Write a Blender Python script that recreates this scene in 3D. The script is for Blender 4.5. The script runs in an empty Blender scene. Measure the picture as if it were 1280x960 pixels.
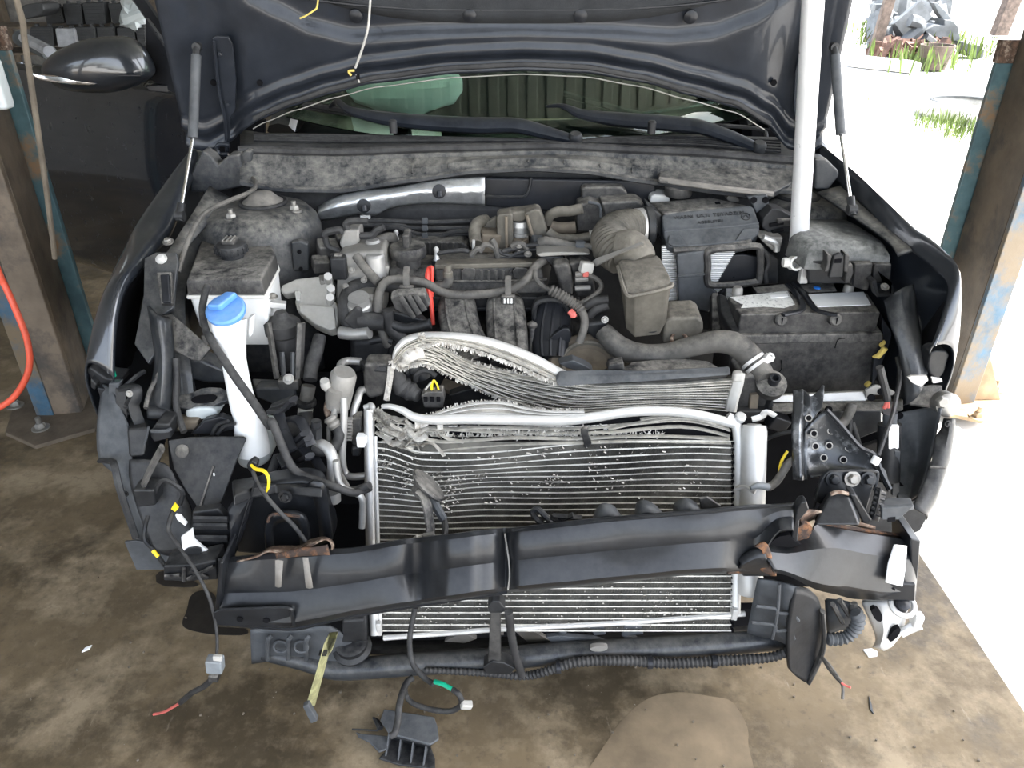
import bpy, bmesh, math, random
from mathutils import Vector as V, Matrix
random.seed(7)
scene = bpy.context.scene
COL = scene.collection
# ---------------------------------------------------------------- camera, sky, sun, exposure
PITCH = math.radians(30); CS, SN = math.cos(PITCH), math.sin(PITCH); F = 960.0
CAM = V((0, 0, 1.5))
cam_d = bpy.data.cameras.new('camera'); cam = bpy.data.objects.new('camera', cam_d); COL.objects.link(cam)
cam.location = CAM; cam.rotation_euler = (math.radians(90) - PITCH, 0, 0)
cam_d.sensor_width = 36; cam_d.lens = 27.0; cam_d.clip_start = .02; cam_d.clip_end = 300
scene.camera = cam
w = bpy.data.worlds.new('sky'); scene.world = w; w.use_nodes = True
nt = w.node_tree; bg = nt.nodes['Background']
sky = nt.nodes.new('ShaderNodeTexSky'); sky.sky_type = 'NISHITA'; sky.sun_disc = False
sky.sun_elevation = math.radians(58); sky.sun_rotation = math.radians(95); sky.air_density = 1.0; sky.dust_density = 3.0
hs_ = nt.nodes.new('ShaderNodeHueSaturation'); hs_.inputs['Saturation'].default_value = .5
nt.links.new(sky.outputs[0], hs_.inputs['Color']); nt.links.new(hs_.outputs[0], bg.inputs[0]); bg.inputs[1].default_value = 0.62
sun_d = bpy.data.lights.new('sun', 'SUN'); sun_d.energy = 11; sun_d.angle = .006; sun_d.color = (1, .95, .88)
sun = bpy.data.objects.new('sun', sun_d); COL.objects.link(sun)
sun.rotation_euler = (math.radians(-4), math.radians(30), 0); sun.location = (6, 2, 9)
scene.view_settings.view_transform = 'Standard'; scene.view_settings.look = 'None'
scene.view_settings.gamma = 1; scene.view_settings.use_curve_mapping = False
scene.view_settings.exposure = 0.88

# ---------------------------------------------------------------- tracing helpers: photograph pixel -> point at a real depth
def ray(px, py):
    u = (px - 640) / F; v = (480 - py) / F
    return V((u, CS + v * SN, -SN + v * CS))
def P(px, py, Y):
    d = ray(px, py); return CAM + d * (Y / d.y)
def PZ(px, py, z):
    d = ray(px, py); return CAM + d * ((z - CAM.z) / d.z)
class Pl:                                    # a plane in the world
    def __init__(s, p, n): s.p = V(p); s.n = V(n).normalized()
    def hit(s, px, py):
        d = ray(px, py); return CAM + d * ((s.p - CAM).dot(s.n) / d.dot(s.n))
def tilt(Y1, py1, Y2, py2, yaw=0):           # plane through two depths on the centre column
    a = P(640, py1, Y1); b = P(640, py2, Y2); up = (b - a).normalized()
    n = up.cross(V((math.cos(yaw), math.sin(yaw), 0)))
    if n.dot(a - CAM) > 0: n = -n
    return Pl(a, n)
def pl3(a, b, c):
    n = (b - a).cross(c - a)
    if n.dot(a - CAM) > 0: n = -n
    return Pl(a, n)
FR = dict(p=(0,0,1), z1=(0,0,.34375), z2=(420,0,.34375), z3=(840,0,.34375), z4=(0,300,.34375), z5=(420,230,.28125), z6=(740,200,.28125),
  z7=(840,300,.34375), z8=(0,630,.34375), b1=(420,390,.28125), b2=(660,390,.28125), b3=(840,560,.28125), b4=(420,600,.3751), b5=(840,630,.34375),
  b6=(120,300,.25), b7=(120,500,.25), b8=(220,180,.25), c1=(380,240,.15625), c2=(560,240,.15625), c3=(380,370,.15625), c4=(560,340,.15625),
  c5=(960,470,.1875), c6=(320,460,.15625), c7=(0,0,.1875), c8=(1060,0,.171875), d1=(800,235,.125), d2=(890,330,.1875), d3=(960,260,.125),
  d4=(1060,280,.140625), d5=(100,440,.171875), d6=(440,840,.140625), d7=(480,570,.125), d8=(360,0,.109375))
def PX(fr, s):
    x0, y0, k = FR[fr]; out = []
    for t in s.split():
        a = t.split(','); out.append((x0 + float(a[0]) * k, y0 + float(a[1]) * k) + ((float(a[2]),) if len(a) > 2 else ()))
    return out
def T(fr, s, Y=None):                        # traced points; third number in a triple is its own depth
    q = PX(fr, s); n = len(q); out = []
    for i, a in enumerate(q):
        if len(a) > 2: out.append(P(a[0], a[1], a[2]))
        elif isinstance(Y, Pl): out.append(Y.hit(a[0], a[1]))
        elif isinstance(Y, tuple): out.append(P(a[0], a[1], Y[0] + (Y[1] - Y[0]) * i / max(1, n - 1)))
        else: out.append(P(a[0], a[1], Y))
    return out
def TZ(fr, s, z): return [PZ(a[0], a[1], z) for a in PX(fr, s)]

# ---------------------------------------------------------------- geometry: every g_ function returns (verts, faces)
def cat(pts, k):
    if k <= 1 or len(pts) < 3: return [V(p) for p in pts]
    out = []; n = len(pts)
    for i in range(n - 1):
        p0 = pts[max(i - 1, 0)]; p1 = pts[i]; p2 = pts[i + 1]; p3 = pts[min(i + 2, n - 1)]
        for j in range(k):
            t = j / k; t2 = t * t; t3 = t2 * t
            out.append(.5 * ((2 * p1) + (p2 - p0) * t + (2 * p0 - 5 * p1 + 4 * p2 - p3) * t2 + (3 * p1 - p0 - 3 * p2 + p3) * t3))
    out.append(V(pts[-1])); return out
def interp(vals, n):
    out = []
    for i in range(n):
        t = i / max(1, n - 1) * (len(vals) - 1); j = min(int(t), len(vals) - 2); f = t - j
        out.append(vals[j] * (1 - f) + vals[j + 1] * f)
    return out
def resample(pts, step):
    L = [0]
    for a, b in zip(pts, pts[1:]): L.append(L[-1] + (b - a).length)
    n = max(2, int(L[-1] / step)); out = []; j = 0
    for i in range(n + 1):
        s = L[-1] * i / n
        while j < len(L) - 2 and L[j + 1] < s: j += 1
        d = L[j + 1] - L[j]; out.append(pts[j].lerp(pts[j + 1], (s - L[j]) / d if d else 0))
    return out
def g_tube(pts, r, n=10, sub=5, corr=0, flat=None, up=(0, 0, 1), amp=.14):
    p = cat(pts, sub)
    if corr: p = resample(p, corr / 2)
    rs = interp(r, len(p)) if isinstance(r, (list, tuple)) else [r] * len(p)
    if corr: rs = [x * (1 + (amp if i % 2 else -amp)) for i, x in enumerate(rs)]
    vs = []; fs = []; tprev = None; nrm = None
    for i, c in enumerate(p):
        t = (p[min(i + 1, len(p) - 1)] - p[max(i - 1, 0)])
        t = t.normalized() if t.length > 1e-9 else (tprev or V((0, 0, 1)))
        if nrm is None:
            u = V(up)
            if abs(u.dot(t)) > .95: u = V((0, 1, 0)) if abs(t.y) < .9 else V((1, 0, 0))
            nrm = (u - t * u.dot(t)).normalized()
        else:
            nrm = nrm - t * nrm.dot(t)
            nrm = nrm.normalized() if nrm.length > 1e-6 else V((1, 0, 0))
        b = t.cross(nrm); tprev = t
        fa, fb = flat or (1, 1)
        for k in range(n):
            a = 2 * math.pi * k / n
            vs.append(c + (nrm * math.cos(a) * fa + b * math.sin(a) * fb) * rs[i])
    m = len(p)
    for i in range(m - 1):
        for k in range(n):
            k2 = (k + 1) % n; fs.append((i * n + k, i * n + k2, (i + 1) * n + k2, (i + 1) * n + k))
    fs.append(tuple(range(n - 1, -1, -1))); fs.append(tuple(range((m - 1) * n, m * n)))
    return vs, fs
def g_hexa(bot, top):
    return [V(p) for p in bot] + [V(p) for p in top], [(0,1,2,3), (7,6,5,4), (0,4,5,1), (1,5,6,2), (2,6,7,3), (3,7,4,0)]
def g_box(c, s, rot=(0, 0, 0)):
    from mathutils import Euler
    R = Euler(rot).to_matrix(); c = V(c); x, y, z = s[0] / 2, s[1] / 2, s[2] / 2
    q = [(-x,-y), (x,-y), (x,y), (-x,y)]
    return g_hexa([c + R @ V((a, b, -z)) for a, b in q], [c + R @ V((a, b, z)) for a, b in q])
def chaikin(pts, k):
    for _ in range(k):
        o = []; n = len(pts)
        for i in range(n):
            a, b = pts[i], pts[(i + 1) % n]; o += [a.lerp(b, .25), a.lerp(b, .75)]
        pts = o
    return pts
def g_slab(poly, vec, soft=0):
    p = chaikin([V(x) for x in poly], soft) if soft else [V(x) for x in poly]
    vec = V(vec); n = len(p)
    fs = [tuple(range(n)), tuple(range(2 * n - 1, n - 1, -1))]
    for i in range(n):
        j = (i + 1) % n; fs.append((i, n + i, n + j, j))
    return p + [x + vec for x in p], fs
def g_plate(fr, s, pl, th, soft=0):          # traced outline on a plane, thick away from the viewer's side
    if not isinstance(pl, Pl): pl = Pl((0, pl, 0), (0, -1, 0))
    return g_slab([pl.hit(a[0], a[1]) for a in PX(fr, s)], -pl.n * th, soft)
def g_lathe(prof, base, axis=(0, 0, 1), n=24):
    ax = V(axis).normalized(); u = ax.orthogonal().normalized(); b = ax.cross(u); base = V(base); vs = []; fs = []
    for r, h in prof:
        for k in range(n):
            a = 2 * math.pi * k / n; vs.append(base + ax * h + (u * math.cos(a) + b * math.sin(a)) * max(r, 1e-5))
    m = len(prof)
    for i in range(m - 1):
        for k in range(n):
            k2 = (k + 1) % n; fs.append((i * n + k, i * n + k2, (i + 1) * n + k2, (i + 1) * n + k))
    fs.append(tuple(range(n - 1, -1, -1))); fs.append(tuple(range((m - 1) * n, m * n)))
    return vs, fs
def g_cyl(a, b, r, n=16): 
    a, b = V(a), V(b); return g_lathe([(r, 0), (r, (b - a).length)], a, b - a, n)
def g_hex(c, axis, r, h): return g_lathe([(r, 0), (r, h * .7), (r * .75, h)], c, axis, 6)
def g_ring(c, axis, R, r, n=28, m=10, a0=0, a1=6.2832):
    ax = V(axis).normalized(); u = ax.orthogonal().normalized(); b = ax.cross(u); c = V(c)
    pts = [c + (u * math.cos(a0 + (a1 - a0) * i / n) + b * math.sin(a0 + (a1 - a0) * i / n)) * R for i in range(n + 1)]
    return g_tube(pts, r, m, 1)
def g_grid(rows, su=1, sv=1):
    rows = [cat(r, su) for r in rows]; mx = max(len(r) for r in rows)
    rows = [r if len(r) == mx else [r[min(int(i / (mx - 1) * (len(r) - 1)), len(r) - 2)].lerp(r[min(int(i / (mx - 1) * (len(r) - 1)), len(r) - 2) + 1], i / (mx - 1) * (len(r) - 1) - min(int(i / (mx - 1) * (len(r) - 1)), len(r) - 2)) for i in range(mx)] for r in rows]
    if sv > 1:
        cols = [cat([r[i] for r in rows], sv) for i in range(len(rows[0]))]
        rows = [[c[j] for c in cols] for j in range(len(cols[0]))]
    m, n = len(rows), len(rows[0]); vs = [V(p) for r in rows for p in r]; fs = []
    for i in range(m - 1):
        for j in range(n - 1): fs.append((i * n + j, i * n + j + 1, (i + 1) * n + j + 1, (i + 1) * n + j))
    return vs, fs
def loft(rings, cap=True):
    n = len(rings[0]); vs = [V(p) for r in rings for p in r]; fs = []
    for i in range(len(rings) - 1):
        for k in range(n):
            k2 = (k + 1) % n; fs.append((i * n + k, i * n + k2, (i + 1) * n + k2, (i + 1) * n + k))
    if cap: fs += [tuple(range(n - 1, -1, -1)), tuple(range((len(rings) - 1) * n, len(rings) * n))]
    return vs, fs
WL = {}
def O(name, geos, mat, parent=None, bev=0, solid=0, smooth=True, ang=38, seg=2, off=-1, loc=None, label=None, stuff=False):
    if isinstance(geos, tuple): geos = [geos]
    vs = []; fs = []
    for a, b in geos:
        k = len(vs); vs += a; fs += [tuple(i + k for i in f) for f in b]
    lo = [min(v[i] for v in vs) for i in range(3)]; hi = [max(v[i] for v in vs) for i in range(3)]
    c = V(loc) if loc else V(((lo[0] + hi[0]) / 2, (lo[1] + hi[1]) / 2, lo[2]))
    me = bpy.data.meshes.new(name); me.from_pydata([tuple(v - c) for v in vs], [], fs)
    bm = bmesh.new(); bm.from_mesh(me); bmesh.ops.recalc_face_normals(bm, faces=bm.faces)
    if solid and sum(f.normal.dot((CAM - c) - f.calc_center_median()) * f.calc_area() for f in bm.faces) < 0: bmesh.ops.reverse_faces(bm, faces=bm.faces)
    bm.to_mesh(me); bm.free()
    me.materials.append(MAT[mat]); ob = bpy.data.objects.new(name, me); COL.objects.link(ob)
    ob.location = c - (WL[parent] if parent else V((0, 0, 0))); WL[ob] = c
    if parent: ob.parent = parent
    if smooth:
        me.shade_smooth()
        if not bev: me.set_sharp_from_angle(angle=math.radians(ang))
    if solid:
        m = ob.modifiers.new('s', 'SOLIDIFY'); m.thickness = solid; m.offset = off
    if bev:
        m = ob.modifiers.new('b', 'BEVEL'); m.width = bev; m.segments = seg; m.limit_method = 'ANGLE'; m.angle_limit = math.radians(32)
        m.harden_normals = smooth; m.use_clamp_overlap = True
    if label: ob['label'] = label
    if stuff: ob['kind'] = 'stuff'
    return ob
def tag(o, label, cat_, group=None):
    o['label'] = label; o['category'] = cat_
    if group: o['group'] = group
    return o
def thing(name, label, cat_, loc, group=None):
    o = bpy.data.objects.new(name, None); COL.objects.link(o); o.location = loc; o.empty_display_size = .05
    WL[o] = V(loc); return tag(o, label, cat_, group)
def struct(o): o['kind'] = 'structure'; return o
def bolt(parent, c, axis=(0, -1, 0), r=.008, mat='steel', name='bolt'):
    r *= .8
    return O(name, [g_lathe([(r * 1.5, 0), (r * 1.5, r * .35)], c, axis, 16), g_hex(V(c) + V(axis).normalized() * r * .3, axis, r, r * .9)], mat, parent)

# ---------------------------------------------------------------- materials
MAT = {}
def mat(name, col, rough=.5, metal=0., dust=0., dcol=(.30, .28, .25), var=.25, sc=14, bump=.08, bsc=90, coat=0., spec=.5, spot=None, spotamt=.5, spotsc=8, up=True, aniso=None):
    m = bpy.data.materials.new(name); m.use_nodes = True; n = m.node_tree; L = n.links.new
    b = n.nodes['Principled BSDF']; geo = n.nodes.new('ShaderNodeNewGeometry')
    def noise(s, det=6, r=.6):
        t = n.nodes.new('ShaderNodeTexNoise'); t.inputs['Scale'].default_value = s; t.inputs['Detail'].default_value = det; t.inputs['Roughness'].default_value = r
        L(geo.outputs['Position'], t.inputs['Vector']); return t.outputs['Fac']
    def rng(x, a, bb, c=0, d=1):
        t = n.nodes.new('ShaderNodeMapRange'); L(x, t.inputs[0])
        for i, vv in zip((1, 2, 3, 4), (a, bb, c, d)): t.inputs[i].default_value = vv
        return t.outputs[0]
    def mix(f, a, bb):
        t = n.nodes.new('ShaderNodeMix'); t.data_type = 'RGBA'; L(f, t.inputs[0])
        for i, x in ((6, a), (7, bb)):
            if isinstance(x, tuple): t.inputs[i].default_value = (*x, 1)
            else: L(x, t.inputs[i])
        return t.outputs[2]
    def mul(a, bb):
        t = n.nodes.new('ShaderNodeMath'); t.operation = 'MULTIPLY'
        for i, x in ((0, a), (1, bb)):
            if isinstance(x, (int, float)): t.inputs[i].default_value = x
            else: L(x, t.inputs[i])
        return t.outputs[0]
    def add(a, bb):
        t = n.nodes.new('ShaderNodeMath'); t.operation = 'ADD'; L(a, t.inputs[0]); L(bb, t.inputs[1]); return t.outputs[0]
    lo = tuple(max(0, x * (1 - var)) for x in col); hi = tuple(min(1, x * (1 + var)) for x in col)
    c = mix(rng(noise(sc), .35, .65), lo, hi)
    if spot:
        c = mix(mul(rng(noise(spotsc, 8, .7), .62 - .25 * spotamt, .72 - .2 * spotamt), 1.0), c, spot)
    rr = None
    if dust:
        f = rng(add(noise(7, 8, .7), noise(55, 6, .7)), .80, 1.22)
        if up:
            sep = n.nodes.new('ShaderNodeSeparateXYZ'); L(geo.outputs['Normal'], sep.inputs[0])
            f = mul(f, rng(sep.outputs[2], -.1, .95, .13, 1))
        f = mul(f, dust); c = mix(f, c, dcol); rr = rng(f, 0, .7, rough, .9); L(rr, b.inputs['Roughness'])
    else:
        L(rng(noise(sc * 2.3), .3, .7, max(.02, rough - .07), min(1, rough + .1)), b.inputs['Roughness'])
    L(c, b.inputs['Base Color']); b.inputs['Metallic'].default_value = metal
    b.inputs['Coat Weight'].default_value = coat; b.inputs['Coat Roughness'].default_value = .06; b.inputs['Specular IOR Level'].default_value = spec
    if bump:
        bp = n.nodes.new('ShaderNodeBump'); bp.inputs['Strength'].default_value = bump; bp.inputs['Distance'].default_value = .004
        L(noise(bsc, 5), bp.inputs['Height']); L(bp.outputs[0], b.inputs['Normal'])
    MAT[name] = m; return m
mat('black', (.014, .015, .017), .38, spec=.28, dust=.4, dcol=(.15, .145, .135))
mat('black_clean', (.016, .017, .020), .33, spec=.28, bump=.04)
mat('black_dusty', (.020, .020, .021), .5, spec=.28, dust=.82, dcol=(.33, .31, .275))
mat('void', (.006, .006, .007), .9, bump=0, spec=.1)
mat('rubber', (.022, .022, .023), .55, spec=.28, dust=.5, dcol=(.15, .145, .135))
mat('rubber_grey', (.070, .067, .062), .6, spec=.28, dust=.65, dcol=(.26, .24, .21))
mat('grey_plastic', (.060, .065, .071), .45, spec=.28, dust=.45, dcol=(.19, .19, .185))
mat('paint', (.012, .015, .020), .28, metal=.0, coat=1.0, bump=0, var=.1, dust=.10, dcol=(.2, .2, .2))
mat('paint_clean', (.010, .012, .016), .2, coat=1.0, bump=0, var=.1)
mat('hood_inner', (.014, .017, .023), .36, spec=.28, coat=.3, bump=.02, var=.2, dust=.2, dcol=(.11, .115, .12))
mat('hood_pad', (.019, .021, .024), .85, bump=.3, bsc=400)
mat('body_dusty', (.022, .025, .030), .4, spec=.28, dust=.68, dcol=(.33, .31, .27))
mat('dusty_light', (.16, .15, .135), .7, dust=.6, dcol=(.33, .30, .26))
mat('apron', (.022, .025, .029), .36, spec=.28, coat=.3, dust=.45, dcol=(.19, .18, .16))
mat('beam', (.011, .012, .014), .33, spec=.32, dust=.16, dcol=(.11, .115, .12), bump=.12, bsc=14, coat=.12)
mat('worn_steel', (.045, .048, .052), .3, metal=.35, var=.3, sc=18, spot=(.30, .31, .32), spotamt=.5, spotsc=16, bump=.25, bsc=30, coat=.2, dust=.2, dcol=(.2, .19, .17))
mat('rust', (.21, .095, .04), .85, var=.5, sc=60, spot=(.045, .03, .024), spotamt=.9, spotsc=40, bump=.5, bsc=200)
mat('rust_edge', (.10, .06, .04), .75, var=.6, sc=60, spot=(.33, .26, .2), spotamt=.5, spotsc=50, bump=.4)
mat('alu', (.46, .455, .44), .42, metal=.7, var=.15, bump=.06, dust=.4, dcol=(.33, .31, .28))
mat('alu_white', (.60, .595, .575), .45, metal=.35, var=.1, bump=.03, dust=.2, dcol=(.45, .43, .39))
mat('alu_torn', (.52, .50, .46), .55, metal=.45, var=.3, sc=60, spot=(.30, .27, .23), spotamt=.4, spotsc=50)
mat('alu_cast', (.28, .27, .25), .58, metal=.45, var=.2, dust=.5, dcol=(.27, .25, .22), bump=.25, bsc=160)
mat('alu_pale', (.46, .45, .42), .55, metal=.2, var=.12, dust=.6, dcol=(.34, .32, .28), bump=.15, bsc=160)
mat('fin', (.090, .084, .070), .7, metal=.1, var=.4, sc=25, bump=0)
mat('fin_grey', (.24, .225, .195), .65, metal=.3, var=.4, sc=30, bump=0)
mat('tube_alu', (.50, .48, .43), .5, metal=.5, var=.25, sc=40, bump=0)
mat('steel', (.28, .27, .25), .45, metal=.7, var=.2, dust=.3, dcol=(.3, .27, .23))
mat('chrome', (.85, .85, .86), .12, metal=1.0, var=.05, bump=0)
mat('foil', (.66, .68, .70), .3, metal=.85, var=.15, sc=40, bump=.7, bsc=60, dust=.25, dcol=(.45, .45, .44))
mat('white_plastic', (.80, .81, .80), .4, var=.04, bump=.02)
mat('white_old', (.70, .69, .65), .45, var=.1, bump=.05, dust=.25, dcol=(.5, .46, .4))
mat('white_trans', (.52, .56, .56), .4, var=.06, bump=.02)
mat('pipe_white', (.85, .85, .85), .32, metal=.35, var=.05, bump=.02)
mat('label_white', (.93, .93, .92), .5, var=.04, bump=0)
mat('label_print', (.74, .74, .71), .55, var=.1, sc=40, spot=(.25, .25, .25), spotamt=.35, spotsc=110, bump=0)
mat('blue_cap', (.10, .28, .66), .42, var=.12, bump=.05, dust=.3, dcol=(.4, .45, .5))
mat('blue_dot', (.03, .22, .75), .4, bump=0)
mat('red', (.70, .055, .035), .42, var=.1, bump=.03, dust=.2, dcol=(.5, .25, .2))
mat('red_wire', (.55, .12, .10), .5, bump=0)
mat('yellow', (.85, .62, .02), .4, var=.1, bump=0)
mat('yellow_foam', (.62, .47, .12), .8, var=.3, bump=.3)
mat('green', (.0, .36, .2), .4, bump=0)
mat('fuse_cover', (.045, .047, .046), .42, dust=.9, dcol=(.36, .36, .34))  # real dust, made paler to include highlights from the yard side
mat('tan_plastic', (.085, .078, .064), .55, spec=.28, dust=.8, dcol=(.27, .245, .205), bump=.1)
mat('brown_dust', (.14, .115, .085), .75, dust=.5, dcol=(.25, .21, .16))
mat('olive_foam', (.33, .32, .16), .8, var=.3, sc=60, bump=.3)
mat('grey_connector', (.17, .19, .205), .45, bump=.03, dust=.3, dcol=(.4, .38, .35))
mat('paper_filter', (.80, .80, .79), .8, var=.05, bump=0)
mat('post_blue', (.035, .085, .135), .5, var=.25, spot=(.14, .105, .065), spotamt=.75, spotsc=4, bump=.12)
mat('post_brown', (.115, .088, .062), .6, var=.35, sc=6, spot=(.05, .042, .035), spotamt=.5, spotsc=4, bump=.15)
mat('post_teal', (.075, .14, .155), .5, var=.25, spot=(.24, .15, .08), spotamt=.4, spotsc=7, bump=.1)
mat('base_tan', (.30, .215, .13), .75, var=.35, sc=9, bump=.25)
mat('base_brown', (.105, .082, .058), .75, var=.35, sc=9, bump=.25)
mat('orange_hose', (.72, .10, .05), .4, var=.1, bump=.02)
mat('cloth_white', (.88, .90, .88), .8, var=.06, bump=.2)
mat('dash', (.012, .013, .014), .8, bump=.05)
mat('case_black', (.03, .032, .034), .5, dust=.3, dcol=(.15, .15, .145), bump=.1)
mat('case_grey', (.34, .35, .37), .5, bump=.05)
mat('weed', (.09, .14, .02), .6, var=.6, sc=5, bump=0)
mat('scrap_grey', (.10, .11, .115), .6, var=.4, sc=4, bump=.1)
mat('scrap_brown', (.10, .055, .04), .8, var=.6, sc=6, bump=.2)
mat('wood_post', (.10, .075, .06), .8, var=.4, bump=.2)
mat('kerb', (.42, .42, .40), .85, var=.2, bump=.2)
mat('roof_sheet', (.17, .175, .155), .6, var=.15, sc=3, bump=0)
mat('wall_dark', (.16, .155, .145), .7, var=.3, bump=.05)
# dirty slab: brown oil-soaked concrete with pale scuffs
def floor_mat():
    m = mat('floor', (.150, .112, .064), .62, var=.45, sc=1.9, bump=.35, bsc=45)
    n = m.node_tree; L = n.links.new; b = n.nodes['Principled BSDF']
    src = b.inputs['Base Color'].links[0].from_socket
    geo = [x for x in n.nodes if x.type == 'NEW_GEOMETRY'][0]
    def layer(src, col, s, lo, hi, amt, stretch=None, det=9):
        t = n.nodes.new('ShaderNodeTexNoise'); t.inputs['Scale'].default_value = s; t.inputs['Detail'].default_value = det; t.inputs['Roughness'].default_value = .68
        mp = n.nodes.new('ShaderNodeMapping'); L(geo.outputs['Position'], mp.inputs[0]); L(mp.outputs[0], t.inputs['Vector'])
        mp.inputs['Location'].default_value = (s * 3.1, s * 1.7, 0)
        if stretch: mp.inputs['Scale'].default_value = stretch; mp.inputs['Rotation'].default_value = (0, 0, .4)
        r = n.nodes.new('ShaderNodeMapRange'); L(t.outputs['Fac'], r.inputs[0]); r.inputs[1].default_value = lo; r.inputs[2].default_value = hi; r.inputs[4].default_value = amt
        x = n.nodes.new('ShaderNodeMix'); x.data_type = 'RGBA'; L(r.outputs[0], x.inputs[0]); L(src, x.inputs[6]); x.inputs[7].default_value = (*col, 1); return x.outputs[2], r.outputs[0]
    s1, _ = layer(src, (.33, .262, .172), 4.5, .47, .62, .85)
    s2, wet = layer(s1, (.050, .039, .024), 2.2, .50, .60, .85)
    s2, _ = layer(s2, (.20, .155, .10), 26, .5, .7, .6)
    s2, _ = layer(s2, (.055, .043, .032), 38, .55, .72, .55)
    s3, _ = layer(s2, (.40, .34, .26), 11, .64, .74, .6, (2.5, .5, 1))
    s4, _ = layer(s3, (.40, .38, .34), 120, .73, .78, .8, None, 2)
    L(s4, b.inputs['Base Color'])
    r = n.nodes.new('ShaderNodeMapRange'); L(wet, r.inputs[0]); r.inputs[3].default_value = .68; r.inputs[4].default_value = .38; L(r.outputs[0], b.inputs['Roughness'])
floor_mat()
mat('yard', (.62, .61, .58), .9, var=.1, sc=2, bump=.2)
mat('oil', (.022, .018, .014), .55, var=.3, bump=.2)
mat('pale_patch', (.20, .152, .095), .7, var=.3, sc=6, bump=.3)
def glass_mat():
    m = bpy.data.materials.new('glass'); m.use_nodes = True; n = m.node_tree; L = n.links.new
    for x in list(n.nodes): n.nodes.remove(x)
    out = n.nodes.new('ShaderNodeOutputMaterial'); mx = n.nodes.new('ShaderNodeMixShader'); tr = n.nodes.new('ShaderNodeBsdfTransparent'); gl = n.nodes.new('ShaderNodeBsdfGlossy')
    lw = n.nodes.new('ShaderNodeLayerWeight'); lw.inputs[0].default_value = .5
    pw = n.nodes.new('ShaderNodeMath'); pw.operation = 'POWER'; pw.inputs[1].default_value = 4.0; L(lw.outputs['Facing'], pw.inputs[0])
    tr.inputs[0].default_value = (.72, .84, .78, 1); gl.inputs['Roughness'].default_value = .02; gl.inputs[0].default_value = (.95, 1, .93, 1)
    mp = n.nodes.new('ShaderNodeMapRange'); L(pw.outputs[0], mp.inputs[0]); mp.inputs[3].default_value = .05; mp.inputs[4].default_value = 1.0
    L(mp.outputs[0], mx.inputs[0]); L(tr.outputs[0], mx.inputs[1]); L(gl.outputs[0], mx.inputs[2]); L(mx.outputs[0], out.inputs[0]); MAT['glass'] = m
glass_mat()
# ================================================================ SETTING
struct(O('floor', g_box((-3.4, 2.5, -.05), (9.1, 13, .1)), 'floor', smooth=False))
struct(O('ground_yard', g_box((10, 20, -.075), (90, 90, .1)), 'yard', smooth=False))
def corrugated(x0, x1, y0, y1, z, pitch=.19, h=.03):
    xs = []; x = x0
    while x < x1: xs += [(x, 0), (x + pitch * .45, 0), (x + pitch * .55, h), (x + pitch * .9, h)]; x += pitch
    return g_grid([[V((a, y0, z + b)) for a, b in xs], [V((a, y1, z + b)) for a, b in xs]])
struct(O('ceiling', corrugated(-9, 2.98, -1.8, 9, 3.15), 'roof_sheet', smooth=False, solid=.004))
struct(O('unseen_wall_left', g_box((-5.2, 3.3, 1.55), (.08, 9.8, 3.1)), 'wall_dark', smooth=False))  # unseen wall added so the light comes mainly from the right
struct(O('wall_back', g_box((-2.2, 8.24, 1.55), (5.9, .08, 3.1)), 'wall_dark', smooth=False))
for i, x in enumerate((-4.9, -3.4, -2.0)):
    struct(O('trim_%d' % (i + 1), g_box((x, 8.12, 1.55), (.12, .1, 3.1)), 'post_brown', bev=.006))

# ---- two-post lift columns
def column(name, label, A, B, C, base, basemat, side, top_teal, bolts):
    r = thing(name, label, 'lift post', ((A + B) / 2))
    H = V((0, 0, 3.1)); th = V((0, .02, 0))
    O('front_plate', g_slab([A, B, B + th, A + th], H), 'post_blue' if side > 0 else 'post_brown', r, bev=.004)
    inn = (B, C) if side < 0 else (A, C)
    t2 = V((-.02 * side, 0, 0)) * -1
    O('inner_plate', g_slab([inn[0] + th, inn[1], inn[1] + t2, inn[0] + th + t2], H), 'post_brown', r, bev=.004)
    outer = A if side < 0 else B
    O('outer_plate', g_slab([outer + th, outer + V((0, .3, 0)), outer + V((-.02 * side, .3, 0)), outer + th + V((-.02 * side, 0, 0))], H), 'post_blue', r, bev=.004)
    if side < 0: O('edge_strip', g_slab([A + V((-.05, -.004, 0)), A + V((.012, -.004, 0)), A + V((.012, .022, 0)), A + V((-.05, .022, 0))], H), 'post_blue', r, bev=.003)
    tt = C + V((.03 * side, .01, 0)); q = V((.078 * -side, 0, 0))
    O('guide_flange', g_slab([tt, tt + q, tt + q + V((0, .02, 0)), tt + V((0, .02, 0))], V((0, 0, top_teal))), 'post_teal', r, bev=.003)
    O('guide_cap', g_slab([tt + V((0, -.005, top_teal)), tt + q + V((0, -.005, top_teal)), tt + q + V((0, .03, top_teal)), tt + V((0, .03, top_teal))], V((0, 0, .07))), 'rust_edge', r, bev=.003)
    O('base_plate', g_slab(base, V((0, 0, .016))), basemat, r, bev=.003)
    for p in bolts:
        O('anchor_bolt', [g_lathe([(.030, 0), (.030, .004)], p + V((0, 0, .016)), n=16), g_hex(p + V((0, 0, .020)), (0, 0, 1), .017, .018), g_cyl(p + V((0, 0, .03)), p + V((0, 0, .06)), .009, 10)], 'steel' if side < 0 else 'base_tan', r)
    return r
lA, lB = PZ(65, 523, 0), PZ(103, 520, 0)
lp = column('lift_post', 'brown and blue steel lift post beside the open car door', lA, lB, PZ(119, 478, 0),
    [PZ(8, 545, 0), PZ(45, 562, 0), PZ(120, 540, 0), PZ(126, 480, 0), PZ(30, 470, 0)], 'base_brown', -1, 1.2, [PZ(21, 512, 0), PZ(53, 540, 0)])
hp = T('z1', '200,940 170,700 130,420 90,150 60,0', (2.24, 2.2))
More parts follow.
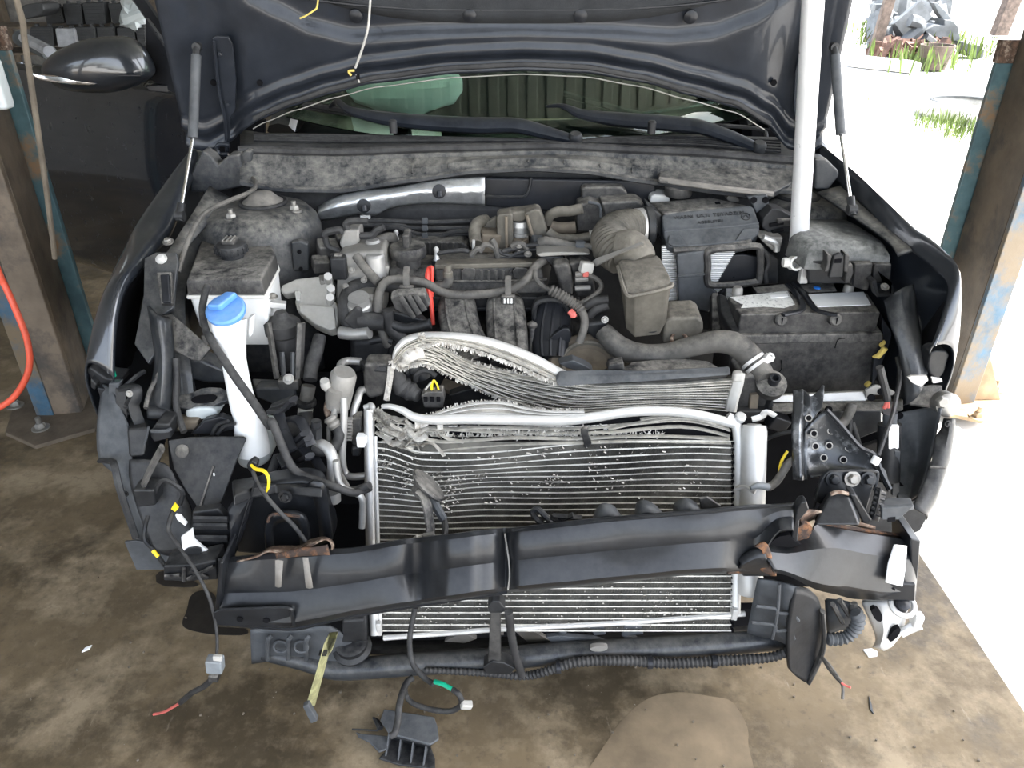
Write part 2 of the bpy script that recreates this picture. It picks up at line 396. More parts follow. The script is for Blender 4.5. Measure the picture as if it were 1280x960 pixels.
O('hydraulic_hose', g_tube(hp + [hp[-1] + V((-.02, 0, .4))], .008, 8), 'brown_dust', lp)
O('push_button_box', g_box(P(-8, 105, 2.2), (.06, .05, .13)), 'white_trans', lp, bev=.012)
rA, rB = PZ(1186, 512, 0), PZ(1216, 508, 0)
rp = column('lift_post', 'blue steel lift post standing in sunlight at the slab edge', rA, rB, rA + V((.03, .30, 0)),
    [PZ(1178, 520, 0), PZ(1228, 530, 0), PZ(1262, 500, 0), PZ(1240, 455, 0), PZ(1180, 470, 0)], 'base_tan', 1, 1.15, [PZ(1220, 526, 0), PZ(1241, 492, 0)])
for dy in (.02, .2):
    O('gusset', g_slab([rB + V((.004, dy, .016)), rB + V((.11, dy, .016)), rB + V((.004, dy, .22))], V((0, .012, 0))), 'base_tan', rp, bev=.002)
hz = TZ('p', '20,420 0,300', 0)
tag(O('air_hose', g_tube(T('z4', '-60,630 0,608 60,560 105,470 100,370 60,260 20,170 0,130 -40,20', (1.95, 2.05)), .0095, 10), 'orange_hose'), 'orange red rubber hose looping past the left lift post', 'hose')

# ---- stacked cases on a rack behind the open door
rk = thing('storage_rack', 'low steel rack carrying dark plastic cases behind the door mirror', 'rack', (-3.1, 5.6, 0))
for z_ in (.84, 1.0):
    O('shelf', g_box((-3.05, 5.75, z_), (1.9, .35, .015)), 'post_brown', rk, bev=.003)
for x_ in (-3.98, -2.12):
    for y_ in (5.6, 5.9): O('upright', g_box((x_, y_, .6), (.04, .04, 1.2)), 'post_brown', rk, bev=.003)
def case(fr, s, Y, matn, label):
    q = PX(fr, s); cx = sum(a[0] for a in q) / 4; cy = sum(a[1] for a in q) / 4
    g = g_plate(fr, s, Y, .09); r = thing('plastic_case', label, 'case', P(cx, max(a[1] for a in q), Y) + V((0, .045, 0)), 'cases on the rack behind the car')
    O('body', g, matn, r, bev=.006)
    a, b = P(q[0][0], q[0][1], Y), P(q[1][0], q[1][1], Y)
    for f in (.22, .78):
        O('lug', g_box(a.lerp(b, f) + V((0, .03, .006)), (.018, .03, .022)), 'case_black', r, bev=.003)
    d = P(q[3][0], q[3][1], Y) - a
    for k in range(5):
        O('rib', g_box(a.lerp(b, .5) + d * (.16 + .17 * k) + V((0, -.002, 0)), ((b - a).length * .84, .006, .006)), matn, r, bev=.001)
case('c7', '290,45 405,45 430,155 310,160', 5.6, 'case_black', 'black ribbed case, leftmost in the upper row above the mirror')
case('c7', '415,25 540,25 555,165 440,165', 5.58, 'case_black', 'black ribbed case, second in the upper row above the mirror')
case('c7', '545,20 690,15 705,160 570,165', 5.56, 'case_black', 'largest black ribbed case in the upper row above the mirror')
case('c7', '715,25 855,15 880,150 750,160', 5.6, 'case_black', 'black ribbed case at the right end of the upper row')
case('c7', '200,180 350,180 365,310 190,290', 5.45, 'case_black', 'wide black case at the left end of the lower row')
case('c7', '365,190 490,190 515,310 385,315', 5.42, 'case_grey', 'pale grey case in the lower row above the mirror')
case('c7', '495,180 630,180 640,260 515,275', 5.45, 'case_black', 'black case just right of the pale grey case')
case('c7', '640,180 765,178 770,260 650,262', 5.46, 'case_black', 'black case in the lower row over the mirror top')
case('c7', '775,185 890,185 910,300 790,300', 5.45, 'case_black', 'black case in the lower row, second from its right end')
case('c7', '900,185 965,185 970,310 920,310', 5.45, 'case_black', 'narrow black case at the right end of the lower row')
cp = P(172, 18, 5.5)
rag = [cp + V((random.uniform(-.09, .09), random.uniform(-.03, .03), random.uniform(-.08, .08))) for _ in range(14)]
tag(O('plastic_bag', g_tube(rag, [.02 + .03 * random.random() for _ in rag], 8, 3), 'white_trans'), 'crumpled clear plastic bag beside the upper row of cases', 'bag')
tag(O('storage_tub', g_slab(T('c7', '120,40 280,10 300,90 200,130 130,120', 5.3), (0, .2, 0), 1), 'case_black', bev=.01), 'rounded dark tub lying left of the stacked cases', 'tub')
tag(O('steel_tube', g_cyl(P(25, 48, 4.6), P(62, 66, 4.4), .04), 'scrap_grey'), 'grey steel tube lying slanted behind the mirror tip', 'tube')

# ---- yard at the right: kerb, scrap, weeds
def blob(c, sx, sy, sz, n=10, m=6, jit=.25):
    rings = []
    for i in range(m):
        t = math.pi * (i + .5) / m; rings.append([V(c) + V((math.cos(2*math.pi*k/n) * math.sin(t) * sx * random.uniform(1-jit, 1+jit), math.sin(2*math.pi*k/n) * math.sin(t) * sy * random.uniform(1-jit, 1+jit), math.cos(t) * sz)) for k in range(n)])
    return loft(rings)
k0, k1 = PZ(1061, 82, 0), PZ(1150, 92, 0)
tag(O('kerb', g_slab([k0, k1, k1 + V((0, .25, 0)), k0 + V((0, .25, 0))], (0, 0, .13)), 'kerb', bev=.02), 'pale concrete kerb in front of the scrap heap', 'kerb')
wp = PZ(1085, 76, 0)
tag(O('fence_post', g_slab([wp, wp + V((.14, 0, 0)), wp + V((.14, .1, 0)), wp + V((0, .1, 0))], (.12, 0, 1.4)), 'wood_post', bev=.01), 'dark weathered wooden post at the scrap heap', 'post')
wp2 = PZ(1243, 45, 0)
tag(O('fence_post', g_slab([wp2, wp2 + V((.25, 0, 0)), wp2 + V((.25, .2, 0)), wp2 + V((0, .2, 0))], (.25, 0, 2.2)), 'wood_post', bev=.01), 'dark leaning wooden post near the right lift post', 'post')
def scrap(name, label, fr, s, Y, th, m, soft=0, cat_='scrap'):
    return tag(O(name, g_plate(fr, s, Y, th, soft), m, bev=.01), label, cat_)
def ground_prop(name, label, px, py, h, wx, m, shape, cat_='scrap part'):
    b = PZ(px, py, 0); return b
# bracket and panels of scrap standing in the heap
def Yg(py): return PZ(640, py, 0).y
Ys = Yg(70)
scrap('stamped_metal', 'pale grey metal bracket with square holes on the scrap heap', 'c8', '560,220 640,180 700,185 700,140 760,150 800,190 820,290 760,300 690,290 640,265 580,260', Ys, .3, 'scrap_grey')
scrap('crumpled_metal', 'crumpled grey scrap panel at the right end of the heap', 'c8', '820,300 900,320 980,340 1000,420 920,430 870,390', Ys - .2, .35, 'scrap_grey', 1)
scrap('bent_metal', 'upright grey scrap arm sticking out of the heap', 'c8', '620,20 650,20 720,90 760,140 700,150 660,100', Ys + .1, .15, 'scrap_grey')
tag(O('scrap_hose', g_tube(T('c8', '370,340 450,270 520,210 510,170 450,150', Ys - .1), .09, 8), 'scrap_grey'), 'thick grey bent hose across the scrap heap', 'hose')
tag(O('scrap_pipe', g_tube(T('c8', '550,280 600,320 650,380', Ys - .3), .09, 8), 'case_black'), 'short black pipe slanting down the scrap heap', 'pipe')
tag(O('scrap_tub', g_lathe([(.16, 0), (.22, .3), (.20, .3), (.15, .02)], PZ(1165, 86, 0), n=14), 'wood_post'), 'dark round tub at the foot of the scrap heap', 'tub')
rub = []
for i in range(230):
    px, py = random.uniform(1086, 1182), random.uniform(52, 79)
    if py < 66 and random.random() < .5: continue
    b = PZ(px, py, 0); rub.append(g_box(b + V((0, 0, random.uniform(.03, .22))), (random.uniform(.05, .22), random.uniform(.05, .2), random.uniform(.03, .14)), (random.random() * 3, random.random() * 3, random.random() * 3)))
o = O('rubble', rub, 'scrap_brown', smooth=False, stuff=True); tag(o, 'reddish brown broken rubble covering the scrap heap', 'rubble')
heap = []
for i in range(130):
    px, py = random.uniform(1088, 1175), random.uniform(8, 62)
    b = PZ(px, py + 8, 0); heap.append(g_box(b + V((0, 0, random.uniform(.1, .5))), (random.uniform(.15, .5), random.uniform(.1, .3), random.uniform(.05, .2)), (random.random() * 3, random.random() * 3, random.random() * 3)))
o = O('scrap_pieces', heap, 'scrap_grey', smooth=False, stuff=True); tag(o, 'grey metal scrap pieces heaped behind the kerb', 'scrap')
def weeds(name, label, spots, h, n, m='weed'):
    gs = []
    for px, py, spread in spots:
        b = PZ(px, py, 0)
        for k in range(n):
            a = random.random() * 6.28; q = b + V((random.gauss(0, spread), random.gauss(0, spread), 0)); hh = h * random.uniform(.5, 1.2); lean = V((math.cos(a), math.sin(a), 0)) * hh * random.uniform(.1, .5)
            tp = q + lean + V((0, 0, hh)); sd = V((-math.sin(a), math.cos(a), 0)) * hh * .03
            gs.append(([q - sd, q + sd, q.lerp(tp, .6) + sd * 1.4 + V((0, 0, .06 * hh)), tp, q.lerp(tp, .6) - sd * 1.4 + V((0, 0, .06 * hh))], [(0, 1, 2, 3, 4)]))
    o = O(name, gs, m, smooth=False, stuff=True); return tag(o, label, 'weeds')
weeds('weeds', 'yellow green weeds sprouting through the scrap heap', [(1097, 60, .25), (1125, 45, .3), (1140, 85, .3), (1150, 84, .25), (1180, 60, .25), (1205, 72, .2), (1090, 45, .3)], .30, 70)
weeds('weeds', 'green weeds growing around the half buried tyre', [(1165, 158, .12), (1180, 160, .15), (1196, 158, .15), (1205, 168, .12), (1212, 172, .1), (1190, 172, .1)], .13, 60)
weeds('weeds', 'small green tufts on the bright yard beyond the hood', [(1078, 125, .03), (1086, 128, .03), (1102, 122, .02), (1148, 131, .02), (1240, 52, .2)], .06, 25)
tc = PZ(1195, 145, 0)
ty = thing('buried_tyre', 'pale half buried tyre ring among green weeds in the yard', 'tyre', tc)
O('tread', g_ring(tc + V((.1, .1, .06)), (0, 0, 1), .36, .075, 32, 10), 'kerb', ty); O('bead', g_ring(tc + V((.1, .1, .12)), (0, 0, 1), .30, .015, 32, 6), 'scrap_grey', ty)

# ---- marks and litter on the slab
tag(O('oil_stain', g_slab(TZ('z8', '690,330 740,310 790,330 800,440 900,450 905,480 760,475 670,455 660,430 680,390', .001), (0, 0, .0012), 2), 'oil'), 'black wet oil stain on the slab under the beam end', 'stain')
tag(O('oil_stain', g_slab(TZ('z8', '565,250 620,240 730,290 700,305 570,298', .001), (0, 0, .0012), 1), 'oil'), 'small black oil stain below the torn wheel-arch liner', 'stain')
tag(O('concrete_patch', g_slab(TZ('b5', '-330,1000 -260,900 -190,790 -90,700 30,680 140,700 215,710 250,760 280,820 275,880 300,960 300,1050 -300,1080', .0003), (0, 0, .0004), 2), 'pale_patch'), 'pale dry concrete patch at the bottom of the slab', 'patch')
for fr, s, lab in (('z8', '298,540 310,525 335,515 325,530', 'white sliver of plastic lying alone on the slab'), ('b5', '695,532 725,528 748,540 745,555 715,558', 'grey torn flake of liner below the white casting'),
                   ('b5', '715,700 725,730 732,765 720,750', 'pale scratch-like strip of film on the right slab')):
    tag(O('debris_flake', g_slab(TZ(fr, s, .0), (0, 0, .003)), 'label_white' if 'white' in lab else 'grey_plastic'), lab, 'debris')
gr = [g_box(V((random.uniform(-1.2, 1.1), random.uniform(.55, 1.9), .003)), (random.uniform(.002, .0055), random.uniform(.002, .005), .004), (0, 0, random.random() * 3)) for _ in range(170)]
tag(O('gravel_crumbs', gr, 'brown_dust', smooth=False, stuff=True), 'scattered pale grit and crumbs on the brown slab', 'grit')

# ================================================================ CAR BODY
car = thing('car', 'dark grey sedan with raised hood and stripped crashed front end', 'car', (.03, 2.2, 0))
# ---- hood
HP = Pl((0, 2.1, 1.0), (0, -.954, -.30))
def curve(s):
    q = sorted([tuple(map(float, t.split(','))) for t in s.split()])
    def f(x):
        if x <= q[0][0]: return q[0][1]
        for a, b in zip(q, q[1:]):
            if x <= b[0]:
                t = (x - a[0]) / (b[0] - a[0]); t = t * t * (3 - 2 * t) * .35 + t * .65
                return a[1] + (b[1] - a[1]) * t
        return q[-1][1]
    return f
arc = curve('236,178 262,188 290,178 306,163 330,149 370,133 420,117 471,104 568,92 654,88 729,91 798,103 860,120 919,136 957,158 985,186 1005,190 1024,178')
ridge = curve('215,-120 270,-60 309,0 344,17 388,38 440,50 530,45 640,43 760,45 840,50 891,45 943,27 988,0 1030,-60 1085,-120')
def sst(a, b, x):
    t = max(0, min(1, (x - a) / (b - a))); return t * t * (3 - 2 * t)
rows = []
NW, NH = 200, 90
for j in range(NH + 1):
    r = []
    for i in range(NW + 1):
        s = i / NW; tj = j / NH
        x = 236 + (1024 - 236) * s; yb = arc(x); yt = -330
        y = yb + (yt - yb) * tj ** 1.25
        k = (178 - min(y, 178)) / 178.0                       # hood widens towards its raised front edge
        x = 640 - 6 + (x - 634) * (1 + k * .097)
        p = HP.hit(x, y); d = y - ridge(x); e = yb - y
        h = -.020 * sst(8, -14, d)                              # liner field set back behind the ridge
        h += .006 * math.exp(-((e - 3) / 4.0) ** 2)            # hemmed rear lip
        h += -.009 * math.exp(-((e - 13) / 6.0) ** 2) + .007 * math.exp(-((e - 27) / 6.0) ** 2) - .004 * math.exp(-((e - 36) / 4.0) ** 2)
        side = min(s, 1 - s); h += .02 * sst(.05, .0, side) - .012 * math.exp(-((side - .075) / .02) ** 2)
        r.append(p + HP.n * h)
    rows.append(r)
hood = O('hood', g_grid(rows), 'hood_inner', car, solid=.02, ang=60)
pad = []
for j in range(16):
    r = []
    for i in range(61):
        x = 330 + 640 * i / 60; e = abs(i - 30) / 30
        y = (33 - 60 * e ** 3) - j * 16 - (j == 0) * 0
        r.append(HP.hit(x, y) + HP.n * (-.012 - .004 * (j == 0) + (.004 if j == 1 else 0)))
    pad.append(r)
O('hood_liner', g_grid(pad), 'hood_pad', hood, solid=.008)
O('liner_seam', g_tube([HP.hit(x, 15 - 25 * abs((x - 650) / 320) ** 3) + HP.n * -.0105 for x in range(370, 940, 15)], .003, 6, 1), 'black_clean', hood)
for a in ((444, 22), (587, 22), (726, 22), (864, 23)):
    O('liner_clip', g_lathe([(.016, -.004), (.016, .001), (.010, .005), (.0, .006)], HP.hit(*a) + HP.n * -.008, HP.n, 18), 'black_clean', hood)
for a in ((325, 103), (267, 103), (967, 103)):
    O('drain_hole', g_lathe([(.0075, -.004), (.0075, .0008)], HP.hit(*a) + HP.n * .003, HP.n, 16), 'void', hood)
lip = [HP.hit(x, arc(x) + 1.5) + HP.n * .014 for x in range(318, 966, 12)]
O('lip_glint', g_tube(lip, .0015, 6, 2), 'steel', hood)  # pale line painting the glint along the hood's rear flange
O('hood_seal', g_tube([HP.hit(x, arc(x) - 9) + HP.n * .006 for x in range(318, 966, 14)], .006, 8, 2, flat=(1, .6)), 'rubber', hood)
# hinges
hl = O('hinge_arm', [g_plate('z1', '770,140 785,132 830,135 846,165 858,300 855,400 838,430 832,560 818,560 815,440 795,360 782,260', Pl(HP.p + HP.n * .022, HP.n), .008)], 'hood_inner', car, bev=.002)
O('hinge_flange', g_tube(T('z1', '778,150 788,260 800,350 818,440 824,560', Pl(HP.p + HP.n * .03, HP.n)), .004, 6), 'hood_inner', hl)
hr = O('hinge_arm', [g_plate('z3', '480,135 500,128 520,140 520,560 468,572 450,520 462,460 442,400 448,260', Pl(HP.p + HP.n * .022, HP.n), .008)], 'hood_inner', car, bev=.002)
for o_, pts in ((hl, ((278, 62), (287, 124))), (hr, ((1001, 124), (1004, 62)))):
    for a in pts: bolt(o_, HP.hit(*a) + HP.n * .023, HP.n, .0065, 'hood_inner')
O('hinge_loop', g_tube(T('z1', '830,560 800,560 788,540 800,525 835,528', 2.05), .006, 8), 'hood_inner', hl)
# gas struts
def strut(a, b, c, ra):
    g = O('gas_strut', g_cyl(a, b, ra, 18), 'grey_plastic', car)
    O('rod', g_cyl(b, c, ra * .36, 12), 'chrome', g); d = (a - c).normalized()
    O('end_fitting', [g_cyl(c - d * .012, c + d * .03, ra * .8, 12), g_lathe([(ra * 1.0, -.01), (ra, .01)], c, (1, 0, 0), 12)], 'black', g)
    O('end_fitting', [g_cyl(a - d * .002, a + d * .025, ra * .75, 12), g_lathe([(ra * .9, -.008), (ra * .9, .008)], a + d * .02, (0, 1, 0), 12)], 'black', g)
strut(HP.hit(254, 55) + HP.n * .06, P(241, 172, 1.87), P(225, 270, 1.74), .0115)
strut(HP.hit(1035, 55) + HP.n * .06, P(1051, 168, 1.87), P(1065, 262, 1.74), .0115)
# ---- windshield, dash, roof
def wb(x): return V((x, 2.24 + .30 * (abs(x - .02) / .74) ** 2, 1.0 + .02 * (abs(x) / .74) ** 2))
gl = []
for j in range(9):
    t = j / 8; gl.append([wb(.02 + (.74 - .10 * t) * (i / 12 - 1)) * 1.0 + V((0, .85 * t - .05 * t * t, .50 * t - .04 * t * t)) for i in range(25)])
ws = O('windshield', g_grid(gl), 'glass', car, solid=.004)
O('glass_border', g_grid([[wb(.02 + .74 * (i / 12 - 1)) + V((0, t * .85 + .003, t * .5 - .006)) for i in range(25)] for t in (0, .05, .10)]), 'void', ws)
O('dashboard', g_grid([[wb(.02 + .72 * (i / 12 - 1)) + V((0, .06 + .55 * t, -.06 + .02 * math.sin(3 * t))) for i in range(25)] for t in (0, .25, .5, .75, 1)]), 'dash', car, solid=.02)
bag = []
bc = P(505, 106, 2.60)
for i in range(8):
    t = math.pi * (i + .5) / 8; bag.append([bc + V((-math.cos(t) * .19, math.cos(a) * math.sin(t) * .07 * (1 + .2 * math.sin(5 * a + i)), math.sin(a) * math.sin(t) * .095 * (1 + .12 * math.sin(3 * a + 2 * i)))) for a in [2 * math.pi * k / 18 for k in range(18)]])
O('airbag', loft(bag), 'cloth_white', car, label='limp white airbag behind the glass')
O('roof', g_grid([[V((.02 + .62 * s, 3.05 + 1.1 * t, 1.45 + .04 * math.sin(math.pi * t) - .02 * s * s)) for s in (-1, -.5, 0, .5, 1)] for t in (0, .33, .66, 1)], 3, 3), 'paint', car, solid=.02)
for sx in (-1, 1):
    a = wb(.02 + .76 * sx); O('pillar', g_tube([a + V((0, -.02, -.05)), a + V((-.04 * sx, .4, .23)), a + V((-.12 * sx, .82, .46))], .035, 8, flat=(1, 1.3)), 'paint', car)
O('cabin_back', g_box((.02, 3.9, 1.1), (1.66, .04, .7)), 'dash', car)
O('cabin_floor', g_box((.02, 3.2, .55), (1.5, 1.4, .04)), 'dash', car)
# moulding along the windshield bottom corners
O('windshield_moulding', g_tube(T('z3', '0,445 150,455 320,470 345,505 370,555', (2.32, 2.2)), .006, 6), 'rubber', car)
# ---- wipers
def wiper(armpts, Ya, r, blade, Yb, label):
    w_ = O('wiper_arm', g_tube(T('p', armpts, Ya), [a_ * 1.35 for a_ in r], 10, 5, flat=(.8, 1)), 'hood_inner', car, label=label)
    b_ = T('p', blade, Yb); O('wiper_blade', [g_tube(b_, .008, 6, 4, flat=(1.2, .7)), g_tube([p + V((0, 0, -.012)) for p in b_], .004, 5, 4)], 'rubber', w_)
    e = T('p', armpts, Ya)[-1]; O('pivot_cap', g_lathe([(.02, -.02), (.02, .012), (.014, .02)], e, (0, -.3, 1), 16), 'black', w_)
wiper('412,134 421,127 427,131 440,139 480,148 540,154 600,157 645,157 680,165 719,175', (2.34, 2.16), [.004, .008, .008, .010, .016, .019, .020, .018, .016, .010], '378,130 430,138 470,142 512,146', (2.45, 2.36), 'left wiper arm')
wiper('683,133 700,132 712,136 728,143 770,149 820,153 862,157 880,160 915,172 948,186', (2.34, 2.13), [.004, .006, .009, .013, .018, .020, .019, .017, .016, .012], '704,117 750,130 802,144 840,152', (2.50, 2.40), 'right wiper arm')
O('cowl_stud', g_lathe([(.011, 0), (.011, .03), (.007, .034)], P(492, 166, 2.12), n=14), 'black', car)
O('cowl_stud', g_lathe([(.011, 0), (.011, .03), (.007, .034)], P(814, 167, 2.12), n=14), 'black', car)
# ---- cowl panel
def cv(s): 
    f = curve(s); return f
c_rear = cv('300,162 330,166 420,167 640,172 730,174 760,170 860,168 1000,172')
c_up = cv('300,178 420,180 640,178 860,184 1000,196')
c_seal0 = cv('296,186 420,189 557,184 695,181 860,188 1005,200')
c_seal1 = cv('296,192 420,195 557,190 695,187 860,195 1005,207')
c_low = cv('298,228 350,237 420,238 523,224 592,214 667,211 729,214 819,228 900,236 1005,240')
def crow(f, Y, dz=0, dy=0, x0=300, x1=1003): return [P(x0 + (x1 - x0) * i / 50, f(x0 + (x1 - x0) * i / 50) + dz, Y(x0 + (x1 - x0) * i / 50) + dy) for i in range(51)]
bow = lambda Y0: (lambda x: Y0 - .05 * ((x - 650) / 350) ** 2)
cowl = O('cowl_panel', g_grid([crow(c_seal0, bow(2.10)), crow(c_seal1, bow(2.06), 1), crow(c_seal1, bow(2.055), 6), crow(c_low, bow(2.02), -14), crow(c_low, bow(2.0)), crow(c_low, bow(2.0), 3, .02)], 1, 1), 'body_dusty', car, solid=.006, ang=20)
O('cowl_rear', g_grid([crow(c_rear, bow(2.24)), crow(c_rear, bow(2.23), 3), crow(c_up, bow(2.15), 0), crow(c_seal0, bow(2.10))]), 'black', cowl, solid=.006, ang=20)
for k_ in range(5): O('cowl_slat', g_tube([a.lerp(b, .12 + .18 * k_) + V((0, -.004, .004)) for a, b in zip(crow(c_rear, bow(2.23), 3, 0, 318, 975), crow(c_up, bow(2.15), 0, 0, 318, 975))], .0035, 5, 1), 'rubber', cowl)
O('cowl_seal', g_tube([(a + b) / 2 + V((0, -.01, .004)) for a, b in zip(crow(c_seal0, bow(2.10)), crow(c_seal1, bow(2.07)))], .012, 8, 1), 'rubber', cowl)
O('cowl_lip', g_tube(crow(c_low, bow(1.995), 0), .008, 6, 1), 'body_dusty', cowl)
for x in (470, 515, 560, 610, 660, 705, 750, 790):
    O('cowl_rib', g_tube([P(x, c_seal1(x) + 9, 2.045), P(x, c_low(x) - 8, 1.995)], .0025, 5), 'body_dusty', cowl)
for x in range(470, 790, 28):
    y = (c_seal1(x) + c_low(x)) / 2 + 2; O('cowl_scoring', g_tube([P(x, y, 2.02), P(x + 22, y, 2.02)], .0018, 5), 'rubber', cowl)
O('cowl_bracket', g_plate('z1', '690,640 700,620 735,545 770,570 790,600 830,565 870,560 880,620 880,680 780,700 690,700', 1.98, .05), 'body_dusty', car, bev=.006)
O('cowl_bracket', g_plate('z3', '520,575 560,575 605,620 610,640 570,690 520,690', 1.95, .05), 'body_dusty', car, bev=.006)
O('cowl_end_block', g_plate('z1', '868,570 895,545 915,548 915,590 870,605', 2.0, .05), 'body_dusty', car, bev=.006)
cc = T('z6', '296,80,1.96 300,52,2.0 345,36,2.03 440,32,2.04 540,20,2.05 585,-40,2.1 650,-45,2.1 800,-20,2.1 930,0,2.05 935,60,2.0 880,110,1.96 800,150,1.92 700,140,1.90 560,125,1.9 400,105,1.93')
O('cowl_side_cover', g_slab(cc, (0, .012, -.02)), 'body_dusty', car, bev=.004, label='bent dusty cowl corner cover')
O('cover_edge', g_tube([p + V((0, -.004, 0)) for p in T('z6', '298,84,1.95 400,100,1.925 560,122,1.895 700,138,1.895 800,150,1.915')], .007, 6), 'dusty_light', car)
O('cover_face', g_plate('z6', '300,90 420,106 560,128 700,142 800,155 790,175 600,150 440,122 300,100', 1.93, .02), 'black_dusty', car)
# ---- firewall, black sheets added as shade in the bay
O('firewall', g_grid([[P(x, 205, 2.06) for x in range(290, 1011, 40)], [P(x, 232, 2.05) for x in range(290, 1011, 40)], [P(x, 262, 2.03) for x in range(290, 1011, 40)], [P(x, 300, 2.03) for x in range(290, 1011, 40)], [P(x, 560, 2.02) for x in range(290, 1011, 40)]], 1, 2), 'rubber', car, solid=.02)
O('bay_shade', g_box((.08, 1.68, .20), (1.34, .72, .02)), 'void', car)  # black sheet added below the engine in place of deep shade
O('shade_sheet', g_slab(T('p', '375,390 480,390 480,485 375,485', 1.80), (0, .02, 0)), 'void', car)  # black sheet added to keep the gap beside the engine dark
O('shade_sheet', g_slab(T('p', '205,470 470,470 470,640 330,640 215,640', 1.60), (0, .02, 0)), 'void', car)  # black sheet standing in for shade behind the left corner
O('gap_shade', g_slab(T('p', '232,150 330,150 330,262 262,262', 2.34), (0, .02, 0)), 'void', car)  # dark backing added as shade in the gap between cowl and fender
O('gap_shade', g_slab(T('p', '940,160 1000,165 1004,250 940,262', 2.34), (0, .02, 0)), 'void', car)  # same added dark backing at the yard side
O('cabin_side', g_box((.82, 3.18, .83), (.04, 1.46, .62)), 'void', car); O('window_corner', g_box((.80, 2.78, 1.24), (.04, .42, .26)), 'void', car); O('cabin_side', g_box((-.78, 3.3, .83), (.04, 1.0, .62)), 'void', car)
fw = O('firewall_panel', g_plate('p', '605,222 820,226 820,262 730,268 660,262 606,258', 2.015, .02), 'black_clean', car, bev=.006)
O('panel_bead', g_tube(T('p', '606,245 650,246 660,240 664,222', 2.008), .004, 6), 'black', fw)
hs = O('heat_shield', g_grid([T('p', x, y) for x, y in (('398,258 420,246 455,238 489,235 523,229 557,224 606,221', 1.985), ('397,266 420,259 455,252 489,246 523,241 557,239 606,238', 1.965), ('399,276 420,273 447,268 468,270 489,260 533,255 606,257', 1.985))], 5, 4), 'foil', car, solid=.004, label='crinkled silver foil heat shield')
for a in ((455, 257), (549, 239)):
    O('plug', [g_lathe([(.018, 0), (.018, .006), (.010, .008)], P(*a, 1.968), (0, -1, .1), 18), g_tube([P(a[0], a[1], 1.96), P(a[0] + 1, a[1] + 7, 1.955)], .007, 8)], 'black_clean', hs)
O('tag', g_box(P(457, 273, 1.97), (.026, .006, .016)), 'alu_white', hs)
# ---- strut towers and aprons
def tower(c, label, mirror, k=1.0):
    t = O('strut_tower', g_lathe([(r_ * k, h_) for r_, h_ in [(.07, -.002), (.10, -.004), (.125, -.014), (.145, -.035), (.152, -.06), (.155, -.12), (.158, -.30), (.16, -.42)]], c, n=40), 'body_dusty', car, label=label)
    O('tower_cap', g_lathe([(.052, -.005), (.050, .004), (.040, .010), (.026, .024), (.012, .028), (.0, .028)], c + V((.012 * mirror, .02, 0)), n=28), 'dusty_light', t)
    O('cap_gasket', g_ring(c + V((.012 * mirror, .02, 0)), (0, 0, 1), .055, .006), 'rubber', t)
    for dx, dy in ((-.035, -.085), (.10, -.02)):
        q = c + V((dx, dy, -.012)); O('tower_nut', [g_lathe([(.018, 0), (.018, .006)], q, n=16), g_hex(q + V((0, 0, .006)), (0, 0, 1), .012, .012), g_cyl(q + V((0, 0, .01)), q + V((0, 0, .028)), .006, 10)], 'steel', t)
    return t
tl = P(320, 256, 1.88); tr = P(1005, 247, 2.0)
t1 = tower(tl, 'left strut tower', 1); t2 = tower(tr, 'right strut tower', -1, .78)
O('tower_bracket', g_plate('b8', '570,490 620,480 660,500 665,640 585,640', P(370, 310, 1.76).y, .02), 'apron', t1, bev=.006)
for a in ((374, 315), (376, 336)): O('bracket_hole', g_lathe([(.005, -.001), (.005, .0015)], P(*a, 1.758), (0, -1, 0), 12), 'void', t1)
O('tower_cable', g_tube(T('b8', '375,140,2.0 385,170,1.97 400,200,1.9 370,240,1.8 250,290,1.75 150,340,1.7 90,420,1.66 40,540,1.62 10,640,1.58'), .0055, 8), 'rubber_grey', car)
O('cable_grommet', g_lathe([(.018, 0), (.016, .012)], P(316, 219, 2.0), (0, -1, .2), 16), 'rubber_grey', car)
ap = O('apron', g_grid([T('p', '262,240,1.95 225,290,1.8 205,340,1.62 200,400,1.5 205,460,1.42 210,540,1.38'), T('p', '300,255,1.93 262,300,1.8 235,345,1.62 232,410,1.5 240,470,1.42 245,540,1.38'), T('p', '300,330,1.93 262,380,1.8 240,430,1.62 240,480,1.5 248,520,1.44 250,560,1.4')], 4, 2), 'apron', car, solid=.008)
O('apron', g_grid([T('p', '1060,262,1.98 1120,300,1.80 1145,360,1.64 1150,430,1.54 1145,500,1.48'), T('p', '1050,290,2.0 1100,330,1.88 1120,380,1.72 1124,440,1.60 1120,510,1.52'), T('p', '1050,380,2.0 1100,430,1.88 1114,470,1.72 1117,510,1.60 1114,550,1.52')], 4, 2), 'apron', car, solid=.008)
# ---- fenders
def fender(inner, sil, dx, label):
    a = T('p', inner); b = T('p', sil)
    mid = [p.lerp(q, .55) + V((0, 0, .012)) for p, q in zip(a, b)]
    r3 = [q + V((dx * .012, .0, -.06)) for q in b]; r4 = [q + V((dx * .012, .02, -.20)) for q in b]; r5 = [q + V((-dx * .01, .05, -.42)) for q in b]
    a0 = [p + V((-dx * .004, 0, -.02)) for p in a]
    f = O('fender', g_grid([a0, a, mid, b, r3, r4, r5], 5, 3), 'paint', car, solid=.004, label=label, ang=70)
    O('fender_edge', g_tube([p + V((0, -.001, 0)) for p in a], .0032, 6, 6), 'paint_clean', f)
    return f
fl = fender('254,187,2.12 232,222,1.95 208,283,1.76 191,302,1.66 167,330,1.55 148,357,1.47 138,403,1.41 136,466,1.37', '247,182,2.12 206,234,1.95 172,282,1.76 157,313,1.66 140,350,1.55 126,384,1.47 115,425,1.42 109,458,1.38', -1, 'fender beside the open door')
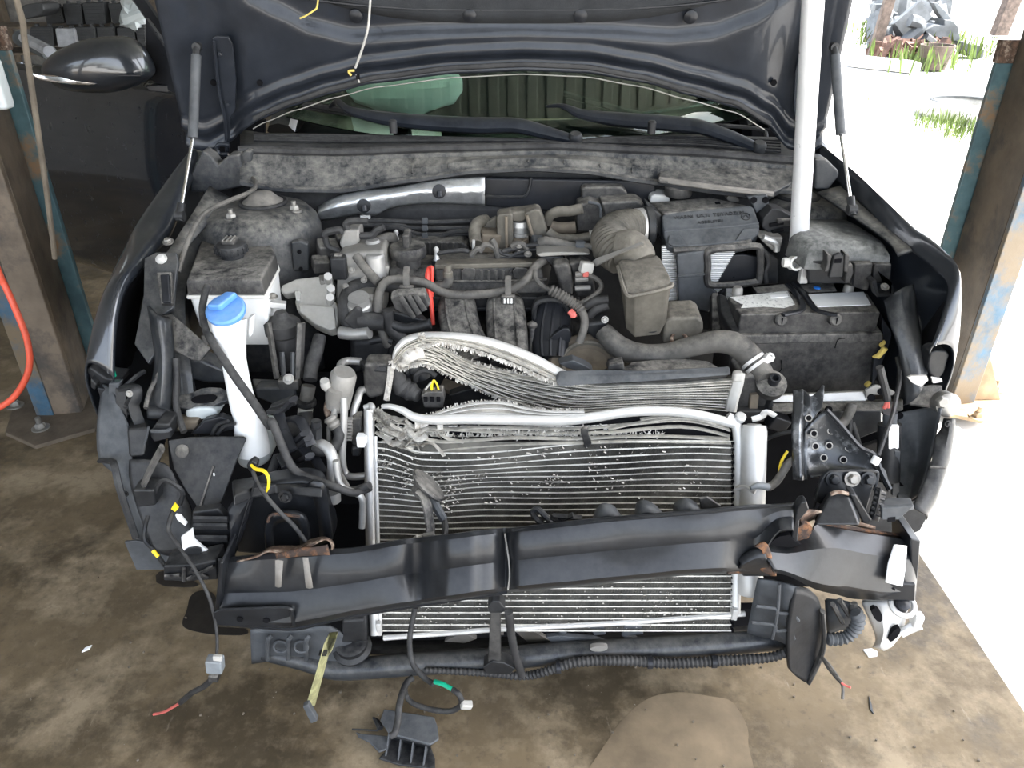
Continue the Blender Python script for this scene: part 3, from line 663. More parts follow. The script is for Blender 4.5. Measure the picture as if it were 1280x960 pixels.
fr_ = fender('1021,190,2.12 1062,226,1.95 1096,258,1.78 1130,292,1.66 1150,306,1.60 1172,324,1.54 1192,350,1.48 1180,400,1.44 1168,432,1.42', '1024,184,2.12 1068,220,1.95 1102,253,1.78 1139,289,1.66 1160,304,1.60 1180,322,1.54 1197,345,1.48 1197,395,1.45 1190,440,1.43', 1, 'fender nearest the sunlit yard')
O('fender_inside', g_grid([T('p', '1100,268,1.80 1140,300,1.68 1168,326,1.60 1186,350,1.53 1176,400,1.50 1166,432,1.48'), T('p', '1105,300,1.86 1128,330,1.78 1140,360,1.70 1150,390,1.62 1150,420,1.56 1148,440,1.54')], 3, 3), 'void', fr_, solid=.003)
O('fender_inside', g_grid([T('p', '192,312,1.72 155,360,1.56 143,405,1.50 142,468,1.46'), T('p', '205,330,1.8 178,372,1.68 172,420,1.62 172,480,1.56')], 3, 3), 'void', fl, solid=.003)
# fender rail tops
rl = O('fender_rail', g_grid([T('p', '262,232,1.93 232,280,1.75 208,316,1.62 196,322,1.58'), T('p', '290,248,1.92 250,290,1.75 226,318,1.62 218,325,1.58')], 4, 2), 'body_dusty', car, solid=.006)
O('fender_rail', g_grid([T('p', '1022,240,1.93 1075,275,1.76 1110,300,1.66 1122,318,1.6'), T('p', '1050,232,1.95 1095,272,1.76 1128,298,1.66 1140,312,1.6')], 4, 2), 'body_dusty', car, solid=.006)
for a in ((211, 305, 1.64), (202, 324, 1.585)): bolt(rl, P(*a) + V((0, 0, .004)), (0, -.3, 1), .010)
# left apron front panel with slotted bracket (headlamp mount)
af = O('lamp_mount', g_plate('b6', '240,90 300,60 400,60 410,110 400,170 385,340 300,400 300,560 260,620 190,520 235,280', tilt(1.44, 420, 1.56, 320), .012), 'apron', car, bev=.003)
O('mount_slot', g_plate('b6', '300,160 375,158 382,320 322,322', tilt(1.425, 420, 1.545, 320), .012), 'black_dusty', af, bev=.003)
O('mount_slot', g_plate('b6', '318,170 362,168 368,312 330,314', tilt(1.415, 420, 1.535, 320), .012), 'black_clean', af, bev=.003)
bolt(af, P(202, 324, 1.535), (0, -.6, .8), .010, 'alu_white')
O('apron_rail', g_grid([T('b6', x, y) for x, y in (('255,330 290,600 250,820', (1.46, 1.36)), ('300,370 330,600 320,840', (1.43, 1.33)), ('380,400 395,600 380,850', (1.45, 1.36)))], 5, 4), 'apron', car, solid=.006)
O('rail_pinch', g_tube(T('b6', '345,560 330,640 270,760 250,840', (1.42, 1.32)), .005, 6), 'black_dusty', car)
O('lower_bracket', g_plate('b6', '300,380 380,370 460,440 575,540 520,605 480,600 330,520', tilt(1.40, 460, 1.47, 390), .006), 'black_dusty', car, bev=.002)
O('wheel_apron', g_plate('b6', '430,600 520,600 670,660 680,720 560,720 430,690', 1.46, .05), 'apron', car, bev=.008)
O('tow_plate', g_plate('d5', '720,310 800,300 900,250 1060,260 1100,350 1010,370 940,410 740,420 690,360', tilt(1.36, 520, 1.42, 480), .015, 1), 'body_dusty', car, bev=.003)
O('plate_slot', g_plate('d5', '800,345 850,315 960,305 1000,320 960,360 830,370', tilt(1.355, 520, 1.415, 480), .006, 1), 'void', car)
O('washer_sack', g_slab(T('d5', '750,420 940,400 1000,440 1000,480 900,500 770,490', 1.37), (0, .06, .0), 2), 'white_trans', car, bev=.01, label='pale washer tank seen below')
O('tank_strap', g_plate('d5', '690,500 860,500 850,570 700,580', 1.355, .03), 'brown_dust', car, bev=.006)
O('lamp_cable', g_tube(T('b6', '400,590 405,700 400,820 420,900 440,960', (1.40, 1.32)), .007, 8), 'rubber', car)
rd_ = O('front_door', g_grid([[V((.87 + o_, y_, z_)) for y_ in (2.2, 2.5, 2.9, 3.3, 3.6)] for z_, o_ in ((.28, -.03), (.4, .02), (.6, .05), (.8, .045), (.95, .01), (1.02, -.05))], 3, 3), 'paint', car, solid=.03, label='closed door on the yard side')
O('door_handle', g_tube([V((.925, 3.25, .82)), V((.95, 3.3, .82)), V((.95, 3.42, .82)), V((.925, 3.47, .82))], .012, 8), 'paint_clean', rd_)
# ---- open door and its mirror
D0, D1 = V((-.93, 2.55, 0)), V((-1.95, 3.15, 0))
dr = []
dn = (D1 - D0).normalized(); dnn = V((dn.y, -dn.x, 0)); dnn = dnn if dnn.y < 0 else -dnn
for z_, o_ in ((.30, -.02), (.38, .02), (.55, .05), (.75, .06), (.92, .045), (1.06, .02), (1.10, -.03)):
    dr.append([D0.lerp(D1, t) + V((0, 0, z_)) + dnn * o_ for t in (0, .2, .4, .6, .8, 1)])
door = O('front_door', g_grid(dr, 4, 4), 'paint_clean', car, solid=.05, label='open glossy door')
O('window_frame', g_tube([D0 + V((0, .02, 1.0)), D0.lerp(D1, .12) + V((0, .06, 1.12)), D0.lerp(D1, .45) + V((0, .15, 1.45)), D0.lerp(D1, .9) + V((0, .15, 1.48))], .022, 8), 'black_clean', door)
O('mirror_sail', g_slab([P(181, 22, 2.55), P(182, 98, 2.55), P(236, 128, 2.45), P(226, 85, 2.5)], (0, .03, 0)), 'black_clean', door, bev=.006)
O('door_trim', g_tube(T('c7', '160,255 250,300 330,345', (3.3, 2.9)), .02, 8), 'case_grey', door)
mi = []
mc = P(119, 84, 2.42)
prof = PX('c7', '258,455 300,385 380,325 500,275 620,250 760,240 850,262 920,320 975,410 1010,490 985,540 900,580 780,625 600,630 440,610 330,560 280,500')
ring0 = [P(a[0], a[1], 2.42) for a in prof]
mcen = sum(ring0, V()) / len(ring0)
for sc_, off in ((.30, -.075), (.62, -.062), (.86, -.035), (.97, -.01), (1.0, .02), (.97, .06), (.90, .085)):
    mi.append([mcen + (p - mcen) * sc_ + V((0, off, 0)) for p in ring0])
mir = O('side_mirror', loft(mi), 'paint', car, ang=80, label='dark side mirror with chrome strip')
m_ = mir.modifiers.new('ss', 'SUBSURF'); m_.levels = 1; m_.render_levels = 2
O('mirror_strip', g_tube([p + V((0, -.048, 0)) for p in T('c7', '275,478 330,498 420,510 520,520 640,528 700,534', 2.405)], [.003, .008, .010, .011, .009, .003], 8, flat=(1, .6)), 'chrome', mir)
O('mirror_seam', g_tube([p + V((0, -.05, 0)) for p in T('c7', '440,465 560,470 700,478 860,484 985,486', 2.41)], .0025, 6), 'black_clean', mir)
O('mirror_foot', g_slab(T('c7', '960,575 1020,565 1180,568 1190,585 1120,620 1000,610', 2.50), (0, .06, 0)), 'black_clean', mir, bev=.006)
# ================================================================ ENGINE AND WHAT IS BOLTED TO IT
eng = thing('engine', 'dusty black four cylinder engine in the middle of the bay', 'engine', (-.02, 1.75, .25))
O('engine_block', g_hexa([V((-.42, 1.62, .28)), V((.20, 1.62, .28)), V((.20, 1.95, .28)), V((-.42, 1.95, .28))], [V((-.40, 1.68, .66)), V((.18, 1.68, .66)), V((.18, 1.95, .70)), V((-.40, 1.95, .70))]), 'black', eng, bev=.02)
# valve cover
vc = O('valve_cover', g_hexa(T('p', '545,368,1.735 684,368,1.735 690,335,1.95 545,335,1.95'), T('p', '543,335,1.75 676,332,1.75 680,310,1.90 548,312,1.90')), 'black_dusty', eng, bev=.006)
O('cover_ledge', g_hexa(T('p', '543,337,1.735 678,334,1.735 680,328,1.80 545,330,1.80'), T('p', '543,331,1.735 674,328,1.735 676,322,1.80 546,324,1.80')), 'tan_plastic', vc, bev=.003)
for x in (602, 611, 620, 629, 638): O('cover_rib', g_tube(T('p', '%d,338,1.735 %d,352,1.733' % (x, x)), .004, 6), 'black_dusty', vc)
O('cover_bead', g_tube(T('p', '548,352,1.734 600,352,1.732 660,351,1.732 684,349,1.734'), .004, 6), 'black_dusty', vc)
O('cover_panel', g_plate('z5', '555,372 610,372 622,385 620,435 555,440', 1.735, .012, 1), 'black_dusty', vc, bev=.003)
O('cover_panel', g_plate('z5', '780,372 850,372 860,385 855,425 790,430', 1.735, .012, 1), 'black_dusty', vc, bev=.003)
O('cover_left', g_hexa(T('p', '485,350,1.76 545,350,1.76 550,330,1.9 490,330,1.9'), T('p', '486,334,1.78 545,333,1.78 548,318,1.9 490,318,1.9')), 'black_dusty', eng, bev=.006)
# ribbed rear panel
rb = O('coil_cover', g_plate('z5', '262,258 560,256 585,275 585,330 262,330', 1.90, .06), 'black_dusty', eng, bev=.005)
for k in range(11):
    x = 280 + k * 27; O('cover_rib', g_tube(T('z5', '%d,262 %d,322' % (x, x), 1.897), .0035, 6), 'black_dusty', rb)
# filler cap
fc = PZ(511, 331, .815)
cap = O('oil_filler_cap', g_lathe([(.030, 0), (.030, .02), (.043, .022), (.045, .030), (.045, .044), (.042, .050), (0, .052)], fc, n=32), 'black_dusty', eng)
O('cap_grip', g_box(fc + V((0, 0, .066)), (.017, .05, .034)), 'black_dusty', cap, bev=.004)
for a in ((496, 304, 1.92), (546, 326, 1.80)):
    q = P(*a); O('ball_stud', [g_lathe([(.009, -.014), (.009, .002), (.0075, .004), (.005, .018), (.0045, .022), (.0065, .026), (.0065, .032), (.003, .036)], q, n=14)], 'alu_white', eng)
O('stud_boss', g_cyl(P(546, 338, 1.80), P(546, 325, 1.80), .014), 'black', eng)
O('ball_stud', g_cyl(P(592, 318, 1.82), P(592, 300, 1.82), .004, 8), 'alu_white', eng)
# dipstick
O('dipstick', g_tube(T('z5', '412,372 409,400 410,440 418,500 426,560 432,625', (1.70, 1.66)), [.004, .0075, .0075, .0065, .0055, .005], 8, flat=(1, 1)), 'red', eng, label='red dipstick handle')
O('dipstick_loop', g_tube(T('z5', '412,372 420,368 428,376 427,440 428,500', (1.70, 1.675)), .0035, 8), 'red', eng)
# intake runners
def runner(fr, cen, Ys, ws, name='intake_runner', m='black_dusty', ribs=(-.35, .3)):
    p = cat(T(fr, cen, Ys), 5); rings = []; wds = interp(ws, len(p)); rr = [[] for _ in ribs]
    for i, c in enumerate(p):
        t = (p[min(i + 1, len(p) - 1)] - p[max(i - 1, 0)]).normalized(); x = V((1, 0, 0)); nn = x.cross(t); nn = nn if nn.y < 0 else -nn
        x = nn.cross(t).normalized(); w2 = wds[i] / 2; d = .028; ring = []
        for k in range(16):
            a = 2 * math.pi * k / 16; ca, sa = math.cos(a), math.sin(a)
            ring.append(c + x * w2 * math.copysign(abs(ca) ** .65, ca) + nn * d * math.copysign(abs(sa) ** .7, sa))
        rings.append(ring)
        for q, f in enumerate(ribs): rr[q].append(c + x * w2 * f * 2 * .8 + nn * (d * .93))
    o_ = O(name, loft(rings), m, eng, ang=60)
    for q in rr: O('runner_rib', g_tube(q, .0045, 6, 1), m, o_)
runner('z5', '535,520 538,545 545,600 560,660 590,730 610,800', (1.72, 1.56), [.07, .092, .095, .095, .095, .09])
runner('z5', '752,520 752,545 755,600 760,660 765,730 770,800', (1.72, 1.56), [.075, .092, .097, .097, .095, .09])
runner('z5', '975,515 970,545 962,600 955,660 950,720 950,780', (1.72, 1.60), [.06, .08, .09, .095, .09, .08], m='black_clean', ribs=(-.3, 0, .3))
O('runner_hood', g_tube(T('z5', '885,620 880,560 900,520 960,510 1010,525 1035,570', 1.665), .010, 8, flat=(1.4, .7)), 'black', eng)
O('runner_blade', g_slab(T('z5', '1000,640 1040,640 1050,690 1010,740 920,765 890,755 940,700', (1.62, 1.60)), (0, .02, 0), 1), 'black_clean', eng, bev=.004)
O('manifold_rail', g_box(P(625, 373, 1.74), (.34, .05, .03)), 'black', eng, bev=.005)
O('manifold_rail', g_box(P(610, 385, 1.72), (.36, .02, .012)), 'black_clean', eng, bev=.004)
O('sensor_rod', [g_cyl(P(664, 456, 1.60), P(665, 408, 1.64), .008, 12), g_lathe([(.013, 0), (.013, .006), (.006, .012)], P(665, 408, 1.64), n=16)], 'black_dusty', eng)
O('manifold_shell', g_hexa(T('p', '482,470,1.6 720,470,1.6 720,430,1.75 482,430,1.75'), T('p', '490,405,1.70 715,405,1.70 715,392,1.76 490,392,1.76')), 'black', eng, bev=.02)
# looms
O('wiring_loom', g_tube(T('z5', '232,720,1.60 210,670,1.60 192,600,1.61 190,500,1.63 215,440,1.66 260,424,1.68 330,428,1.68 400,440,1.68 455,472,1.68 510,490,1.68 580,494,1.68 700,484,1.68 790,462,1.68 850,420,1.69 885,370,1.72 915,345,1.75 945,338,1.78'), .0105, 10, 5, corr=.012, amp=.05), 'rubber_grey', eng, label='taped grey engine wiring loom')
O('loom_branch', g_tube(T('z5', '885,385,1.70 890,425,1.68 920,455,1.67 955,472,1.66'), .006, 8), 'rubber_grey', eng)
O('convoluted_loom', g_tube(T('z5', '950,468,1.655 1010,500,1.645 1070,540,1.64 1095,570,1.63'), .0125, 10, 6, corr=.008), 'rubber_grey', eng)
O('loom_branch', g_tube(T('z5', '1090,560,1.63 1105,600,1.62 1100,650,1.61 1080,705,1.60'), .0095, 10), 'rubber_grey', eng)
O('loom_end', g_tube(T('z5', '1040,565,1.625 1052,578,1.62 1056,588,1.62'), .008, 8), 'red_wire', eng)
for a in ((765, 512), (314, 472)):
    q = P(420 + a[0] * .28125, 230 + a[1] * .28125, 1.655)
    c_ = O('loom_clip', g_box(q, (.034, .016, .022)), 'black_dusty', eng, bev=.003)
    for dx in (-.008, 0, .008): O('clip_slot', g_box(q + V((dx, -.0082, -.001)), (.004, .002, .012)), 'label_print', c_)
    O('clip_strap', g_tube([q + V((0, 0, .01)), q + V((0, .01, .035)), q + V((0, .03, .045))], .006, 6, flat=(.5, 1.4)), 'rubber_grey', c_)
O('coolant_hose', g_tube(T('z5', '70,640,1.62 48,580,1.63 50,510,1.65 85,462,1.68 150,448,1.70 230,452,1.71 330,466,1.71 420,470,1.71'), [.019, .02, .02, .019, .017, .016, .015, .014], 14), 'rubber', eng, label='bent black coolant hose')
O('hose_elbow', g_slab(T('z5', '30,610 90,545 112,560 118,610 95,665', 1.585), (0, .03, 0)), 'rubber', eng, bev=.006)
O('hose_stub', g_tube(T('z5', '100,605 160,610 215,612', 1.60), .021, 14), 'rubber', eng)
O('side_clip', g_slab(T('z5', '240,510 270,495 395,490 418,545 340,606 320,590 262,560', (1.60, 1.60)), (0, .02, .01)), 'black_dusty', eng, bev=.004)
for s in ('285,500 345,595', '320,495 370,580', '350,492 395,562'): O('clip_fin', g_tube(T('z5', s, 1.592), .004, 5, flat=(1.6, .6)), 'black_dusty', eng)
O('breather_pipe', g_tube(T('z5', '500,400 500,430 480,450 440,452 420,470', 1.70), [.010, .012, .012, .010, .008], 10), 'rubber_grey', eng)
O('pipe_stub', g_lathe([(.012, 0), (.012, .012), (.009, .014), (.009, .03)], P(560, 346, 1.70), n=14), 'tan_plastic', eng)
# rear heat shield cover
sh = O('manifold_cover', [g_plate('c2', '388,205 405,180 500,170 520,190 525,440 500,465 420,475 395,440', 1.86, .05), g_plate('c2', '610,170 700,138 735,145 770,230 805,355 760,370 665,370 640,300', 1.86, .05), g_plate('c2', '395,190 500,165 640,150 700,140 720,190 640,200 600,240 520,240 500,200', 1.875, .05)], 'tan_plastic', eng, bev=.007, label='tan dusty heat cover arch')
O('cover_crease', g_tube(T('c2', '465,195 470,460', 1.852), .004, 6), 'brown_dust', sh); O('cover_crease', g_tube(T('c2', '630,185 680,360', 1.852), .004, 6), 'brown_dust', sh)
O('egr_valve', [g_lathe([(.022, 0), (.022, .02), (.024, .022), (.024, .03), (.020, .032), (.020, .045), (.024, .047), (.022, .06)], P(650, 304, 1.89), n=24)], 'alu', eng)
O('egr_base', g_lathe([(.024, 0), (.02, .03)], P(650, 312, 1.87), n=18), 'brown_dust', eng)
O('rear_hose', g_tube(T('c2', '310,225 240,250 215,300 215,360 225,420', (1.92, 1.84)), .016, 12), 'tan_plastic', eng)
O('rear_shield', g_plate('c2', '270,260 390,200 390,330 340,320 280,400', 1.90, .02), 'tan_plastic', eng, bev=.004)
O('purge_hose', g_tube(T('z5', '935,175 950,140 990,122 1040,120 1095,108', (1.92, 1.9)), .0135, 12), 'tan_plastic', eng)
O('purge_hose', g_tube(T('z5', '940,212 980,240 1050,248 1140,236', (1.86, 1.84)), .0135, 12), 'tan_plastic', eng)
O('hose_clamp', g_lathe([(.017, -.008), (.017, .008)], P(741, 296, 1.84), (1, 0, .1), 18), 'alu_pale', eng)
O('fuel_line', g_tube(T('z5', '905,262 930,252 985,262 1050,278 1085,282', (1.80, 1.79)), .0115, 10, 5, corr=.012, amp=.06), 'rubber_grey', eng)
O('fuel_line', g_tube(T('z5', '1080,280 1120,276 1150,290 1158,320', (1.79, 1.76)), .008, 10), 'rubber_grey', eng)
O('line_joint', g_lathe([(.015, -.012), (.017, -.006), (.017, .006), (.015, .012)], P(725, 309, 1.79), (1, 0, -.1), 18), 'grey_plastic', eng)
for s, r, m in (('640,300 660,270 690,275 715,300 720,340', .007, 'rubber_grey'), ('690,245 705,270 715,310', .0075, 'rubber_grey'), ('740,300 800,285 880,270 940,280', .006, 'rubber'), ('760,330 830,300 900,290', .0055, 'rubber'),
                ('590,300 560,295 500,300 450,310', .006, 'rubber'), ('600,320 625,290 650,285', .007, 'rubber_grey'), ('780,280 800,265 830,268 850,290', .007, 'rubber_grey'), ('720,290 740,310 800,320 870,315', .005, 'rubber')):
    O('small_hose', g_tube(T('z5', s, 1.80), r, 8), m, eng)
for a, sx, sy, sz, m in (((656, 316, 1.82), .05, .04, .03, 'black_dusty'), ((690, 318, 1.80), .06, .04, .025, 'black'), ((630, 322, 1.82), .045, .04, .03, 'black_dusty'), ((612, 300, 1.88), .05, .05, .05, 'brown_dust'), ((672, 303, 1.84), .03, .03, .03, 'grey_plastic')):
    O('sensor_block', g_box(P(*a), (sx, sy, sz), (.1, .1, .2)), m, eng, bev=.004)
for a in ((649, 307, 1.80), (698, 312, 1.78), (660, 318, 1.78)): bolt(eng, P(*a), (0, -.5, 1), .008, 'alu_cast')
# right end of the engine: bracket and solenoid cluster
O('engine_bracket', g_plate('c2', '705,500 760,485 900,480 1100,485 1140,495 1120,505 900,510 740,520', 1.74, .06), 'alu_cast', eng, bev=.003)
O('bracket_web', g_plate('c2', '740,520 910,515 930,555 820,585 800,560', 1.75, .03), 'black', eng, bev=.003)
O('cam_sensor_cover', g_plate('c2', '832,585 960,575 985,620 1005,740 1000,840 905,800 870,680', 1.70, .05), 'black_dusty', eng, bev=.008)
so = O('solenoid_housing', g_plate('c2', '960,575 1060,560 1160,600 1185,840 1040,850 1010,780 990,650', 1.72, .06), 'black_dusty', eng, bev=.006)
for s in ('1020,660 1130,650', '1020,700 1120,690', '1015,770 1140,765'): O('pin_row', g_tube(T('c2', s, 1.705), .007, 8), 'alu_cast', so)
O('connector', g_box(P(733, 334, 1.69), (.032, .02, .026), (0, .2, .3)), 'alu_pale', so, bev=.004)
O('connector_seal', g_box(P(732, 342, 1.685), (.014, .014, .014)), 'red_wire', so, bev=.003)
O('sensor_lead', g_tube(T('c2', '1100,660 1180,690 1225,740 1210,790 1150,840 1060,890', (1.69, 1.66)), .006, 8), 'rubber_grey', eng)
for s, r in (('1100,910 1180,870 1280,860', .011), ('1130,990 1180,940 1280,900', .012), ('1110,960 1150,1040 1160,1100', .008)):
    O('heater_hose', g_tube(T('c2', s, 1.66), r, 10), 'rubber', eng)
O('thermostat_housing', g_plate('z5', '1110,620 1200,610 1215,640 1210,690 1160,700 1110,660', 1.63, .05), 'black', eng, bev=.008)
bolt(eng, P(420 + 1195 * .28125, 230 + 603 * .28125, 1.625), (0, -1, .4), .007)
O('throttle_link', g_slab(T('z6', '0,450,1.70 20,435,1.70 220,362,1.60 235,372,1.60 130,410,1.64 20,470,1.70'), (0, .01, -.008)), 'alu_cast', eng, bev=.002)
# left end: timing side castings, pump, bracket
tm = O('timing_cover', g_plate('b8', '800,560 900,540 1040,530 1045,690 1030,900 820,900 790,820 800,700', 1.70, .12), 'alu_cast', eng, bev=.012)
O('mount_bridge', g_plate('b8', '815,500 840,430 915,428 920,490 880,530 830,530', 1.76, .06), 'alu_cast', eng, bev=.006)
O('boss', g_lathe([(.022, 0), (.022, .05), (.018, .055)], P(471, 345, 1.70), n=20), 'alu', eng)
O('boss', g_lathe([(.018, 0), (.018, .04), (.014, .045)], P(468, 322, 1.76), n=20), 'alu', eng)
O('pump_body', g_lathe([(.028, 0), (.028, .03), (.024, .034), (.024, .05)], P(452, 392, 1.63), (0, -.3, 1), 24), 'alu', eng)
O('pump_body', g_box(P(457, 375, 1.66), (.05, .05, .05)), 'alu_cast', eng, bev=.006)
O('vacuum_pipe', g_tube(T('b8', '900,560 930,600 980,660 1010,690', (1.70, 1.66)), .011, 10), 'rubber_grey', eng)
O('vacuum_pipe', g_tube(T('b8', '900,540 980,500 1050,470 1085,470 1090,490', (1.78, 1.80)), [.009, .012, .013, .012, .010], 10), 'rubber_grey', eng)
O('actuator', g_box(P(425, 333, 1.70), (.036, .04, .055)), 'black', eng, bev=.005)
O('actuator_top', g_box(P(423, 322, 1.70), (.02, .02, .02)), 'black_dusty', eng, bev=.004)
for s, r in (('740,460 760,440 820,430 830,445', .009), ('745,465 760,510 800,530', .008), ('800,530 850,545 880,520', .008), ('860,430 850,400 880,385 960,385', .008), ('920,460 980,455 1005,430 1040,415', .009), ('780,560 830,540 870,540', .007), ('850,540 900,590 930,580', .006)):
    O('engine_lead', g_tube(T('b8', s, 1.77), r, 8), 'rubber', eng)
for a, s_ in (((407, 352, 1.72), .03), ((401, 330, 1.76), .04), ((410, 312, 1.80), .05), ((430, 300, 1.84), .04), ((445, 320, 1.78), .035), ((478, 335, 1.72), .028)):
    O('sensor_block', g_box(P(*a), (s_, s_, s_ * .8), (.2, .1, .4)), 'black_dusty' if s_ > .03 else 'alu_cast', eng, bev=.005)
for a in ((440, 338, 1.68), (455, 350, 1.67), (480, 350, 1.69), (432, 358, 1.66), (460, 332, 1.72)): bolt(eng, P(*a), (0, -.8, .6), .0065, 'steel')
O('tensioner_hose', g_tube(T('z5', '20,660,1.60 80,665,1.59 150,660,1.58'), .015, 12), 'alu', eng)
for s, r, m in (('190,600 300,640 420,620', .012, 'black'), ('230,560 240,640 300,690', .014, 'rubber'), ('150,700 200,690 250,700', .009, 'black')):
    O('front_hose', g_tube(T('z5', s, 1.60), r, 10), m, eng)
O('fuel_rail_bracket', g_plate('z5', '235,560 380,600 420,640 300,650 260,690 225,640', 1.63, .03), 'black', eng, bev=.006)
# mount casting (pale aluminium)
mb = thing('engine_mount', 'pale cast aluminium engine mount bracket with black rubber mount below', 'engine mount', P(380, 440, 1.62))
O('mount_casting', g_plate('b8', '520,735 525,705 600,672 700,660 780,658 785,700 760,720 790,740 775,770 800,790 815,830 805,925 765,937 690,905 605,835 592,780 620,745 600,735 540,750', tilt(1.62, 410, 1.72, 345), .035), 'alu_pale', mb, bev=.006)
O('casting_lug', g_plate('b8', '590,735 620,730 620,780 600,785', tilt(1.605, 410, 1.705, 345), .02), 'alu_white', mb, bev=.004)
O('casting_face', g_plate('b8', '612,800 660,800 790,812 800,920 765,930 690,898 615,838', tilt(1.610, 410, 1.71, 345), .012), 'alu_pale', mb, bev=.004)
for a in ((775, 745), (770, 790), (760, 685)): O('mount_stud', [g_cyl(P(220 + a[0] * .25, 180 + a[1] * .25, 1.63), P(220 + a[0] * .25, 180 + a[1] * .25 - 6, 1.60), .009, 12)], 'alu', mb)
q = P(352, 400, 1.55)
O('mount_body', g_lathe([(.036, -.10), (.036, -.035), (.040, -.03), (.040, -.006), (.034, 0), (.020, .006), (.012, .02)], q, n=28), 'rubber', mb)
O('mount_plate', g_box(P(343, 380, 1.58), (.05, .02, .014), (0, .2, .2)), 'alu_white', mb, bev=.002)
bolt(mb, P(341, 372, 1.58), (0, 0, 1), .010)
for s in ('862,415 905,690', '1025,415 1015,690'): O('mount_leg', g_tube(T('b6', s, (1.52, 1.48)), .009, 6, 1, flat=(1.7, .8)), 'black_dusty', mb)
for s in ('930,560 940,680', '985,560 985,680'): O('mount_rib', g_tube(T('b6', s, (1.50, 1.48)), .006, 6, 1), 'apron', mb)
O('mount_foot', g_box(P(362, 478, 1.475), (.045, .03, .025)), 'black_dusty', mb, bev=.004); bolt(mb, P(361, 474, 1.46), (0, -.7, .7), .010, 'alu_pale')
O('mount_shelf', g_plate('b6', '780,690 1000,700 1010,735 790,740', tilt(1.47, 490, 1.52, 470), .02), 'body_dusty', mb, bev=.004)
O('mount_shelf_face', g_plate('b6', '790,742 1000,738 1005,800 900,830 800,790', 1.46, .04), 'apron', mb, bev=.006)
# ---- firewall pipes
pp = thing('brake_pipes', 'four black pipes running along the firewall under the foil', 'pipes', P(530, 300, 1.96))
for s in ('440,282,1.96 452,276,1.97 480,276,1.97 530,278,1.97 596,276,1.97', '432,290,1.95 440,282,1.96 500,282,1.965 515,285,1.965 596,285,1.965', '455,303,1.93 470,292,1.945 482,285,1.95 505,287,1.95 525,293,1.95 560,293,1.95 600,291,1.95', '450,303,1.92 466,300,1.93 478,287,1.94 500,285,1.94 520,298,1.94 548,298,1.94 565,290,1.94 600,289,1.94'):
    O('pipe', g_tube(T('p', s), .0065, 8), 'rubber', pp)
for y in (276, 285, 294): O('pipe_clip', g_box(P(531, y, 1.935), (.016, .012, .016)), 'grey_plastic', pp, bev=.003)

# ================================================================ INTAKE SIDE
ab = thing('air_filter_housing', 'black air filter box with white pleated filter showing through a hole', 'air filter box', P(875, 370, 1.80))
lid_pts = dict(tbl='85,150', tbr='700,90')
A = T('d1', '90,145,1.96 700,88,1.96 1080,172,1.90 240,255,1.88'); Bq = [p + V((0, .0, -.03)) for p in A]
lid = O('lid', g_hexa(Bq, A), 'black_dusty', ab, bev=.004)
lidp = pl3(*T('d1', '240,255,1.885 1080,172,1.885 270,585,1.80'))
O('lid_face', g_slab([lidp.hit(*a) for a in PX('d1', '215,285 240,250 1085,168 1140,190 1195,360 1195,440 1140,505 900,550 330,590 270,580 235,480')], -lidp.n * .05), 'grey_plastic', ab, bev=.005)
O('lid_crease', g_tube([lidp.hit(*a) + lidp.n * .001 for a in PX('d1', '245,435 500,415 900,385 1185,350')], .003, 6), 'grey_plastic', ab)
for s in ('290,480 400,475 485,580 330,588 275,560', '1030,415 1190,405 1190,440 1140,500 955,530'):
    O('lid_recess', g_slab([lidp.hit(*a) + lidp.n * .004 for a in PX('d1', s)], -lidp.n * .01), 'grey_plastic', ab, bev=.002)
O('lid_side', g_plate('d1', '60,150 215,270 235,470 270,580 200,520 120,330', 1.885, .05), 'black', ab, bev=.004)
for a in ((310, 190), (775, 150)): O('lid_hole', g_plate('d1', '%d,%d %d,%d %d,%d %d,%d' % (a[0] - 30, a[1] - 10, a[0] + 20, a[1] - 14, a[0] + 32, a[1] + 8, a[0] - 18, a[1] + 14), pl3(*[p + V((0, 0, .002)) for p in A[:3]]), .006), 'void', ab)
def text(s, plane, px, py, size, name, parent, m, rot=0):
    cu = bpy.data.curves.new(name, 'FONT'); cu.body = s; cu.size = size; cu.extrude = .0006; cu.align_x = 'CENTER'; cu.align_y = 'CENTER'
    o0 = bpy.data.objects.new('tmp', cu); COL.objects.link(o0); dg = bpy.context.evaluated_depsgraph_get(); me = bpy.data.meshes.new_from_object(o0.evaluated_get(dg)); bpy.data.objects.remove(o0)
    p = plane.hit(px, py) + plane.n * .0012; q = plane.hit(px + 10, py + rot * 10); x = (q - plane.hit(px, py)).normalized(); z = plane.n; y = z.cross(x)
    R = Matrix((x, y, z)).transposed()
    vs = [R @ v.co + p for v in me.vertices]; fs = [tuple(f.vertices) for f in me.polygons]; bpy.data.meshes.remove(me)
    return O(name, (vs, fs), m, parent, smooth=False)
text('WARNI  UKTI  TEIYADZLM', lidp, 886, 269.5, .0145, 'embossed_lettering', ab, 'black', -.075)
text('AGE:BLETEU', lidp, 888, 277.5, .0115, 'embossed_lettering', ab, 'black', -.075)
O('embossed_ring', g_ring(lidp.hit(932, 271) + lidp.n * .001, lidp.n, .0105, .0012, 24, 5), 'black', ab)
O('emblem_bar', g_tube([lidp.hit(929, 273) + lidp.n * .001, lidp.hit(932, 269) + lidp.n * .001, lidp.hit(935, 272) + lidp.n * .001], .001, 5), 'black', ab)
O('lid_seam', g_tube(T('d1', '330,625 480,615 700,600 1000,560 1110,545', 1.80), .009, 8), 'black_dusty', ab)
O('clip_boss', g_cyl(P(843, 314, 1.81), P(853, 313, 1.81), .016, 14), 'alu_cast', ab)
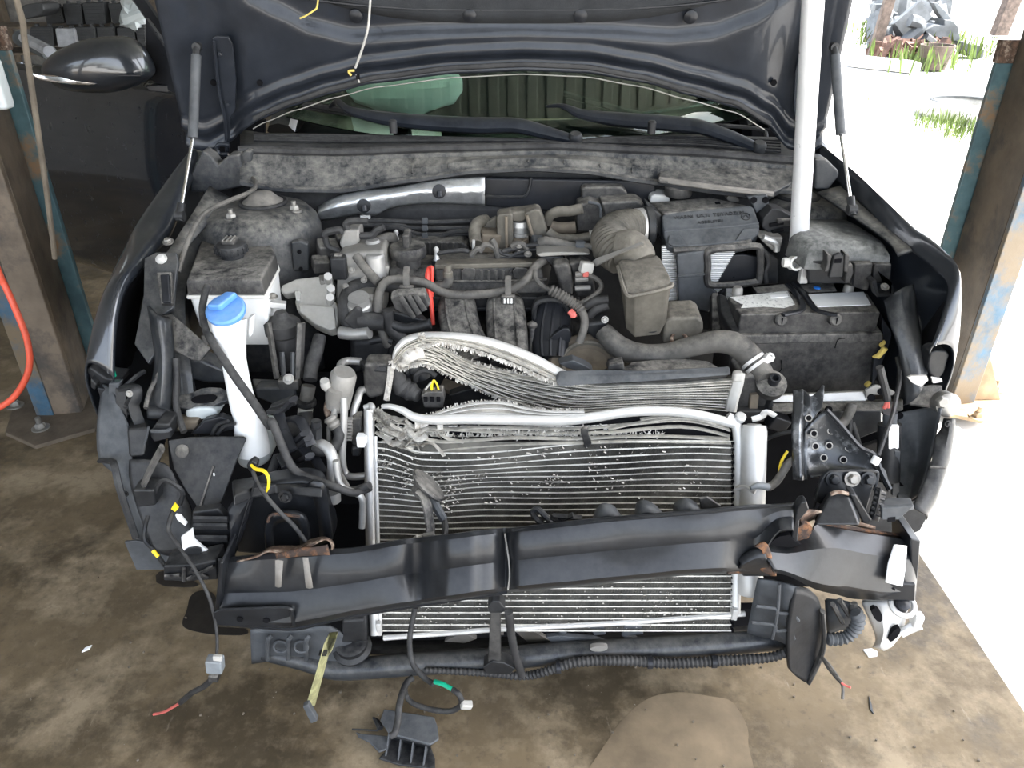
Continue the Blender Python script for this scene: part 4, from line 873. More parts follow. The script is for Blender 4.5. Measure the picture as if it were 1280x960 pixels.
# pleated element
pls = []
for k in range(26):
    y = 309 + k * 2.6; a = P(827 + (0 if k < 12 else 0), y, 1.815); b = P(918, y - 1.5, 1.815)
    pls.append(g_box((a + b) / 2, ((b - a).length, .010, .0028), (0, 0, 0)))
el = O('filter_element', g_box(P(872, 342, 1.86), (.15, .06, .13)), 'paper_filter', ab, bev=.003)
O('pleats', pls, 'paper_filter', el, smooth=False)
O('element_frame', g_slab(T('d1', '935,670 1040,665 1180,690 1185,920 940,940 770,955', 1.808), (0, .012, 0)), 'black_clean', ab, bev=.003)
O('housing_wall', g_plate('z6', '375,420 520,400 520,560 560,590 540,640 520,680 385,640 380,520', 1.785, .012), 'grey_plastic', ab, bev=.005)
O('wall_step', g_tube(T('z6', '380,515 440,512 505,505', 1.783), .004, 6), 'grey_plastic', ab)
fo = T('z6', '515,410 560,395 650,390 730,383 748,410 745,520 715,545 540,557 512,530 515,470', 1.785)
O('opening_frame', g_tube(fo + [fo[0], fo[1]], .009, 8, 4), 'black_dusty', ab)
O('housing_side', g_plate('z6', '750,380 800,420 830,440 830,550 700,560 745,520', 1.80, .04), 'black', ab, bev=.004)
O('rippled_seal', g_tube(T('z6', '745,385 775,420 785,460 770,500 775,545', 1.79), .006, 8), 'rubber', ab)
O('housing_base', g_plate('z6', '385,640 520,680 560,600 600,560 600,720 520,760 400,740', 1.80, .1), 'black', ab, bev=.006)
# reservoir cap peeking behind
bf = thing('brake_fluid_reservoir', 'pale brake fluid reservoir with black cap behind the air filter box', 'reservoir', P(845, 250, 1.99))
O('body', g_plate('d1', '100,130 110,80 150,65 280,70 310,100 300,150 100,160', 1.985, .06), 'white_old', bf, bev=.006)
O('cap', g_lathe([(.034, 0), (.036, .004), (.036, .022), (.030, .028), (0, .028)], P(847, 244, 1.98), n=16), 'black_dusty', bf)
O('dust_boot', g_slab(T('d1', '860,95 910,70 960,80 1010,130 960,150 880,130', 1.94), (0, .03, 0), 1), 'rubber_grey', bf, bev=.006)
# intake bellows and resonator
ih = thing('intake_hose', 'large tan ribbed intake hose leading to a dusty resonator', 'hose', P(805, 415, 1.62))
O('bellows', g_tube(T('z6', '215,300,1.87 165,300,1.85 110,320,1.82 85,355,1.79 100,400,1.75 140,440,1.72'), [.042, .045, .048, .050, .048, .042], 28, 8, corr=.0085, amp=.03), 'tan_plastic', ih)
O('bellows_neck', g_tube(T('z6', '110,390,1.72 165,395,1.71 200,420,1.70 215,450,1.69'), [.038, .045, .042, .036], 20), 'tan_plastic', ih)
O('clamp_band', g_lathe([(.046, -.012), (.047, -.01), (.047, .01), (.046, .012)], P(799, 284, 1.87), (1, .1, .05), 28), 'alu', ih)
O('collar', g_lathe([(.044, 0), (.050, .005), (.050, .02), (.044, .024)], P(804, 283, 1.875), (1, .1, .05), 28), 'black', ih)
top = T('z6', '112,455,1.66 135,440,1.72 290,428,1.72 305,440,1.70 350,525,1.58 345,545,1.575 190,580,1.565 150,575,1.57')
bot = T('z6', '150,735,1.66 150,720,1.70 280,700,1.70 310,690,1.69 330,720,1.60 300,778,1.595 190,790,1.595 150,745,1.61')
mid = T('z6', '115,470,1.655 130,460,1.715 295,450,1.715 312,462,1.695 352,545,1.575 340,565,1.565 190,600,1.555 148,590,1.56')
cen = sum(top, V()) / 8; topi = [cen + (p - cen) * .8 + V((0, .0, .008)) for p in top]
O('resonator', loft([topi, [p.lerp(cen, .05) + V((0, 0, .004)) for p in top], mid, [p.lerp(q, .5) for p, q in zip(mid, bot)], bot]), 'tan_plastic', ih, ang=50, bev=.006)
O('resonator_seam', g_tube([p + V((0, -.003, 0)) for p in (mid[4], mid[5], mid[6], mid[7], mid[0])], .005, 6, 4), 'tan_plastic', ih)
O('resonator_scoop', g_slab(T('z6', '190,710 240,700 300,740 290,770 240,770 200,740', 1.592), (0, .006, 0), 2), 'black', ih, bev=.002)
O('vent_box', g_slab(T('z6', '320,720 350,702 470,697 495,715 497,770 430,800 315,820', 1.60), (0, .08, .01)), 'tan_plastic', ih, bev=.008)
O('vent_cap', g_ring(P(849, 424, 1.59), (0, -.5, 1), .018, .004), 'rust_edge', ih)
# black canister at the firewall
cn = thing('purge_canister', 'black ribbed canister box beside the intake hose at the firewall', 'canister', P(765, 290, 1.95))
O('upper_box', g_plate('z2', '892,690 905,680 1040,680 1060,700 1062,740 895,740', 1.98, .05), 'black_dusty', cn, bev=.006)
O('lower_box', g_plate('c2', '1040,110 1140,75 1220,100 1280,110 1290,250 1190,330 1030,320 1028,200', 1.93, .07), 'black_dusty', cn, bev=.006)
O('box_edge', g_tube(T('c2', '1120,80 1210,105 1220,200', 1.926), .004, 6), 'grey_plastic', cn)
O('lower_box_right', g_plate('z6', '40,190 200,180 235,200 230,270 60,260', 1.92, .07), 'black_dusty', cn, bev=.006)
O('canister_pipe', g_tube(T('c2', '810,270 900,290 1020,280', 1.93), .016, 10), 'brown_dust', cn)
# ================================================================ BATTERY AND FUSE BOX
bt = thing('battery', 'black car battery with white labels on its dusty lid', 'battery', P(1010, 490, 1.66))
ZT = .768
bf4 = TZ('d2', '190,335 1125,320 1035,190 105,215', ZT)           # lid top quad: front-left, front-right, back-right, back-left
lo4 = [p + V((0, 0, -.055)) for p in bf4]
body_t = [bf4[0] + V((-.012, -.012, -.066)), bf4[1] + V((.012, -.012, -.066)), bf4[2] + V((.014, .012, -.066)), bf4[3] + V((-.012, .012, -.066))]
body_b = [p + V((0, 0, -.19)) for p in body_t]
O('case', g_hexa(body_b, body_t), 'black_dusty', bt, bev=.006)
O('case_rim', g_hexa([p + V((0, 0, -.004)) for p in [body_t[0] + V((-.004, -.004, 0)), body_t[1] + V((.004, -.004, 0)), body_t[2] + V((.004, .004, 0)), body_t[3] + V((-.004, .004, 0))]], [p + V((0, 0, .018)) for p in body_t]), 'black_dusty', bt, bev=.004)
O('lid', g_hexa(lo4, bf4), 'black_dusty', bt, bev=.004)
tp = Pl((0, 0, ZT), (0, 0, 1))
def top_plate(s, h, m, name, soft=0): return O(name, g_slab([tp.hit(*a) + V((0, 0, .0)) for a in PX('d2', s)], V((0, 0, h)), soft), m, bt, bev=.001)
top_plate('155,305 230,240 480,165 545,215 600,290 585,305 390,325', .002, 'black_dusty', 'lid_panel')
top_plate('190,300 205,275 120,225 395,195 500,180 555,275 480,300 345,290', .0022, 'label_print', 'print_label')
top_plate('630,205 1010,190 1060,275 700,290', .0022, 'label_white', 'blank_label')
top_plate('280,165 500,140 540,165 520,185 300,200 265,150', .004, 'black_dusty', 'rear_hump')
top_plate('560,150 800,120 830,185 640,195', .003, 'black_dusty', 'rear_hump')
top_plate('375,215 500,205 510,225 395,235', .0035, 'label_white', 'label_block')
O('level_eye', g_lathe([(.0085, 0), (.0085, .004), (.006, .006)], tp.hit(1021, 361.5), n=18), 'blue_dot', bt)
for s in ('500,150 540,190 590,260 600,300 580,330 470,355', '545,140 600,200 650,270 690,320 760,345 830,355'):
    O('carry_handle', g_tube([tp.hit(*a) + V((0, -.0, .006)) for a in PX('d2', s)], .007, 8, flat=(.6, 1.1)), 'black_clean', bt)
for a in ((472, 355), (832, 350)):
    q = tp.hit(890 + a[0] * .1875, 330 + (a[1] - 8) * .1875); q = V((q.x, bf4[0].y - .004, q.z - .012))
    h_ = O('handle_lug', g_lathe([(.0145, -.012), (.0145, .004), (.011, .007)], q, (0, -1, .25), 20), 'black_dusty', bt)
    O('lug_slot', g_box(q + V((0, -.0075, .001)), (.002, .004, .014)), 'void', h_)
for a in ((167, 198), (908, 180)): O('terminal', g_lathe([(.013, 0), (.012, .016), (.009, .020)], tp.hit(890 + a[0] * .1875, 330 + a[1] * .1875) + V((0, 0, -.002)), n=20), 'alu_cast', bt)
for s in ('820,560 840,505 885,495', '460,640 465,690 450,720'):
    if ' ' in s: O('case_scuff', g_tube(T('d2', s, body_t[0].y - .001), .0012, 5), 'void', bt)
tray = thing('battery_tray', 'torn black battery tray wall with yellow clips beside the battery', 'tray', P(1100, 480, 1.6))
O('tray_wall', g_slab(T('d2', '1130,340,1.64 1200,460,1.6 1190,520,1.58 1080,800,1.55 1060,830,1.55 1080,640,1.56 1140,500,1.6'), (.004, .02, 0)), 'black_clean', tray, bev=.003)
O('yellow_clip', g_plate('d2', '1072,630 1110,610 1150,560 1180,570 1120,635', 1.53, .012), 'yellow_foam', tray, bev=.003)
O('yellow_clip', g_plate('d2', '1120,550 1160,515 1165,530 1130,565', 1.55, .012), 'yellow_foam', tray, bev=.003)
O('yellow_clip', g_plate('d2', '1020,820 1050,790 1070,795 1040,830', 1.52, .012), 'yellow_foam', tray, bev=.003)
O('tray_left', g_slab(T('d2', '45,190,1.72 100,215,1.7 190,470,1.56 150,480,1.55 60,320,1.66'), (0, .02, -.02)), 'black', tray, bev=.004)
O('tray_left', g_slab(T('d2', '0,190,1.74 45,190,1.74 60,440,1.66 0,450,1.66'), (0, .02, -.02)), 'black_dusty', tray, bev=.004)
tl_ = thing('terminal_clamp', 'white metal battery cable clamp standing behind the battery', 'clamp', P(1000, 355, 1.76))
O('ring', [g_lathe([(.017, -.012), (.017, .012), (.012, .012), (.012, -.012), (.017, -.012)], P(993.5, 329, 1.72), (.1, -1, .3), 20)], 'white_old', tl_)
O('bolt_barrel', g_lathe([(.011, -.008), (.012, 0), (.011, .008)], P(983, 328, 1.72), (1, 0, 0), 14), 'white_old', tl_)
O('neck', g_box(P(1006, 322, 1.73), (.018, .018, .036)), 'white_old', tl_, bev=.005)
O('block', g_box(P(1005, 341, 1.73), (.020, .02, .050)), 'alu_white', tl_, bev=.003)
O('lever', g_slab(T('d3', '420,560 440,510 465,515 460,600 485,680 460,720 430,700 425,610', 1.72), (0, .015, 0)), 'alu_cast', tl_, bev=.002)
fb = thing('fuse_box', 'dusty grey-black fuse box with domed cover behind the battery', 'fuse box', P(1050, 365, 1.78))
fz = .885
ftop = TZ('d3', '360,330 860,320 1110,400 770,195 480,175 270,190', fz)
prof0 = TZ('d3', '250,175 480,168 760,180 890,240 1180,420 1215,470 860,330 340,300 245,260', fz)
ring_top = TZ('d3', '290,215 480,195 740,205 860,255 1120,420 1060,440 820,370 400,350 300,290', fz)
c0 = T('d3', '245,180,1.90 480,165,1.93 770,178,1.93 900,240,1.88 1190,430,1.72 1222,500,1.66 860,460,1.68 400,460,1.68 220,330,1.76')
c1 = [p + V((0, 0, -.025)) for p in T('d3', '240,185,1.90 480,168,1.93 772,180,1.93 905,242,1.88 1195,435,1.72 1226,530,1.655 860,520,1.67 380,510,1.67 190,370,1.76')]
cc_ = sum(c0, V()) / len(c0)
O('cover', loft([[cc_ + (p - cc_) * .55 + V((0, 0, .026)) for p in c0], [cc_ + (p - cc_) * .82 + V((0, 0, .022)) for p in c0], [cc_ + (p - cc_) * .95 + V((0, 0, .010)) for p in c0], c0, c1]), 'fuse_cover', fb, ang=75)
O('base', g_hexa(T('d3', '400,760,1.68 1180,760,1.66 1180,500,1.9 300,500,1.9'), T('d3', '385,520,1.675 1225,545,1.66 1150,420,1.85 250,330,1.85')), 'black', fb, bev=.006)
O('wall_rib', g_plate('d3', '870,560 1055,550 1030,720 1000,835 850,790', 1.645, .02), 'black_dusty', fb, bev=.004)
O('wall_rib', g_plate('d3', '1065,560 1240,560 1230,720 1035,770', 1.65, .02), 'black_dusty', fb, bev=.004)
O('latch', g_plate('d3', '655,480 720,450 790,480 750,700 605,705 640,560', 1.635, .012), 'black', fb, bev=.004)
O('latch_hole', g_plate('d3', '670,515 740,510 730,550 665,552', 1.633, .004), 'void', fb)
for s in ('590,450 640,480 610,640 560,640 590,560', '770,450 820,480 800,650 760,640'): O('latch_guard', g_plate('d3', s, 1.63, .03), 'black_dusty', fb, bev=.003)
O('latch_guard', g_plate('d3', '790,570 850,560 860,650 820,760 770,760', 1.635, .03), 'black_dusty', fb, bev=.004)
O('corner_clip', g_plate('d3', '1040,740 1080,720 1110,860 1230,860 1235,750 1190,710 1250,780 1270,880 1090,890', 1.61, .03), 'black', fb, bev=.004)
bolt(fb, P(960 + 1165 * .125, 260 + 790 * .125, 1.605), (0, -.6, .8), .008)
rlb = thing('relay_block', 'small black relay connector block between air box and fuse box', 'relay', P(960, 305, 1.86))
O('body', g_plate('z6', '760,260 800,215 840,220 920,265 915,290 890,320 800,340 755,300', 1.84, .05), 'black', rlb, bev=.004)
O('cap', g_plate('z6', '775,215 840,205 920,262 830,268', tilt(1.83, 275, 1.90, 258), .02), 'black_dusty', rlb, bev=.004)
for s in ('790,290 850,280', '800,320 850,310'): O('slot', g_tube(T('z6', s, 1.835), .005, 6), 'void', rlb)
O('ecu_fins', g_slab(T('z6', '740,340 850,345 835,410 800,400 760,365', 1.80), (0, .05, 0)), 'alu_cast', rlb, bev=.003)
O('ecu_edge', g_tube(T('z6', '760,345 815,370 820,405', 1.79), .008, 8), 'alu', rlb)
O('side_bracket', g_plate('z6', '690,165 780,155 790,195 730,240 715,200', 1.88, .03), 'grey_plastic', rlb, bev=.004)
for a in ((942, 250), (957, 250)): O('bracket_hole', g_lathe([(.008, -.001), (.008, .002)], P(a[0], a[1], 1.878), (0, -1, 0), 14), 'void', rlb)
# pole propping the hood
pa, pb = P(1003, 283, 1.80), P(1018, 0, 1.72)
ptop = pb + (pb - pa).normalized() * .35
pol = thing('prop_pole', 'shiny white metal pole propping up the hood at the right', 'pole', pa)
O('tube', g_cyl(pa + V((0, 0, -.05)), ptop, .022, 24), 'pipe_white', pol)
O('end_cap', g_lathe([(.0235, 0), (.0235, .03), (.02, .034)], ptop - (ptop - pa).normalized() * .01, ptop - pa, 24), 'grey_plastic', pol)
# ================================================================ LEFT FRONT: TANKS
cr = thing('coolant_reservoir', 'white coolant tank with dusty black lid and screw cap', 'coolant tank', P(295, 425, 1.62))
zt = .868
lt = TZ('b8', '50,690 430,690 500,560 470,478 130,482', zt)
lid0 = [p + V((0, 0, -.004)) for p in lt]; lm = sum(lt, V()) / 5
O('lid', loft([[lm + (p - lm) * .94 + V((0, 0, .006)) for p in lt], [lm + (p - lm) * .985 + V((0, 0, .003)) for p in lt], lid0, [lm + (p - lm) * 1.02 + V((0, 0, -.030)) for p in lt]]), 'black_dusty', cr, bev=.004)
O('lid_flange', loft([[lm + (p - lm) * 1.05 + V((0, 0, -.029)) for p in lt], [lm + (p - lm) * 1.05 + V((0, 0, -.038)) for p in lt]]), 'white_old', cr, bev=.003)
O('tank', loft([[lm + (p - lm) * 1.0 + V((0, 0, -.036)) for p in lt], [lm + (p - lm) * .95 + V((0, 0, -.11)) for p in lt], [lm + (p - lm) * .82 + V((0, .01, -.165)) for p in lt], [lm + (p - lm) * .74 + V((0, .01, -.175)) for p in lt]]), 'white_plastic', cr, bev=.012)
q = PZ(291, 322, zt + .004)
cp_ = O('cap', g_lathe([(.026, 0), (.026, .012), (.034, .013), (.035, .024), (.033, .032), (.028, .035), (0, .036)], q, n=36), 'black', cr)
for k in range(16):
    a = 2 * math.pi * k / 16; O('cap_knurl', g_box(q + V((math.cos(a) * .0345, math.sin(a) * .0345, .021)), (.006, .004, .014), (0, 0, a)), 'black', cp_, bev=.001)
O('cap_ridge', g_box(q + V((0, 0, .040)), (.030, .034, .012)), 'black_dusty', cp_, bev=.004)
for dx in (-.009, 0, .009): O('cap_rib', g_box(q + V((dx, -.002, .047)), (.003, .034, .003)), 'alu_cast', cp_, bev=.001)
O('side_lug', g_slab(T('b6', '760,390 785,380 778,480 762,495 755,470', 1.47), (0, .02, 0)), 'white_plastic', cr, bev=.004)
O('overflow_nipple', g_tube(T('b6', '560,228 556,250', 1.49), .008, 10), 'rubber_grey', cr)
tag(O('reservoir_hose', g_tube(T('b6', '556,232,1.485 540,290,1.46 532,360,1.44 550,450,1.41 580,510,1.385 640,600,1.36 700,690,1.34 800,830,1.31 870,930,1.28') + T('b7', '880,110,1.27 930,230,1.25 970,320,1.235 1020,370,1.225 1100,400,1.215 1200,435,1.21 1290,465,1.22 1370,440,1.25'), [.0072, .0074, .0074, .0076, .0080, .0085, .0088, .0088, .0088, .0086, .0084, .0084, .0084, .0084, .0080, .0076, .0076], 12, 6), 'rubber'),
    'long black ribbed hose running from coolant tank down to the radiator', 'hose')
O('hose_joint', g_lathe([(.012, -.01), (.013, 0), (.012, .01)], P(261, 423, 1.405), (.3, -.2, -1), 14), 'rubber_grey', cr)
wf = thing('washer_filler', 'white washer filler neck with a blue cap', 'filler neck', P(312, 560, 1.34))
nk = T('b6', '663,395,1.430 668,470,1.42 690,600,1.40 712,720,1.385 738,830,1.37') + T('b7', '760,90,1.36 775,180,1.355 785,260,1.35')
O('neck', g_tube(nk, [.036, .033, .0245, .025, .027, .029, .034, .036], 28, 6), 'white_plastic', wf)
capc = P(283, 389, 1.43)
wc = O('cap', g_lathe([(.038, -.004), (.040, .0), (.040, .007), (.036, .011), (.0, .012)], capc, (0, -.45, .9), 36), 'blue_cap', wf)
O('cap_grip', g_slab([capc + V((-.028, -.02, .010)), capc + V((.000, -.025, .010)), capc + V((.024, .02, .022)), capc + V((.0, .025, .022))], (0, -.008, .016)), 'blue_cap', wc, bev=.005)
O('tank', g_slab(T('b7', '690,250 730,180 850,190 880,250 860,330 760,360 700,330', 1.36), (0, .10, 0), 2), 'white_trans', wf, bev=.012)
# ================================================================ RADIATOR AND CONDENSER
CP = tilt(1.15, 790, 1.38, 515)
cd = thing('condenser', 'bent aluminium condenser with torn upper fins behind the bumper beam', 'condenser', CP.hit(695, 792))
def gauss(x, m, s): return math.exp(-((x - m) / s) ** 2)
def warp(x, y):                              # crash damage, in traced pixels of the core
    d = 13 * gauss(y, 562, 36) * sst(474, 530, x) * (1 - .85 * sst(560, 900, x))
    d -= 7 * gauss(y, 550, 30) * gauss(x, 790, 110)
    d += 5 * gauss(x, 540, 40) * gauss(y, 620, 40) + 1.2 * math.sin(x * .03 + y * .05) * gauss(y, 560, 70)
    return y + d
def depth(x, y): return -.022 * gauss(x, 525, 26) * gauss(y, 612, 30) * 0 + .002 * math.sin(x * .021 + y * .04) * gauss(y, 560, 90)
def cpt(x, y, o=0): return CP.hit(x, warp(x, y)) + CP.n * (depth(x, y) + o)
def core_l(y): return 471 + (y - 515) * .03
def core_r(y): return 916 - (y - 515) * .012
ysr = [553 + 7.55 * i for i in range(32)]
fins = []
for i, y in enumerate(ysr):
    xl, xr = core_l(y), core_r(y); pts = [(xl + (xr - xl) * k / 40) for k in range(41)]
    rows4 = [[cpt(x, y + dy, o) for x in pts] for dy, o in ((-.7, .0082), (-.7, -.007), (.7, -.007), (.7, .0082))]
    vs = [p for r in rows4 for p in r]; n_ = 41; fs = []
    for a in range(4):
        b = (a + 1) % 4
        for k in range(n_ - 1): fs.append((a * n_ + k, a * n_ + k + 1, b * n_ + k + 1, b * n_ + k))
    O('cooling_tube', (vs, fs), 'tube_alu', cd)
    if i:
        y0 = ysr[i - 1] + .8; y1 = y - .8; nz = 260; vs = []; fs = []
        for k in range(nz + 1):
            x = xl + (xr - xl) * k / nz; yy = y0 if k % 2 else y1
            vs += [cpt(x, yy, .0068), cpt(x, yy, -.004)]
        for k in range(nz): fs.append((2 * k, 2 * k + 1, 2 * k + 3, 2 * k + 2))
        fins.append((vs, fs))
O('fins', fins, 'fin', cd, smooth=False, stuff=True)
O('core_back', g_slab([CP.hit(472, 552) + CP.n * .0045, CP.hit(914, 552) + CP.n * .0045, CP.hit(912, 788) + CP.n * .0045, CP.hit(478, 788) + CP.n * .0045], -CP.n * .02), 'fin', cd)
# dirt and crushed patches on the fins
sp = []
def spikes(curve_pts, nrm, n, lo, hi, dirs, wob=.35, wd=.0012):
    out = []; c_ = cat(curve_pts, 6)
    for _ in range(n):
        t = random.random() * (len(c_) - 1.001); j = int(t); p = c_[j].lerp(c_[j + 1], t - j); tg = (c_[j + 1] - c_[j]).normalized()
        d = (V(dirs) + V((random.gauss(0, wob), random.gauss(0, wob), random.gauss(0, wob)))).normalized(); L_ = random.uniform(lo, hi)
        s_ = tg * wd * random.uniform(.6, 2.2); e = p + d * L_; out.append(([p - s_, p + s_, e + s_ * .6, e - s_ * .5], [(0, 1, 2, 3)]))
    return out
for cx, cy, sx, sy, n_ in ((545, 590, 45, 14, 120), (505, 585, 14, 30, 60), (555, 630, 12, 14, 30), (565, 615, 10, 25, 40), (690, 595, 18, 10, 40), (740, 580, 8, 20, 25), (690, 560, 200, 8, 90), (480, 580, 10, 15, 30), (620, 610, 60, 40, 60), (860, 600, 30, 30, 40), (760, 600, 60, 30, 40)):
    for _ in range(n_):
        x = random.gauss(cx, sx * .5); y = random.gauss(cy, sy * .5)
        if not (474 < x < 912 and 548 < y < 640): continue
        p = cpt(x, y, .010); a = random.random() * 3; l = random.uniform(.0012, .0036)
        u = V((math.cos(a), 0, math.sin(a) * .8)) * l; v_ = V((-math.sin(a), -.3, math.cos(a))) * l * .35
        sp.append(([p - u - v_, p + u - v_, p + u + v_ * .8 + CP.n * .003, p - u + v_ + CP.n * .002], [(0, 1, 2, 3)]))
for _ in range(260):
    x = random.uniform(480, 905); y = random.uniform(732, 785); p = cpt(x, y, .008); l = random.uniform(.001, .0022); sp.append(([p + V((-l, 0, 0)), p + V((l, 0, 0)), p + V((l * .5, -.001, l * 2.4)), p + V((-l, 0, l * 2))], [(0, 1, 2, 3)]))
O('crushed_fins', sp, 'alu_torn', cd, smooth=False, stuff=True)
# side headers and drier
O('header', g_tube([CP.hit(462, 512) + CP.n * .004, CP.hit(463, 600) + CP.n * .004, CP.hit(465, 700) + CP.n * .004, CP.hit(470, 792) + CP.n * .004], .0115, 14), 'alu', cd)
O('header_rail', g_tube([CP.hit(470, 545) + CP.n * .006, CP.hit(472, 640) + CP.n * .006, CP.hit(476, 790) + CP.n * .006], .0045, 8), 'alu_white', cd)
O('header', g_tube([CP.hit(908, 520) + CP.n * .006, CP.hit(921, 540) + CP.n * .006, CP.hit(921, 640) + CP.n * .006, CP.hit(918, 765) + CP.n * .006], .0105, 14), 'alu_white', cd)
O('header_teeth', [g_box(CP.hit(914.5, warp(914, y)) + CP.n * .004, (.006, .016, .004)) for y in ysr], 'void', cd)
dt, db = CP.hit(940, 531) + CP.n * .016, CP.hit(934, 742) + CP.n * .016
O('receiver_drier', g_lathe([(.010, 0), (.022, .002), (.0255, .008), (.0265, .03), (.0265, (dt - db).length - .012), (.0235, (dt - db).length), (.0, (dt - db).length + .001)], db, dt - db, 28), 'alu_white', cd)
O('drier_ring', g_ring(dt + (dt - db).normalized() * .001, dt - db, .013, .002), 'alu', cd)
O('drier_bracket', g_tube([CP.hit(937, 524) + CP.n * .016, CP.hit(948, 520) + CP.n * .02, CP.hit(952, 514) + CP.n * .03, CP.hit(963, 519) + CP.n * .03], .005, 8, flat=(1.5, .7)), 'alu_white', cd)
O('header_plug', g_lathe([(.0105, 0), (.0115, .004), (.0115, .012), (.009, .014)], CP.hit(923, 524) + CP.n * .008, (0, -.4, 1), 18), 'alu_white', cd)
O('strap', g_tube([CP.hit(916, 610) + CP.n * .018, CP.hit(926, 606) + CP.n * .03, CP.hit(936, 611) + CP.n * .045], .005, 8), 'alu_white', cd)
# bent top rail
tr_ = [CP.hit(*a) + CP.n * b for a, b in (((478, 508), .0), ((490, 508), .01), ((505, 513), .014), ((520, 521), .018), ((545, 524), .02), ((580, 523), .02), ((640, 524), .018), ((700, 525), .016), ((740, 521), .015), ((790, 514), .014), ((840, 514), .012), ((880, 520), .01), ((917, 530), .008))]
O('top_rail', g_tube(tr_, [.005, .006, .008, .0095, .011, .0115, .0115, .0115, .0115, .011, .0105, .0105, .010], 10, 5, flat=(1, .9)), 'alu_white', cd, label='bright bent top rail')
up2 = [p + V((0, .004, .012)) for p in tr_]
O('frayed_edge', spikes([CP.hit(470, 520), CP.hit(490, 535), CP.hit(530, 545), CP.hit(600, 546), CP.hit(680, 545), CP.hit(760, 545), CP.hit(830, 545)], CP.n, 520, .006, .018, (0, -.2, .8), .5) + spikes([CP.hit(470, 515), CP.hit(480, 530), CP.hit(500, 548), CP.hit(520, 555)], CP.n, 380, .006, .022, (.2, -.5, .6), .6, .0018)
   + spikes([CP.hit(545, 532), CP.hit(620, 532), CP.hit(700, 533), CP.hit(770, 530)], CP.n, 300, .004, .012, (0, -.3, -.8), .4) + spikes([CP.hit(560, 516), CP.hit(620, 514), CP.hit(680, 513)], CP.n, 200, .004, .010, (0, -.2, .9), .4), 'alu_torn', cd, smooth=False, stuff=True)
ft = [CP.hit(*a) + CP.n * .012 for a in PX('b1', '400,470 480,440 560,418 640,404 740,404 850,428 960,440 1100,440')]
fbm = [CP.hit(*a) + CP.n * .014 for a in PX('b1', '400,490 480,485 560,478 640,474 740,476 850,480 960,482 1100,475')]
O('fin_strip', g_grid([ft, [a.lerp(b, .5) + CP.n * .004 for a, b in zip(ft, fbm)], fbm], 5, 3), 'fin_grey', cd, solid=.01)
for f in (.0, .3, .62): O('loose_tube', g_tube([a.lerp(b, f) + CP.n * .005 for a, b in zip(ft, fbm)], .002, 6, 5, flat=(.8, 2)), 'alu_white', cd)
O('frayed_edge', spikes(ft, None, 420, .003, .010, (0, -.3, .8), .5), 'alu_torn', cd, smooth=False, stuff=True)
# loose upper tubes
for k, s in enumerate(('470,520 485,532 500,536 520,533 560,536 620,540 690,541 760,540 850,533 912,545', '470,530 485,543 505,547 530,548 560,552 640,547 720,548 800,545 912,548', '470,512 490,522 510,530 540,538 600,534 700,536 770,532 850,525 910,536',
                       '470,540 490,552 510,560 530,566 570,560 640,555 720,553 800,551 912,553', '520,545 545,540 560,548 580,552', '800,524 840,520 880,526 912,538', '760,536 800,528 850,522 905,530', '700,548 760,546 840,545 910,550')):
    q = [CP.hit(a[0], a[1]) + CP.n * (.004 + .004 * math.sin(a[0] * .06 + k)) for a in PX('p', s)]
    O('loose_tube', g_tube(q, .0022, 6, 5, flat=(1, 2.4)), 'tube_alu', cd)
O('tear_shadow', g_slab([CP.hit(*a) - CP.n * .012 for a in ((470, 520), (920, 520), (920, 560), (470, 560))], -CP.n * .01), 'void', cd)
mg = []
for k in range(14):
    x0 = random.uniform(472, 520); y0 = random.uniform(515, 555)
    mg.append(g_tube([CP.hit(x0 + j * random.uniform(8, 14), y0 + random.gauss(0, 5) + j * 1.5) + CP.n * random.uniform(.0, .02) for j in range(5)], .003, 5, 4, flat=(.5, 2.2)))
O('mangled_tubes', mg, 'alu_torn', cd, stuff=True)
# lower rail
O('bottom_rail', g_tube([CP.hit(480, 796) + CP.n * .006, CP.hit(560, 790) + CP.n * .006, CP.hit(640, 784) + CP.n * .006, CP.hit(760, 778) + CP.n * .006, CP.hit(900, 768) + CP.n * .006, CP.hit(930, 766) + CP.n * .006], .006, 8), 'alu_white', cd)
O('bottom_tab', g_box(CP.hit(475, 783) + CP.n * .012, (.010, .012, .035)), 'alu_white', cd, bev=.002)
O('bottom_tab', g_box(CP.hit(916, 765) + CP.n * .012, (.012, .012, .03)), 'alu_white', cd, bev=.002)
# ---- radiator behind: torn upper band
rd = thing('radiator', 'torn radiator with shredded upper fins peeled back over the engine', 'radiator', P(700, 500, 1.46))
U = PX('b1', '370,110 480,165 560,212 700,258 850,288 1000,310 1150,325 1280,322 1500,318 1765,300'); Lw = PX('b1', '290,240 380,222 480,262 600,320 760,385 900,425 1050,440 1280,428 1500,420 1740,438')
NT = 10
Uc = cat([V((a[0], a[1], 0)) for a in U], 5); Lc = cat([V((a[0], a[1], 0)) for a in Lw], 5)
ybow = lambda x: 1.46 - .05 * gauss(x, 520, 60) + .03 * gauss(x, 640, 60)
def band(t, o=0): return [P(u.x + (l.x - u.x) * t, u.y + (l.y - u.y) * t, ybow(u.x) - .02 * t + o) for u, l in zip(Uc, Lc)]
for k in range(NT + 1):
    t = k / NT; q = band(t, -.004 * random.random())
    q = [p + V((0, 0, .0016 * math.sin(i * .9 + k * 2) * (1 if i < 30 else .2))) for i, p in enumerate(q)]
    O('cooling_tube', g_tube(q, .0026, 6, 1, flat=(.8, 2.6)), 'tube_alu', rd)
fin2 = []
